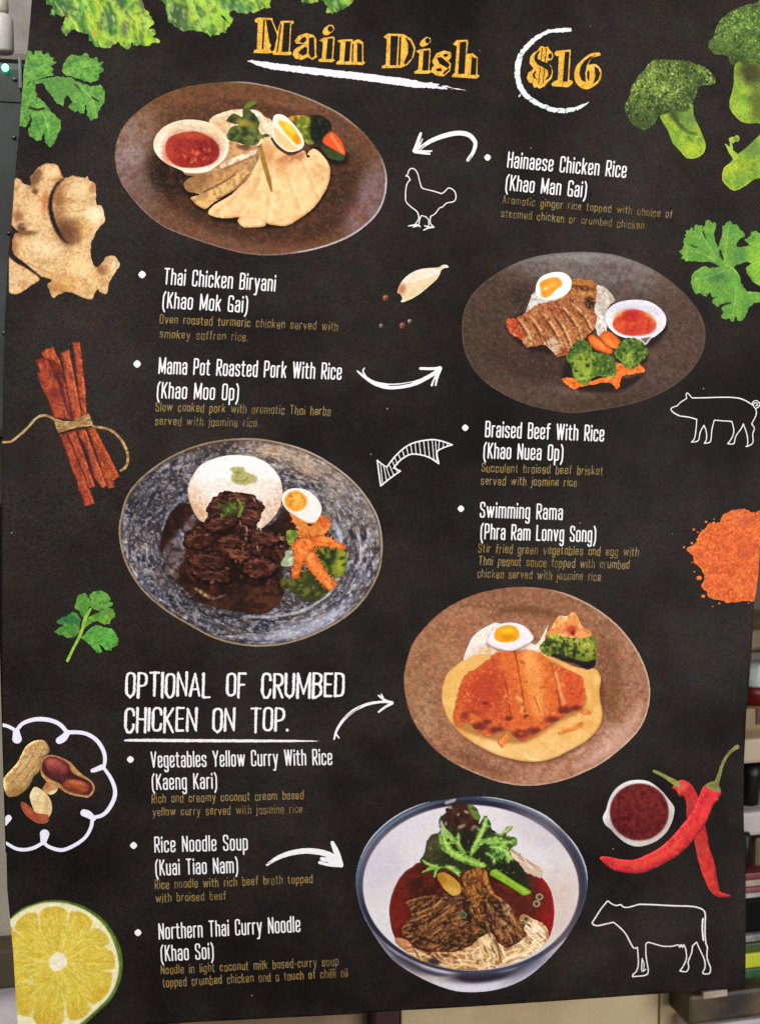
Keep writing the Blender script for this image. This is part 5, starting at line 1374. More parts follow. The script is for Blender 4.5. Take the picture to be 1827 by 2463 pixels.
pic(T, Py, (190, 146, 62), 75, 1.5, rough=.8, rs=5).ell(680, 720, 50, 26, (214, 176, 96), 30, .6, .8).ell(610, 640, 26, 40, (160, 112, 40), -30, .6, .7).mottle(5, .1).make('potato', bowl, 5)
Px = [(905, 310), (950, 320), (1010, 370), (1060, 430), (1130, 480), (1200, 530), (1275, 580), (1262, 632), (1190, 610), (1130, 580), (1090, 530), (1040, 470), (960, 390)]
c = pic(T, Px, (206, 184, 160), 76, 1.4, rough=3, rs=4)
for k in range(26):
    t = k / 25
    x0, y0 = 930 + 250 * t + R.uniform(-20, 20), 330 + 210 * t + R.uniform(-20, 20)
    c.line([(x0, y0), (x0 + 30, y0 + 36), (x0 + 80, y0 + 60)], (4, 8, 3), [(232, 214, 196), (190, 140, 128), (150, 120, 90), (240, 228, 214)][k % 4], 1.4, .85)
c.make('enoki', bowl, 4)
Pg = [(468, 525), (500, 460), (510, 400), (545, 350), (598, 325), (590, 250), (640, 200), (630, 180), (690, 150), (710, 120), (760, 138), (830, 165), (862, 220), (855, 280), (900, 225), (930, 270), (940, 310), (1000, 345), (1040, 300), (1068, 290), (1072, 310), (1035, 352), (1100, 372), (1105, 415), (1062, 440),
      (1075, 500), (1140, 560), (1195, 690), (1130, 700), (930, 600), (900, 562), (740, 600), (725, 625), (680, 600), (600, 570), (560, 635), (540, 590), (478, 602), (520, 560)]
c = pic(T, Pg, (52, 54, 36), 77, 1.5, rough=2, rs=5)
c.ell(560, 440, 60, 110, (84, 82, 52), 14, .5, .9).ell(640, 510, 90, 50, (52, 58, 36), 20, .5, .8).poly([(640, 200), (700, 150), (760, 140), (850, 250), (850, 300), (740, 310), (650, 290)], (66, 40, 30), 8, .9).dabs(26, (610, 160, 850, 310), 13, [(36, 26, 24), (104, 62, 46), (206, 176, 160), (84, 46, 36)], None, 2.2, .75)
c.poly([(600, 250), (630, 300), (640, 330), (605, 350)], (190, 196, 176), 4, .9).poly([(780, 150), (850, 190), (858, 250), (820, 240)], (104, 130, 58), 6, .9).ell(780, 370, 60, 70, (44, 34, 30), 0, .5, .85).ell(1000, 430, 100, 70, (72, 112, 52), 30, .5, .8).ell(1060, 600, 110, 70, (38, 40, 26), 40, .5, .9).ell(850, 440, 60, 50, (44, 52, 32), 0, .5, .8)
GR = [(146, 186, 84), (120, 164, 72), (166, 200, 104), (104, 150, 66)]
for k, (pth, w) in enumerate((([(625, 360), (640, 430), (700, 480), (790, 520), (890, 555)], (26, 40, 50, 56, 30)), ([(715, 345), (720, 420), (760, 480)], (12, 26, 30)), ([(640, 330), (700, 400), (660, 400)], (30, 20, 14)), ([(830, 420), (860, 340), (900, 290), (890, 235)], (22, 34, 44, 20)), ([(800, 480), (830, 420), (900, 390), (960, 380)], (18, 26, 30, 34)),
        ([(900, 290), (940, 290)], (26, 10)), ([(1000, 345), (1040, 320), (1065, 296)], (24, 26, 20)), ([(1040, 355), (1098, 385), (1080, 425)], (24, 30, 22)), ([(950, 420), (1010, 440), (1060, 490), (1040, 530)], (30, 34, 30, 16)), ([(950, 450), (950, 530)], (24, 12)), ([(900, 400), (980, 400), (1040, 440)], (22, 32, 22)),
        ([(480, 596), (540, 570), (600, 570), (640, 560)], (16, 26, 20, 8)), ([(485, 520), (520, 550), (560, 560)], (10, 20, 16)), ([(560, 630), (570, 590)], (12, 20)), ([(640, 560), (690, 580), (725, 620)], (20, 34, 16)), ([(700, 570), (735, 600)], (16, 12)), ([(600, 350), (610, 430), (650, 470)], (20, 22, 10)))):
    c.line(pth, w, GR[k % 4], 2.5, .9)
c.line([(640, 420), (720, 490), (860, 545)], 8, (196, 220, 140), 2, .6).dabs(30, (940, 380, 1080, 530), 10, [(84, 140, 66), (150, 190, 100), (44, 84, 44)], None, 2, .7).dabs(70, (480, 330, 1150, 680), 8, [(30, 34, 24), (84, 92, 50), (112, 140, 64), (40, 40, 28)], None, 2.4, .6, poly=Pg).cloud((30, 32, 24), 6, .62, .15, .4, 3)
for i, (pth, w) in enumerate((([(620, 350), (650, 440), (740, 500), (890, 555)], 30), ([(720, 340), (722, 410), (765, 470)], 18), ([(810, 470), (840, 400), (880, 320), (905, 240)], 26), ([(800, 490), (850, 420), (920, 385), (1010, 372)], 20), ([(930, 430), (1000, 440), (1050, 480), (1050, 530)], 24), ([(960, 400), (1030, 400), (1090, 390)], 20), ([(970, 340), (1030, 325), (1062, 298)], 15),
                           ([(478, 598), (540, 572), (610, 568)], 16), ([(488, 520), (530, 548), (580, 556)], 14), ([(640, 558), (690, 582), (722, 618)], 20), ([(560, 630), (575, 580)], 13), ([(900, 470), (950, 500), (960, 540)], 20), ([(610, 300), (640, 350), (680, 390)], 14))):
    frond(c, pth, w, GR[i % 4], (190, 218, 128), i)
c.make('salad_leaves', bowl, 5)
Pb = [(925, 612), (932, 588), (965, 573), (1080, 650), (1200, 722), (1196, 738), (1150, 752), (1040, 680)]
pic(T, Pb, (140, 178, 56), 78, 1.4, smooth=False).line([(950, 585), (1080, 665), (1180, 735)], 12, (166, 200, 88), 3, .8).rim((104, 140, 44), 3, .5, 3).mottle(4, .1).make('green_bean', bowl, 6)
for x, y in ((1255, 760), (1235, 805), (1165, 905), (750, 880)):
    c = pic(T, disc(x, y, 25, 23), (158, 148, 112), 80 + int(x) % 7, 1.1, rough=.8, rs=4)
    c.ell(x, y, 13, 12, (86, 44, 34), 0, .4, .9) if y != 880 else c.ell(x, y, 24, 20, (48, 76, 48), 0, .5, .8).ell(705, 865, 16, 22, (120, 164, 110), 0, .5, .8)
    c.make('scallion_ring', bowl, 6)

# ------------------------------------------------------------------ ingredients round the edge
# cilantro, top left
T = (0, 0, .36320)
LEAFC = [(124, 178, 84), (84, 140, 60), (150, 190, 92), (70, 118, 56)]


def leafy(c, n, box, size=30, vein=None):
    c.cloud((84, 132, 64), 16, .52, .3, .7, 3).cloud((134, 174, 82), 9, .58, .2, .5, 3).cloud((66, 108, 60), 7, .62, .2, .5, 2)
    for v in vein or ():
        c.line(v, (3, 8, 3)[:len(v)] if len(v) > 2 else 6, (158, 196, 120), 1.5, .6)
    return c.mottle(4, .10)


sprig = group_part('cilantro_picture', 'two bright green cilantro leaves cut off by the left edge of the sheet')
LA = [(160, 350), (185, 338), (205, 342), (222, 365), (240, 340), (276, 336), (288, 362), (318, 350), (330, 375), (358, 385), (352, 405), (374, 415), (344, 440), (352, 460), (340, 480), (362, 500), (280, 512), (240, 532), (150, 560)]
LB = [(413, 470), (424, 420), (450, 382), (478, 360), (520, 372), (570, 348), (600, 385), (640, 378), (652, 410), (688, 410), (668, 440), (692, 470), (652, 490), (656, 532), (600, 546), (540, 530), (480, 510), (440, 500)]
LC = [(150, 562), (250, 530), (380, 503), (470, 515), (520, 545), (600, 572), (670, 558), (692, 600), (690, 680), (660, 720), (650, 782), (600, 792), (580, 760), (570, 690), (556, 748), (500, 742), (455, 710), (482, 672), (450, 636), (424, 660), (420, 702), (380, 682), (338, 630), (290, 558), (238, 552), (232, 600), (248, 640), (292, 672),
      (340, 740), (400, 800), (406, 850), (372, 930), (332, 978), (305, 940), (296, 880), (272, 938), (225, 922), (183, 892), (202, 830), (214, 780), (170, 720), (205, 800), (170, 838), (128, 840), (138, 690), (150, 640)]
for i, L in enumerate((LA, LB, LC)):
    c = pic(T, L, (108, 158, 76), 90 + i, 1.4, smooth=False, rough=3.4, rs=7)
    c.clip(E / .3632)
    leafy(c, 20, None, vein=(([(160, 500), (300, 430)],), ([(440, 490), (560, 440), (660, 430)],), ([(470, 540), (600, 640), (640, 760)], [(200, 640), (300, 780), (330, 940)]))[i])
    if i == 2:
        c.poly([(260, 540), (400, 505), (520, 545), (480, 640), (400, 680), (330, 610)], (94, 136, 74), 10, .6).line([(200, 715), (250, 728), (290, 718)], 16, (40, 30, 30), 2, .9).line([(610, 645), (655, 672)], 12, (40, 34, 30), 2, .8).line([(500, 560), (530, 590)], 10, (44, 36, 32), 2, .8)
    c.make('leaf', sprig, 2)
# lettuce along the top
lett = group_part('lettuce_picture', 'curly bright green lettuce along the top of the sheet')
LT = [[(295, -160), (300, -20), (310, 25), (352, 42), (338, 95), (390, 105), (442, 100), (425, 150), (398, 195), (440, 244), (470, 200), (500, 186), (522, 212), (592, 230), (580, 270), (650, 312), (700, 322), (742, 315), (780, 283), (810, 305), (852, 328), (872, 280), (898, 302), (990, 302), (1010, 285), (1058, 275), (1022, 240), (1022, 200), (985, 185), (1024, 150),
       (990, 100), (960, 60), (940, -20), (930, -160)],
      [(1035, -160), (1040, -20), (1100, 30), (1118, 150), (1200, 203), (1300, 205), (1368, 215), (1390, 242), (1440, 232), (1500, 222), (1518, 170), (1470, 108), (1530, 152), (1544, 120), (1500, 75), (1560, 80), (1672, 90), (1750, 62), (1790, 55), (1800, -20), (1800, -160)],
      [(1990, -160), (1995, -10), (2010, 12), (2036, 32), (2075, 22), (2130, 0), (2164, 45), (2164, 82), (2200, 98), (2262, 60), (2310, 35), (2345, -10), (2340, -160)]]
for i, L in enumerate(LT):
    c = pic(T, L, (106, 158, 62), 95 + i, 1.8, smooth=False, rough=5.0, rs=10)
    c.cloud((52, 92, 54), 44, .5, .25, .85, 2).cloud((196, 208, 92), 36, .6, .2, .7, 2, (70, 1.6)).cloud((74, 122, 66), 20, .55, .2, .7, 3).cloud((162, 190, 70), 20, .56, .2, .75, 2, (70, 1.8)).cloud((84, 96, 84), 14, .66, .15, .55, 2).cloud((196, 206, 96), 12, .66, .15, .6, 2, (60, 2.2))
    if i == 0:
        c.line([(640, -20), (660, 120), (625, 240)], (60, 50, 16), (176, 190, 70), 8, .8).line([(560, 0), (520, 110), (420, 200)], (30, 24, 10), (128, 184, 100), 5, .8).line([(860, 130), (930, 210), (1000, 290)], (60, 70, 30), (176, 196, 62), 8, .8).line([(880, 0), (800, 120), (800, 240)], (20, 46, 40), (170, 198, 84), 7, .7).ell(710, 130, 40, 60, (78, 110, 76), 0, .6, .8).ell(830, 190, 30, 60, (86, 96, 82), 10, .6, .7).line([(630, 190), (622, 250)], 14, (214, 166, 40), 3, .7)
        c.ell(440, 40, 50, 40, (76, 110, 76), 0, .6, .7).line([(410, 170), (440, 130)], 18, (206, 214, 90), 3, .7)
    if i == 1:
        c.ell(1170, 120, 80, 90, (76, 96, 66), 0, .6, .85).ell(1390, 130, 110, 70, (156, 192, 80), 20, .6, .85).line([(1450, 20), (1490, 90), (1535, 140)], 26, (150, 196, 74), 4, .8).ell(1560, 50, 90, 30, (80, 122, 88), 10, .6, .8).line([(1090, 0), (1120, 130)], 16, (120, 176, 96), 4, .8).ell(1300, 10, 120, 24, (164, 204, 84), 0, .6, .7)
    c.cloud((60, 92, 58), 12, .62, .14, .5, 3, (75, 2)).cloud((186, 212, 120), 8, .68, .1, .5, 2, (65, 3)).make('leaf', lett, 1 if i < 2 else 2)
# broccoli, top right
T = (1477, 0, .22450)
broc = group_part('broccoli_picture', 'green broccoli florets in the top right corner')


def floret(crown, stem, seed, layer, colk=0, stemf=None):
    c = pic(T, stem, (128, 160, 62), seed, 1.4, rough=.8, rs=5)
    c.cloud((160, 178, 66), 22, .52, .25, .6).cloud((96, 130, 64), 14, .6, .2, .5)
    if stemf:
        stemf(c)
    c.mottle(3, .14).clip(E / .2245 - np.array([1477 / .2245, 0])).make('stem', broc, layer)
    if crown is None:
        return
    c = pic(T, crown, (92, 112, 58), seed + 1, 1.2, rough=2.0, rs=5)
    xs, ys = [p[0] for p in crown], [p[1] for p in crown]
    c.cloud((64, 84, 46), 20, .5, .3, .7).cloud((136, 160, 74), 26, .56, .2, .6)
    c.dabs(2300, (min(xs), min(ys), max(xs), max(ys)), 7.5, [(150, 168, 94), (52, 64, 40), (112, 132, 68), (34, 44, 32), (182, 192, 118), (84, 104, 60)] if colk == 0 else [(132, 168, 84), (70, 104, 62), (158, 180, 84), (52, 80, 56), (100, 140, 74), (112, 116, 66)], None, 1.3, .85, .4)
    c.ell(min(xs) * .8 + max(xs) * .2, max(ys), (max(xs) - min(xs)) * .7, (max(ys) - min(ys)) * .35, (44, 54, 36), 0, .7, .5).cloud((50, 62, 40), 34, .6, .2, .35).mottle(3, .12).clip(E / .2245 - np.array([1477 / .2245, 0])).make('crown', broc, layer + 1)


def s1(c):
    c.line([(620, 1230), (690, 1330), (780, 1410), (880, 1440)], (34, 44, 26, 8), (54, 66, 44), 5, .85).line([(790, 1470), (840, 1530)], (20, 14), (70, 90, 40), 3, .8).ell(790, 1270, 90, 120, (106, 130, 78), -20, .6, .7).ell(830, 1600, 110, 80, (176, 190, 66), 0, .7, .7).ell(580, 1280, 30, 90, (164, 170, 60), -30, .6, .7).rim((196, 206, 76), 3, .6, 3, 0, 120, (800, 1500)).ell(640, 1240, 60, 50, (66, 78, 46), 0, .7, .7)


def s2(c):
    c.ell(1450, 780, 130, 120, (64, 60, 44), 0, .6, .85).ell(1530, 1100, 90, 200, (92, 92, 54), 0, .7, .7).ell(1340, 860, 40, 80, (140, 156, 78), 5, .7, .6).ell(1340, 1180, 90, 100, (154, 182, 72), -20, .7, .7).rim((190, 176, 70), 3, .5, 3, 90, 200, (1400, 1000))


def s3(c):
    c.ell(1250, 1800, 110, 60, (176, 192, 66), -30, .7, .8).ell(1500, 1600, 110, 60, (108, 132, 74), -40, .7, .7).ell(1330, 1930, 90, 60, (120, 152, 74), -30, .7, .6).rim((196, 206, 62), 3, .7, 3, 60, 200, (1350, 1800))


floret([(105, 1170), (130, 1080), (165, 1020), (170, 960), (220, 870), (290, 770), (400, 660), (480, 640), (650, 645), (780, 655), (880, 690), (960, 720), (1030, 780), (1075, 840), (1065, 900), (1020, 910), (900, 930), (880, 1000), (830, 1100), (790, 1180), (640, 1210), (480, 1240), (420, 1330), (310, 1395), (180, 1320), (130, 1240)],
       [(480, 1220), (640, 1130), (800, 1080), (835, 1120), (850, 1250), (920, 1400), (972, 1560), (940, 1650), (860, 1696), (770, 1690), (700, 1620), (620, 1530), (570, 1400)], 101, 1, 0, s1)
floret(None, [(1150, 1900), (1170, 1800), (1240, 1740), (1290, 1670), (1400, 1590), (1560, 1440), (1640, 1400), (1640, 1850), (1500, 1920), (1330, 2030), (1250, 2032), (1170, 1960)], 105, 1, 0, s3)
floret([(995, 480), (1050, 400), (1080, 300), (1150, 200), (1250, 120), (1370, 70), (1480, 40), (1640, 25), (1640, 680), (1500, 670), (1400, 700), (1330, 660), (1290, 690), (1235, 690), (1195, 600), (1060, 580)],
       [(1290, 690), (1420, 640), (1640, 640), (1640, 1300), (1530, 1320), (1430, 1322), (1340, 1295), (1240, 1180), (1230, 1080), (1270, 920)], 103, 2, 1, s2)
c = Canvas(T, [(1170, 1440), (1360, 1700)], 4, 1.2, 107)
c.stroke_shape([(1185, 1545), (1225, 1600), (1290, 1680)], (10, 40, 70), rough=1).stroke_shape([(1250, 1590), (1242, 1540)], (30, 26)).shape(disc(1258, 1500, 38, 34), rough=1, rs=4).shape(disc(1306, 1485, 30, 34), rough=1, rs=4)
c.fill((142, 172, 66)).cloud((176, 192, 70), 8, .5, .2, .6).ell(1300, 1490, 24, 24, (84, 112, 56), 0, .6, .7).make('bud', broc, 2)
# cilantro, right edge
T = (1587, 500, .14530)
P = [(308, 722), (368, 680), (380, 640), (385, 600), (372, 560), (380, 520), (362, 500), (420, 490), (398, 450), (430, 440), (420, 380), (480, 370), (500, 330), (530, 330), (555, 380), (570, 290), (600, 275), (640, 300), (690, 295), (702, 375), (712, 310), (745, 300), (748, 220), (800, 200), (845, 230), (850, 262), (880, 235), (915, 245), (920, 330), (888, 430), (905, 560), (950, 655), (985, 560), (1002, 500), (1025, 420),
     (1020, 300), (1070, 285), (1090, 240), (1140, 215), (1165, 222), (1200, 282), (1255, 260), (1300, 335), (1380, 420), (1396, 470), (1300, 525), (1252, 610), (1275, 650), (1400, 638), (1480, 630), (1420, 560), (1388, 530), (1480, 470), (1500, 400), (1580, 378), (1620, 420), (1740, 400), (1740, 1300), (1640, 1292), (1530, 1232), (1480, 1150), (1425, 1080), (1410, 1000), (1500, 920), (1430, 885), (1300, 930), (1205, 968), (1258, 1050), (1310, 1130), (1335, 1250), (1425, 1385),
     (1640, 1400), (1740, 1420), (1740, 1560), (1560, 1572), (1460, 1652), (1432, 1740), (1390, 1800), (1350, 1868), (1285, 1870), (1252, 1790), (1205, 1872), (1160, 1875), (1140, 1820), (1080, 1852), (1000, 1800), (1050, 1722), (1000, 1670), (1060, 1600), (1160, 1575), (1060, 1580), (940, 1642), (862, 1570), (870, 1510), (930, 1472), (850, 1475), (830, 1390), (750, 1465), (690, 1440), (660, 1400), (600, 1425), (545, 1380), (520, 1320), (500, 1200), (510, 1130), (560, 1060), (620, 1020), (690, 970), (740, 962), (800, 1000), (850, 992),
     (962, 970), (900, 920), (830, 900), (640, 890), (500, 880), (430, 885), (400, 850), (335, 840), (378, 788)]
c = pic(T, P, (106, 152, 72), 111, 1.2, smooth=False, rough=1.8, rs=5)
c.cloud((94, 142, 68), 20, .52, .25, .7, 3).cloud((138, 172, 72), 16, .58, .2, .5).ell(950, 1150, 170, 110, (78, 122, 74), 0, .7, .8).ell(1300, 800, 130, 130, (88, 130, 76), 0, .7, .7).ell(1230, 1250, 90, 90, (112, 176, 66), 0, .7, .7).ell(1400, 1200, 100, 100, (98, 104, 60), 20, .7, .5).ell(1620, 900, 160, 300, (146, 188, 62), 0, .7, .7)
c.line([(1000, 900), (1120, 960), (1250, 1050), (1480, 1420)], (20, 40, 40, 60), (146, 190, 80), 3, .6).line([(705, 390), (745, 510)], 22, (44, 34, 34), 1.5, .95).line([(500, 615), (590, 655)], (16, 24), (52, 44, 36), 1.5, .95).line([(985, 700), (1000, 780), (1035, 865)], (30, 50, 22), (52, 34, 38), 1.5, .95).line([(980, 1620), (1080, 1590), (1165, 1570)], (34, 34, 20), (40, 34, 34), 1.5, .9)
for v in ([(420, 720), (640, 740), (900, 860)], [(620, 350), (780, 600), (930, 850)], [(1130, 280), (1090, 600), (1060, 900)], [(560, 1180), (800, 1140), (1060, 1040)], [(1200, 1780), (1240, 1500), (1230, 1250)]):
    c.line(v, 14, (160, 194, 112), 1.2, .6)
c.mottle(3, .13).clip(E / .1453 - np.array([1587, 500]) / .1453).make('cilantro_picture', POSTER, 1, 'large green cilantro sprig cut off by the right edge of the sheet')
# small sprig, left
T = (0, 1400, .19370)
small = group_part('cilantro_picture', 'small green cilantro sprig with a thin stem on the left side')
c = Canvas(T, [(820, 330), (1150, 1000)], 4, 1.2, 120).stroke_shape([(842, 975), (900, 850), (970, 715), (1020, 600), (1060, 455), (1130, 330)], (34, 30, 34, 34, 44, 26), rough=.6)
c.fill((120, 178, 66)).cloud((170, 186, 64), 10, .52, .2, .7).make('stem', small, 2)
for i, L in enumerate(([(930, 300), (950, 222), (965, 175), (1000, 150), (1058, 138), (1100, 190), (1132, 245), (1125, 290), (1100, 335), (1062, 440), (1022, 430), (985, 360), (940, 335)],
                       [(1112, 165), (1160, 108), (1195, 118), (1230, 105), (1290, 115), (1340, 160), (1372, 200), (1355, 240), (1408, 256), (1392, 300), (1330, 320), (1230, 350), (1160, 340), (1120, 290), (1130, 230)],
                       [(1210, 385), (1300, 335), (1350, 320), (1400, 332), (1432, 385), (1432, 430), (1375, 470), (1362, 518), (1300, 525), (1230, 490), (1150, 492), (1050, 572), (1055, 500), (1110, 430)],
                       [(676, 612), (730, 580), (790, 538), (710, 505), (715, 470), (780, 440), (820, 425), (900, 368), (965, 390), (1002, 470), (990, 620), (960, 662), (870, 695), (830, 690), (780, 655), (730, 655)],
                       [(1005, 690), (1060, 640), (1130, 570), (1200, 530), (1240, 545), (1285, 560), (1385, 578), (1440, 640), (1470, 720), (1455, 790), (1392, 812), (1385, 848), (1310, 835), (1232, 768), (1265, 872), (1200, 875), (1130, 792), (1060, 722)])):
    c = pic(T, L, [(92, 146, 66), (98, 150, 72), (126, 168, 62), (74, 128, 62), (98, 170, 76)][i], 121 + i, 1.1, smooth=False, rough=2.0, rs=5)
    leafy(c, 0, None)
    if i == 3:
        c.ell(860, 470, 130, 50, (48, 106, 70), 0, .6, .8)
    c.make('leaf', small, 1)
# ginger
T = (0, 370, .19370)
P = [(188, 320), (240, 316), (270, 345), (300, 372), (380, 385), (380, 300), (440, 205), (520, 150), (600, 120), (710, 132), (752, 220), (788, 292), (850, 296), (910, 268), (1000, 292), (1060, 300), (1092, 278), (1108, 325), (1178, 372), (1193, 480), (1196, 625), (1252, 640), (1286, 720), (1298, 840), (1240, 900), (1170, 1030), (1130, 1130), (1125, 1260), (1162, 1370),
     (1216, 1410), (1290, 1330), (1330, 1280), (1400, 1260), (1452, 1300), (1492, 1380), (1400, 1520), (1352, 1610), (1330, 1725), (1270, 1732), (1205, 1690), (1142, 1808), (1040, 1790), (960, 1752), (850, 1715), (740, 1740), (662, 1788), (612, 1690), (590, 1620), (640, 1565), (560, 1535), (500, 1530), (400, 1435), (300, 1340), (200, 1265), (162, 1180), (175, 1010), (240, 968), (148, 862), (158, 600)]
c = pic(T, P, (214, 180, 134), 131, 1.4, rough=2.2, rs=9)
c.detail = .6
c.shape([(105, 1288), (135, 1268), (200, 1350), (330, 1422), (495, 1550), (380, 1640), (215, 1742), (88, 1668)], rough=.8, rs=5)
c.cloud((222, 192, 146), 26, .52, .3, .6).cloud((178, 130, 86), 18, .6, .2, .5).ell(440, 280, 90, 130, (146, 108, 76), 20, .6, .8).ell(640, 230, 80, 80, (224, 194, 146), 0, .7, .8).ell(230, 760, 80, 120, (168, 116, 80), 0, .7, .6).ell(400, 700, 110, 160, (222, 190, 142), -10, .7, .7)
c.ell(1010, 470, 130, 160, (222, 192, 148), 0, .7, .7).ell(1150, 760, 110, 120, (236, 216, 178), 0, .7, .9).ell(760, 600, 90, 260, (188, 140, 92), 0, .7, .7).ell(880, 950, 130, 130, (138, 96, 62), 10, .6, .85).ell(900, 1080, 110, 60, (146, 104, 66), 0, .7, .7).ell(1060, 900, 90, 120, (206, 160, 96), 0, .7, .7)
c.ell(560, 1150, 200, 130, (222, 196, 156), 20, .7, .7).ell(300, 1000, 120, 50, (150, 108, 64), 0, .7, .7).ell(1000, 1360, 140, 160, (228, 196, 148), 10, .7, .7).ell(800, 1600, 260, 110, (210, 160, 98), 8, .7, .7).ell(1440, 1370, 50, 60, (232, 214, 190), 20, .7, .8).ell(1280, 1430, 60, 60, (160, 100, 60), -30, .7, .7).ell(1180, 1560, 60, 160, (218, 182, 122), 0, .7, .7)
for v in ([(700, 420), (850, 380), (1050, 330)], [(690, 560), (860, 560), (1000, 640)], [(720, 720), (900, 720), (1090, 690)], [(880, 1270), (960, 1230), (1110, 1215)], [(180, 990), (350, 960), (480, 1000)], [(300, 1330), (520, 1440), (700, 1500)], [(840, 1370), (810, 1430), (820, 1480)], [(1060, 470), (1100, 500), (1120, 580)], [(600, 180), (640, 260), (600, 330)]):
    c.line(v, (4, 12, 4), (150, 98, 60), 2, .55)
c.ell(440, 470, 36, 40, (90, 54, 38), 0, .6, .8).ell(270, 920, 60, 50, (64, 40, 34), -20, .6, .8).ell(860, 1000, 110, 110, (116, 78, 52), 10, .7, .7).ell(720, 640, 60, 240, (150, 104, 68), -6, .7, .7).ell(420, 300, 70, 120, (120, 88, 62), 25, .7, .6).ell(200, 1120, 60, 130, (170, 122, 82), 0, .7, .5).ell(640, 1690, 60, 60, (170, 110, 66), 0, .7, .6).ell(560, 640, 50, 120, (190, 120, 70), 10, .7, .5)
c.rim((170, 118, 72), 3, .5, 3).rim((236, 220, 184), 2.5, .5, 2, -50, 60, (800, 900)).cloud((236, 214, 172), 6, .62, .2, .4).cloud((160, 116, 76), 5, .62, .2, .4, 3).ell(850, 960, 120, 150, (124, 84, 56), 20, .8, .6).ell(430, 300, 60, 110, (112, 80, 56), 25, .7, .75).ell(740, 520, 60, 170, (142, 98, 62), 0, .7, .6).ell(330, 985, 130, 26, (110, 78, 48), -4, .7, .75).ell(230, 780, 50, 60, (136, 90, 62), 0, .7, .7).ell(560, 590, 34, 130, (176, 104, 62), 8, .7, .6).ell(180, 1130, 40, 120, (150, 104, 68), 0, .7, .6).ell(700, 1660, 160, 60, (166, 116, 66), 8, .7, .6).ell(1250, 1440, 50, 70, (140, 86, 50), -30, .7, .7).ell(1180, 760, 100, 90, (240, 224, 190), 0, .7, .7).ell(1000, 440, 120, 90, (232, 206, 164), 0, .7, .5).ell(560, 1180, 180, 90, (234, 210, 170), 20, .7, .5).ell(650, 240, 70, 60, (236, 210, 166), 0, .7, .6).ell(1000, 1370, 130, 120, (238, 210, 164), 0, .7, .5).ell(430, 690, 90, 130, (234, 206, 162), -10, .7, .5).ell(200, 1440, 60, 60, (226, 186, 140), 0, .7, .5).ell(1150, 430, 44, 60, (160, 96, 62), 20, .6, .5).line([(795, 310), (720, 370), (655, 480), (625, 640), (650, 790), (710, 940), (790, 1060), (850, 1110)], (14, 30, 40, 52, 58, 54, 36, 8), (30, 22, 24), 4, .97, rough=1.5).ell(800, 940, 60, 150, (92, 62, 46), -26, .9, .65).ell(880, 1060, 90, 50, (120, 84, 56), 10, .8, .6).line([(130, 1265), (220, 1340), (340, 1405), (520, 1540)], (40, 36, 30, 20), (36, 26, 24), 2.5, .95).clip(E / .1937 - np.array([0, 370]) / .1937).make('ginger_picture', POSTER, 1, 'knobbly tan ginger root on the left side')
# cinnamon bundle
T = (0, 780, .20650)
cin = group_part('cinnamon_picture', 'bundle of reddish cinnamon sticks tied with twine')
ST = [([(410, 420), (490, 388), (640, 430), (720, 490), (845, 1115), (630, 1085), (540, 860), (480, 720), (425, 575), (460, 545)], 0), ([(480, 330), (540, 280), (625, 256), (662, 350), (705, 430), (730, 620), (760, 760), (640, 620), (560, 420), (510, 410)], 1), ([(700, 330), (760, 300), (806, 295), (832, 430), (905, 800), (962, 1105), (845, 1115), (780, 800), (720, 450)], 2), ([(835, 210), (930, 200), (967, 480), (1000, 800), (1012, 1050), (955, 1065), (900, 700), (868, 440)], 3),
      ([(690, 1285), (770, 1265), (1000, 1800), (1105, 2085), (985, 2118), (860, 1760)], 0), ([(1010, 1205), (1100, 1195), (1260, 1500), (1392, 1770), (1330, 1812), (1336, 1900), (1255, 1912), (1150, 1620)], 1), ([(880, 1225), (1000, 1220), (1120, 1560), (1200, 1740), (1242, 1880), (1190, 1915), (1090, 1790), (1000, 1450)], 2), ([(765, 1255), (885, 1235), (1000, 1560), (1112, 1890), (1030, 1915), (900, 1560)], 3)]
for L, i in ST:
    c = pic(T, L, [(164, 76, 52), (174, 86, 52), (174, 90, 60), (170, 86, 58)][i], 140 + int(L[0][0]) % 30, 1.4, smooth=False, rough=1.0, rs=4)
    c.shade(1.0, .3, .5, 7).cloud((118, 50, 44), 7, .56, .2, .65, 3, (72, 3)).cloud((200, 114, 70), 5, .6, .2, .6, 3, (72, 3)).cloud((92, 48, 44), 3, .64, .15, .5)
    if i == 0 and L[0][1] < 800:
        c.ell(700, 600, 70, 70, (86, 46, 66), 20, .6, .85).ell(640, 800, 80, 60, (116, 48, 44), 20, .6, .7).line([(690, 640), (760, 900), (830, 1090)], (40, 44, 30), (82, 40, 50), 4, .85)
    c.rim((92, 40, 36), 2.2, .55, 2).mottle(3, .14).make('cinnamon_stick', cin, 1 if i != 3 else 2)
c = Canvas(T, [(20, 1020), (1530, 1730)], 4, 1.3, 150)
c.stroke_shape([(30, 1372), (130, 1366), (220, 1300), (330, 1200), (420, 1100), (500, 1062), (580, 1076), (645, 1115)], (24, 26, 27, 28, 28, 30, 28, 26), rough=.5).stroke_shape([(1085, 1190), (1200, 1208), (1300, 1240), (1400, 1330), (1470, 1450), (1492, 1570), (1465, 1660), (1408, 1706)], (22, 30, 30, 30, 30, 30, 30, 28), rough=.5)
c.shape([(635, 1095), (740, 1128), (850, 1130), (1030, 1038), (1055, 1078), (1087, 1182), (960, 1192), (820, 1222), (680, 1272), (648, 1180)], False, rough=1, rs=4)
c.fill((168, 132, 84)).cloud((206, 172, 116), 5, .55, .2, .7, 2, (-15, 3)).cloud((112, 80, 46), 5, .58, .2, .7, 2, (-15, 3)).ell(330, 1180, 260, 150, (186, 160, 126), 0, .7, .5)
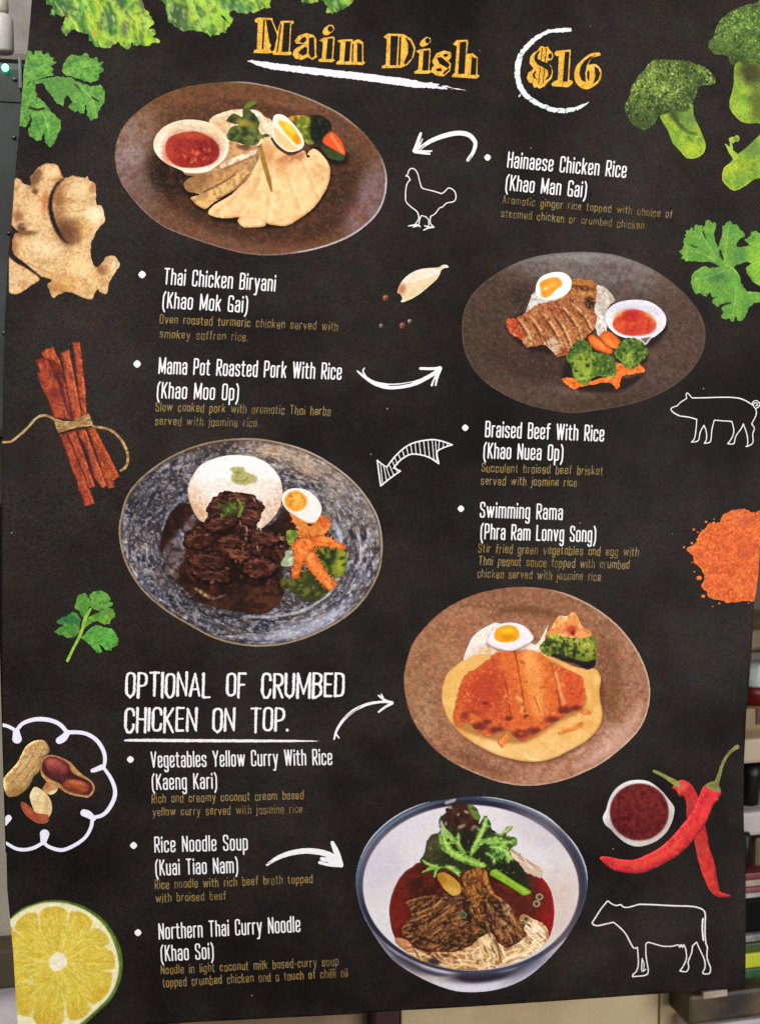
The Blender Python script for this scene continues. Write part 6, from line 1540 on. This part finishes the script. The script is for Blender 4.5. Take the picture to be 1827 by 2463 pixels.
for k in range(4):
    c.line([(650, 1130 + 34 * k), (820, 1150 + 16 * k), (1060, 1060 + 30 * k)], 7, (110, 80, 44), 1.5, .6)
c.mottle(3, .14).clip(E / .2065 - np.array([0, 780]) / .2065).make('twine', cin, 3)
# peanuts
T = TN
nuts = group_part('peanut_picture', 'peanuts in and out of their shells inside the white cloud')
c = pic(T, [(48, 900), (80, 850), (150, 770), (220, 690), (280, 570), (330, 490), (420, 425), (530, 415), (592, 460), (622, 540), (602, 590), (540, 640), (510, 720), (500, 800), (430, 860), (390, 940), (350, 1010), (280, 1070), (200, 1112), (110, 1112), (58, 1030)], (198, 164, 114), 151, 1.3, rough=.5)
c.shade(-.5, -.4, .4, 12).ell(300, 660, 60, 180, (220, 190, 144), 32, .7, .6).ell(200, 1050, 100, 50, (146, 112, 60), -10, .7, .8)
for v in ([(120, 860), (300, 680), (400, 480)], [(130, 960), (330, 740), (470, 480)], [(200, 1000), (400, 780), (560, 500)], [(80, 940), (230, 760), (330, 560)], [(280, 1030), (440, 820), (500, 640)]):
    c.line(v, (5, 12, 5), (152, 110, 68), 2, .7).line([(x + 16, y + 10) for x, y in v], (4, 9, 4), (224, 194, 150), 2, .5)
c.cloud((156, 116, 70), 6, .6, .2, .5).mottle(3, .1).make('peanut_shell', nuts, 1)
c = pic(T, [(508, 720), (520, 660), (545, 630), (600, 600), (680, 600), (790, 640), (880, 690), (960, 780), (1040, 850), (1130, 910), (1178, 985), (1165, 1060), (1100, 1122), (1000, 1112), (880, 1090), (770, 1030), (680, 965), (560, 905), (510, 820)], (176, 134, 88), 153, 1.3, rough=.7)
c.cloud((206, 166, 112), 6, .55, .2, .6).poly([(525, 720), (545, 660), (600, 622), (680, 618), (790, 665), (860, 720), (890, 800), (960, 850), (1090, 910), (1150, 985), (1140, 1050), (1080, 1095), (960, 1075), (840, 1030), (740, 950), (600, 880), (530, 800)], (72, 36, 38), 5)
c.ell(700, 735, 150, 92, (146, 70, 66), 24, .25, .95).ell(660, 690, 90, 40, (178, 96, 88), 20, .6, .8).ell(720, 840, 130, 60, (92, 48, 48), 20, .5, .7).ell(950, 985, 160, 80, (160, 80, 54), 14, .2, .95).ell(960, 940, 110, 26, (192, 112, 76), 10, .6, .8).ell(920, 1040, 140, 30, (104, 56, 40), 14, .6, .7).mottle(3, .14).make('peanut_shell', nuts, 3, 'open half shell with two red skinned nuts')
c = pic(T, [(533, 1020), (570, 950), (600, 908), (680, 950), (722, 1000), (705, 1050), (650, 1088), (600, 1082)], (196, 150, 100), 154, 1.3).ell(660, 1060, 60, 24, (236, 220, 196), -20, .6, .9).ell(580, 970, 40, 60, (160, 108, 70), 20, .7, .7).mottle(4, .1).make('peanut_shell', nuts, 2, 'broken end of a shell')
c = Canvas(T, [(255, 980), (655, 1455)], 4, 1.3, 155).shape([(372, 1110), (395, 1040), (440, 990), (540, 1040), (600, 1102), (636, 1170), (648, 1240), (640, 1310), (600, 1375), (560, 1330), (450, 1310), (400, 1220)]).fill((222, 198, 152))
c.detail = 1.0
c.ell(430, 1080, 50, 70, (236, 218, 182), 10, .7, .7).ell(590, 1230, 40, 110, (196, 166, 116), 0, .7, .6)
c.poly([(262, 1212), (290, 1180), (380, 1240), (450, 1312), (520, 1330), (600, 1340), (606, 1385), (590, 1432), (500, 1448), (400, 1402), (310, 1322)], (160, 82, 58), 3)
c.shape([(262, 1212), (290, 1180), (380, 1240), (450, 1312), (520, 1330), (600, 1340), (606, 1385), (590, 1432), (500, 1448), (400, 1402), (310, 1322)])
c.ell(360, 1290, 60, 26, (184, 104, 74), 40, .6, .7).ell(540, 1370, 60, 40, (176, 100, 74), 0, .6, .7).mottle(3, .12).make('peanut', nuts, 3)
# lime
T = (0, 2120, .19370)
P = [(60, 500), (130, 455), (200, 388), (300, 320), (420, 278), (560, 238), (720, 230), (880, 254), (1050, 310), (1200, 400), (1330, 520), (1430, 670), (1500, 830), (1525, 1000), (1510, 1180), (1450, 1350), (1350, 1500), (1200, 1640), (1050, 1780), (950, 1860), (100, 1860)]
c = pic(T, P, (92, 116, 46), 161, 1.6)
c.cloud((66, 92, 36), 12, .54, .2, .6).ell(1460, 1450, 160, 200, (92, 130, 80), -40, .7, .6)
PI_ = [(60, 530), (135, 470), (215, 405), (310, 345), (430, 295), (560, 262), (720, 258), (870, 282), (1020, 335), (1160, 420), (1280, 530), (1375, 670), (1440, 830), (1475, 1000), (1468, 1150), (1430, 1290), (1340, 1450), (1220, 1570), (1100, 1680), (980, 1780), (880, 1860), (230, 1860), (205, 1700), (100, 1600)]
c.poly(PI_, (232, 226, 192), 4).rim((196, 196, 110), 2, .4, 3, off=6)
FL = [(60, 640), (180, 580), (215, 500), (300, 420), (400, 385), (470, 400), (500, 375), (580, 325), (690, 312), (790, 335), (850, 390), (910, 372), (1020, 385), (1110, 445), (1162, 530), (1190, 580), (1270, 610), (1345, 700), (1350, 790), (1330, 840), (1400, 870), (1425, 960), (1428, 1060), (1395, 1110), (1395, 1200), (1360, 1340), (1270, 1460), (1150, 1530), (1120, 1600), (1030, 1690), (920, 1720), (845, 1700), (800, 1700), (740, 1790), (600, 1830), (480, 1790), (400, 1690), (300, 1670), (215, 1640), (100, 1640)]
c.poly(FL, (212, 192, 82), 5)
cc = c.p([(725, 1000)])[0]
th = np.arctan2(c.Y - cc[1], c.X - cc[0])
rr = np.hypot(c.X - cc[0], c.Y - cc[1])
fm = sstep(.5 - sd_poly(c.X, c.Y, spline(c.p(FL), n=3)) / 6)
for col, sc, rs, thr, op in (((226, 208, 108), 2.4, 22, .54, .5), ((194, 168, 58), 2.0, 26, .6, .4), ((238, 226, 150), 1.2, 10, .66, .45), ((206, 172, 56), 5, 40, .6, .4)):
    c.n += 1
    m = sstep((vnoise(th * 60, rr / rs * sc, sc, c.n, 2) - thr) / .16 + .5) * op * fm
    c.C += (np.array(col, float) - c.C) * m[..., None]
c.C += (np.array((190, 150, 40.)) - c.C) * (fm * sstep((rr - 95) / 60) * .35)[..., None]
for (x, y), (x1, y1), w in (((480, 380), (500, 610), 40), ((858, 380), (830, 560), 34), ((1165, 545), (1110, 620), 50), ((1350, 800), (1270, 830), 60), ((1400, 1110), (1290, 1110), 50), ((1130, 1540), (1080, 1480), 46), ((820, 1710), (810, 1480), 60), ((390, 1690), (420, 1560), 50), ((180, 600), (300, 690), 40)):
    c.line([(x, y), (x1, y1)], (w, 6), (232, 222, 178), 3, .85)
for t in (-105, -75, -50, -20, 5, 35, 70, 110, 150, 185, 215):
    a = math.radians(t)
    c.line([(725 + 90 * math.cos(a), 1000 + 90 * math.sin(a)), (725 + 420 * math.cos(a), 1000 + 420 * math.sin(a))], (34, 8), (226, 210, 118), 3, .55)
c.poly([(612, 985), (640, 920), (690, 895), (750, 880), (800, 910), (832, 960), (830, 1030), (800, 1075), (740, 1100), (680, 1112), (630, 1080)], (238, 230, 206), 4, rough=2, rs=5).line([(440, 985), (600, 990)], (30, 10), (238, 226, 178), 4, .7).dabs(30, (220, 500, 1380, 1650), 12, [(244, 232, 160), (236, 220, 140)], None, 2, .5).ell(380, 1250, 60, 24, (226, 220, 170), 20, .6, .7)
c.mottle(4, .05).clip(E / .1937 - np.array([0, 2120]) / .1937).make('lime_picture', POSTER, 1, 'yellow halved lime in the bottom left corner')
# chilli bowl and chillies
T = TC
c = pic(T, [(80, 690), (110, 620), (140, 520), (200, 430), (290, 372), (390, 355), (490, 370), (590, 440), (660, 520), (712, 590), (716, 650), (692, 740), (640, 830), (540, 910), (400, 950), (290, 920), (200, 850), (150, 795), (100, 752)], (216, 215, 211), 171, 1.4)
c.ell(420, 380, 220, 20, (226, 234, 232), 5, .5, .7).ell(110, 690, 40, 60, (236, 235, 234), 10, .5, .7).ell(690, 640, 26, 80, (196, 186, 180), 0, .6, .6).ell(440, 930, 220, 20, (200, 196, 186), -6, .6, .6)
c.ell(405, 642, 266, 258, (150, 120, 108), 0, .02).ell(405, 642, 258, 250, (104, 36, 36), 0, .03).ell(400, 740, 220, 130, (92, 28, 34), 0, .7, .6).ell(420, 560, 180, 120, (122, 46, 42), 0, .7, .6)
inn = oval(405, 642, 258, 250)
c.cloud((142, 58, 50), 6, .6, .2, .5, 3, None, inn, 3).cloud((66, 18, 24), 6, .6, .2, .6, 3, None, inn, 3).make('chilli_bowl_picture', POSTER, 1, 'white bowl of dark red chilli sauce seen from above')
chil = group_part('chilli_picture', 'two crossed red chillies with green stems')
for i, (L, col) in enumerate((([(700, 430), (720, 395), (745, 368), (800, 358), (870, 400), (932, 510), (960, 640), (1000, 800), (1032, 970), (1080, 1120), (1115, 1330), (1160, 1368), (1212, 1385), (1192, 1406), (1090, 1392), (1030, 1330), (970, 1200), (920, 1030), (890, 880), (830, 690), (825, 560), (800, 500), (762, 505), (742, 455)], (196, 60, 54)),
                              ([(52, 1055), (110, 1038), (250, 1066), (370, 1064), (480, 1020), (590, 958), (700, 860), (800, 740), (880, 640), (932, 520), (985, 405), (1060, 440), (1132, 462), (1112, 530), (1060, 590), (1020, 690), (960, 800), (870, 910), (760, 1020), (640, 1092), (500, 1160), (370, 1192), (200, 1168), (110, 1112)], (206, 60, 62)))):
    c = pic(T, L, col, 173 + i, 1.3, rough=.6)
    c.shade(-.4, -.7, .35, 10).cloud((214, 88, 66), 10, .55, .2, .5).cloud((170, 42, 54), 12, .58, .2, .5)
    if i == 0:
        c.ell(850, 620, 60, 100, (168, 60, 62), 20, .6, .7).ell(790, 420, 40, 40, (212, 100, 92), 0, .6, .7).ell(930, 960, 60, 90, (160, 62, 62), 0, .6, .6)
    else:
        c.line([(900, 720), (700, 960), (450, 1090), (200, 1100)], (20, 50, 40, 10), (220, 92, 72), 6, .6).ell(1000, 640, 40, 120, (222, 70, 78), 20, .7, .7)
    c.rim((226, 130, 116), 2, .35, 2, 40, 130, (600, 900)).mottle(3, .1).make('chilli', chil, 1 + i)
c = Canvas(T, [(500, 240), (780, 430)], 4, 1.2, 176).stroke_shape([(745, 392), (660, 340), (590, 300), (535, 275)], (54, 34, 28, 26), rough=.7).fill((128, 130, 62)).cloud((166, 160, 90), 6, .55, .2, .6).make('chilli_stem', chil, 3)
c = Canvas(T, [(980, 30), (1310, 470)], 4, 1.2, 177).stroke_shape([(1075, 430), (1110, 330), (1150, 200), (1210, 110), (1275, 60)], (56, 36, 28, 28, 38), rough=.6).shape([(988, 406), (1050, 368), (1100, 385), (1132, 462), (1060, 448)], rough=.6)
c.fill((112, 112, 60)).cloud((150, 146, 90), 6, .55, .2, .6).make('chilli_stem', chil, 3)
# chilli powder
T = TG
c = pic(T, [(252, 1600), (300, 1560), (340, 1520), (370, 1450), (420, 1400), (480, 1340), (560, 1340), (600, 1270), (680, 1225), (780, 1213), (880, 1240), (990, 1245), (990, 1480), (990, 1850), (960, 2000), (890, 2085), (800, 2088), (700, 2104), (600, 2092), (480, 2062), (430, 1990), (388, 1940), (422, 1880), (390, 1780), (330, 1740), (310, 1660)], (206, 102, 56), 181, 1.4, rough=3.2, rs=6, pad=8)
R = np.random.RandomState(3)
for x, y, r in ((160, 1580, 12), (200, 1560, 9), (225, 1575, 11), (318, 1405, 14), (436, 1333, 13), (510, 1306, 8), (355, 1430, 10), (368, 1868, 26), (322, 1808, 9), (408, 2042, 18), (300, 1536, 14), (560, 2112, 10), (350, 1500, 9), (395, 1410, 8), (300, 1720, 7), (500, 2140, 8), (840, 2110, 8)):
    c.shape(disc(x, y, r, r * .8, 8), rough=.6, rs=3)
c.cloud((222, 126, 62), 16, .55, .2, .6).cloud((178, 78, 52), 6, .58, .2, .6, 3).cloud((232, 134, 84), 4, .62, .2, .6, 2).ell(820, 1640, 60, 40, (176, 74, 58), 0, .7, .5).ell(800, 1340, 60, 50, (186, 96, 76), 0, .7, .5).rim((222, 138, 62), 4, .5, 5, 60, 260, (700, 1700)).mottle(3, .14).clip(E / .2516 - np.array([1587, 920]) / .2516).make('spice_powder_picture', POSTER, 1, 'heap of orange spice powder at the right edge')
# garlic clove and peppercorns
T = TB
c = pic(T, [(633, 572), (660, 480), (720, 390), (820, 310), (950, 258), (1100, 244), (1180, 234), (1240, 205), (1290, 208), (1314, 236), (1262, 246), (1216, 272), (1190, 340), (1150, 400), (1050, 490), (930, 590), (830, 650), (720, 696), (678, 690), (700, 650), (672, 592)], (228, 215, 194), 191, 1.1, rough=.3)
c.poly([(720, 470), (850, 420), (1000, 380), (1120, 350), (1170, 360), (1050, 490), (930, 590), (830, 650), (720, 696), (700, 600)], (220, 196, 156), 10, .8).line([(800, 440), (960, 385), (1100, 330), (1190, 290)], (6, 16, 22, 10), (236, 228, 216), 3, .8).ell(690, 530, 50, 70, (176, 106, 74), 20, .7, .85).line([(672, 592), (698, 640), (712, 690)], 12, (240, 226, 206), 2, .9).line([(650, 590), (675, 640)], (16, 26), (90, 50, 40), 2, .8).ell(1180, 245, 50, 16, (190, 176, 112), -10, .6, .7)
c.ell(1130, 290, 60, 20, (222, 220, 224), -20, .6, .7).mottle(3, .07).make('garlic_picture', POSTER, 1, 'single pale garlic clove')
for x, y, r, col in ((478, 640, 36, (158, 88, 58)), (700, 1005, 38, (146, 78, 68)), (795, 950, 26, (146, 136, 118)), (420, 1010, 26, (120, 110, 94))):
    c = pic(T, disc(x, y, r, r * 1.05, 10), col, 195 + int(x) % 9, .9, rough=.9, rs=3).ell(x - r * .3, y - r * .3, r * .5, r * .4, tuple(min(v + 50, 240) for v in col), 0, .6, .7).ell(x + r * .4, y + r * .4, r * .6, r * .6, (60, 44, 40), 0, .7, .7)
    c.make('peppercorn', POSTER, 1)

# ------------------------------------------------------------------ what shows behind the sheet


def box_mesh(lo, hi, bev=0.004):
    import bmesh
    bm = bmesh.new()
    bmesh.ops.create_cube(bm, size=1.0)
    s = [hi[i] - lo[i] for i in range(3)]
    for v in bm.verts:
        v.co = [lo[i] + (v.co[i] + .5) * s[i] for i in range(3)]
    b = min(bev, min(s) * .3)
    bmesh.ops.bevel(bm, geom=bm.edges[:], offset=b, segments=2, profile=.6, affect='EDGES')
    return bm


def finish(bm, name, mat, parent=None, off=(0, 0, 0), smooth=False):
    me = bpy.data.meshes.new(name)
    for v in bm.verts:
        v.co = [v.co[i] - off[i] for i in range(3)]
    bm.to_mesh(me)
    bm.free()
    me.materials.append(mat)
    if smooth:
        for p in me.polygons:
            p.use_smooth = True
    o = bpy.data.objects.new(name, me)
    link(o, parent)
    if parent is None:
        o.location = off
    return o


def px_box(x0, y0, x1, y1, yd, thick):
    a, b = on_plane(x0, (y0 + y1) / 2, yd), on_plane(x1, (y0 + y1) / 2, yd)
    t, u = on_plane((x0 + x1) / 2, y0, yd), on_plane((x0 + x1) / 2, y1, yd)
    return [a[0], yd, 0.001 if y1 == 2760 else u[2]], [b[0], yd + thick, t[2]]      # the lowest pieces stand on the floor


def lathe(name, prof, centre, mat, parent=None, n=32, off=(0, 0, 0)):
    import bmesh
    bm = bmesh.new()
    rings = []
    for r, z in prof:
        rings.append([bm.verts.new((centre[0] + r * math.cos(2 * math.pi * k / n), centre[1] + r * math.sin(2 * math.pi * k / n), centre[2] + z)) for k in range(n)])
    for A, B in zip(rings, rings[1:]):
        for k in range(n):
            bm.faces.new((A[k], A[(k + 1) % n], B[(k + 1) % n], B[k]))
    bm.faces.new(rings[0][::-1])
    bm.faces.new(rings[-1])
    bmesh.ops.recalc_face_normals(bm, faces=bm.faces[:])
    return finish(bm, name, mat, parent, off, True)


def tagged(o, label, cat, group=None):
    o['label'], o['category'] = label, cat
    if group:
        o['group'] = group
    return o


def thing_box(name, px, yd, thick, mat, label, cat, bev=.004, group=None):
    lo, hi = px_box(*px, yd, thick)
    foot = ((lo[0] + hi[0]) / 2, (lo[1] + hi[1]) / 2, lo[2])
    return tagged(finish(box_mesh(lo, hi, bev), name, mat, None, foot), label, cat, group)


# wall far behind everything
wl = finish(box_mesh([-3.0, 1.30, 0.0], [3.0, 1.38, 3.2], .002), 'wall', plain('dim_wall_paint', (92, 86, 76), (80, 74, 66), 4), None, (0, 1.34, 0))
wl['kind'] = 'structure'
fl = finish(box_mesh([-3.0, -3.0, -0.05], [3.0, 1.30, 0.0], .002), 'floor', plain('floor_tile', (120, 112, 100), (104, 96, 86), 6), None, (0, 0, 0))
fl['kind'] = 'structure'

# left: a grey steel appliance with a lamp and a white bottle on its ledge
t = on_plane(20, 1052, .05)
app = empty('steel_appliance', (t[0], .18, t[2]), 'dark grey steel appliance with a green lamp left of the sheet', 'appliance')


def part_box(name, px, yd, thick, mat, parent, bev=.004):
    lo, hi = px_box(*px, yd, thick)
    off = tuple(parent.location)
    return finish(box_mesh(lo, hi, bev), name, mat, parent, off)


part_box('body', (-260, 141, 110, 1052), .05, .25, plain('dull_steel', (68, 73, 73), (44, 46, 44), 14, .45, .5), app, .006)
part_box('back_panel', (-260, -140, 110, 139), .14, .16, plain('warm_steel', (158, 150, 142), (112, 104, 96), 16, .5, .5), app, .006)
part_box('trim', (45, 138, 53, 212), .044, .006, plain('bright_trim', (150, 148, 146), (120, 118, 116), 20, .4, .5), app, .001)
lc = on_plane(13, 162, .046)
lm = lathe('indicator_lamp', [(.0008, -.0026), (.0020, -.0018), (.0027, 0), (.0020, .0018), (.0008, .0026)], (lc[0], .047, lc[2]), plain('green_lamp', (120, 250, 190), (120, 250, 190), 5, .3, .3, 0, ((90, 255, 180), 7.0)), app, 20, tuple(app.location))
bc = on_plane(8, 128, .085)
bz = on_plane(8, 33, .085)[2] - bc[2]
bot = empty('white_bottle', tuple(bc), 'small white bottle with a pale cap on the steel appliance', 'bottle')
WP = plain('white_plastic', (222, 216, 208), (204, 198, 190), 10, .4, .4)
lathe('body', [(.0075, 0), (.0085, .002), (.0085, bz * .82), (.0070, bz * .94), (.004, bz)], tuple(bc), WP, bot, 28, tuple(bc))
lathe('cap', [(.0046, bz), (.0052, bz + .002), (.0050, bz + .011), (.003, bz + .013)], tuple(bc), plain('pale_cap', (196, 184, 172), (176, 164, 152), 10, .4, .4), bot, 24, tuple(bc))

# left, lower down
thing_box('beige_cupboard', (-300, 1054, 220, 2274), .20, .3, plain('beige_laminate', (176, 168, 152), (158, 150, 134), 8), 'beige laminate cupboard behind the left edge of the sheet', 'cupboard')
thing_box('brown_ledge', (-300, 2279, 420, 2376), .17, .33, plain('brown_board', (84, 72, 56), (62, 52, 40), 12), 'dark brown ledge beside the halved lime picture', 'ledge')
thing_box('grey_crate', (-300, 2380, 140, 2760), .19, .3, plain('pale_grey_plastic', (196, 190, 192), (166, 160, 160), 8), 'pale grey crate in the bottom left corner under the ledge', 'crate')
thing_box('black_bar', (1.5, 1214, 40, 2052), .012, .012, plain('black_bar_paint', (10, 9, 10), (7, 6, 7), 20, .5, .2), 'narrow black bar behind the left edge of the sheet', 'bar', .001)

# below the sheet
cl = on_plane(1280, 2700, .12)
cab = empty('beige_cabinet', (cl[0], .25, 0.001), 'olive beige cabinet with two doors under the sheet', 'cabinet')
OB = plain('olive_beige_paint', (206, 186, 146), (182, 160, 118), 9, .5, .3)
part_box('door', (964, 2330, 1580, 2760), .12, .02, OB, cab, .002)
part_box('door', (1584, 2330, 1652, 2760), .12, .02, OB, cab, .002)
part_box('carcass', (966, 2332, 1650, 2760), .142, .30, plain('cabinet_inside', (60, 48, 36), None, 9), cab, .002)
thing_box('dark_red_post', (896, 2330, 962, 2760), .11, .05, plain('dark_red_paint', (64, 20, 20), (44, 14, 14), 12), 'dark red post left of the beige cabinet', 'post')
thing_box('brown_cupboard', (430, 2330, 892, 2760), .13, .30, plain('brown_panel_paint', (150, 126, 96), (112, 92, 68), 10), 'brown cupboard left of the dark red post', 'cupboard')

# right: goods stacked on shelves
YD = .10
thing_box('tan_carton', (1770, 1512, 1960, 1564), YD, .12, plain('tan_card', (124, 98, 56), (84, 64, 36), 18), 'olive tan carton, topmost of the goods on the right', 'carton')
thing_box('grey_tray', (1770, 1566, 1960, 1590), YD - .005, .13, plain('grey_tray_plastic', (96, 88, 76), (66, 58, 48), 20), 'dark grey tray under the olive tan carton', 'tray')
k = .00036
tb = on_plane(1856, 1697, YD)
tub = empty('white_tub', tuple(tb), 'white tub with a dark red base', 'tub')
zz = on_plane(1856, 1655, YD)[2] - tb[2]
z2 = on_plane(1856, 1594, YD)[2] - tb[2]
lathe('base', [(.026, 0), (.028, .001), (.0275, zz - .0002)], (tb[0], tb[1] + .028, tb[2]), plain('dark_red_plastic', (104, 14, 14), (82, 8, 8), 20, .35, .4), tub, 40, tuple(tb))
lathe('bowl', [(.027, zz), (.028, zz + .003), (.026, z2 - .004), (.024, z2)], (tb[0], tb[1] + .028, tb[2]), plain('milky_plastic', (226, 232, 226), (150, 158, 150), 60, .2, .5), tub, 40, tuple(tb))
tb_ = thing_box('tan_box', (1770, 1699, 1960, 1770), YD, .12, plain('tan_box_card', (140, 116, 72), (120, 96, 60), 14), 'tan box under the white tub', 'box')
thing_box('shelf_board', (1765, 1772, 1990, 1832), YD - .02, .16, plain('pale_wood', (178, 160, 136), (160, 142, 116), 9), 'pale shelf board on the right', 'shelf')
bb = on_plane(1816, 1946, YD)
h = on_plane(1816, 1842, YD)[2] - bb[2]
o = lathe('black_bottle', [(.010, 0), (.011, .002), (.0115, h * .45), (.014, h * .7), (.015, h * .98), (.012, h)], (bb[0], bb[1] + .016, bb[2]), plain('black_glass', (7, 6, 6), (4, 4, 4), 20, .35, .25), None, 28, tuple(bb))
tagged(o, 'black bottle under the pale shelf board', 'bottle')
thing_box('shelf_shade_block', (1786, 1836, 1990, 1946), .15, .08, plain('shelf_shade_black', (7, 6, 6), (4, 4, 4), 20, .6, .08), 'black block added as the shade under the pale shelf board', 'crate')  # dark block stands in for the shade below the shelf board
thing_box('white_box', (1775, 1948, 1960, 2006), YD - .01, .12, plain('white_card', (180, 171, 166), (160, 152, 146), 12), 'white box under the black bottle', 'box')
thing_box('brown_box', (1815, 2009, 1960, 2092), YD, .12, plain('brown_card', (106, 88, 64), (80, 64, 46), 16), 'brown box under the white box', 'box')
bb = on_plane(1797, 2092, YD - .02)
h = on_plane(1797, 2009, YD - .02)[2] - bb[2]
o = lathe('black_jar', [(.004, 0), (.0055, h * .1), (.0062, h * .5), (.0062, h * .9), (.005, h)], (bb[0], bb[1] + .008, bb[2]), mats['black_glass'], None, 24, tuple(bb))
tagged(o, 'small black jar left of the brown box', 'jar')
for y0, y1, mt, lb in ((2094, 2110, plain('maroon_film', (122, 46, 54), (92, 30, 38), 40), 'maroon packet, topmost of the four stacked packets'), (2111, 2127, plain('cream_film', (172, 156, 140), (140, 124, 108), 40), 'cream packet between the two maroon packets'),
                       (2128, 2141, plain('rose_film', (138, 64, 68), (108, 42, 48), 40), 'faded maroon packet under the cream packet'), (2142, 2154, plain('white_film', (176, 176, 172), (130, 130, 126), 40), 'white packet at the bottom of the packet stack')):
    thing_box('packet', (1775, y0, 1960, y1), YD - .015, .12, mt, lb, 'packet', .003, 'packets stacked on the right')
thing_box('black_case', (1770, 2155, 1960, 2241), YD - .01, .12, plain('black_case_plastic', (6, 5, 6), (4, 4, 4), 20, .6, .08), 'black case under the stacked packets', 'case')
thing_box('grey_tray', (1770, 2242, 1960, 2260), YD - .015, .125, plain('grey_lid_plastic', (150, 148, 146), (96, 94, 92), 40), 'thin grey tray under the black case', 'tray')
lo, hi = px_box(1770, 2262, 1960, 2374, YD, .11)
gc = empty('green_carton', ((lo[0] + hi[0]) / 2, (lo[1] + hi[1]) / 2, lo[2]), 'green carton with a bright yellow stripe', 'carton')
part_box('upper_panel', (1770, 2262, 1960, 2286), YD, .11, plain('olive_green_print', (58, 78, 20), (36, 54, 12), 30), gc, .002)
part_box('stripe', (1770, 2286.6, 1960, 2322), YD - .002, .112, plain('lime_yellow_print', (186, 190, 26), (164, 168, 14), 30), gc, .002)
part_box('lower_panel', (1770, 2322.6, 1960, 2374), YD, .11, plain('deep_green_print', (28, 92, 46), (18, 70, 32), 30), gc, .002)
thing_box('dark_shelf', (1655, 2376, 1990, 2446), YD - .02, .16, plain('dark_wood', (90, 72, 48), (36, 28, 20), 22), 'dark wooden shelf under the green carton', 'shelf')
thing_box('shelf_highlight', (1690, 2384, 1748, 2400), YD - .028, .004, plain('pale_highlight', (206, 192, 172), (150, 130, 108), 60), 'pale strip added as a highlight on the dark wooden shelf', 'highlight', .001)  # added pale strip, stands for white highlights on the shelf
thing_box('grey_bin', (1655, 2449, 1990, 2760), YD - .01, .14, plain('grey_bin_plastic', (190, 188, 190), (160, 156, 158), 10), 'pale grey bin in the bottom right corner', 'bin')

part_box('label', (1818, 1704, 1850, 1742), YD - .0012, .0015, plain('dark_red_ink', (72, 22, 26), (40, 16, 18), 60), tb_, .0004)
scr = plain('screw_steel', (120, 118, 114), (84, 82, 80), 60, .35, .5, .6)
for sx, sy in ((36, 190), (34, 330), (22, 560), (10, 800)):
    q = on_plane(sx, sy, .0485)
    lathe('screw', [(.0006, -.0011), (.0016, -.0008), (.0018, 0), (.0016, .0008), (.0006, .0011)], (q[0], .0495, q[2]), scr, app, 14, tuple(app.location))
part_box('seam', (-200, 238, 70, 241), .0492, .002, plain('dark_seam', (24, 24, 24), (16, 16, 16), 40), app, .0003)
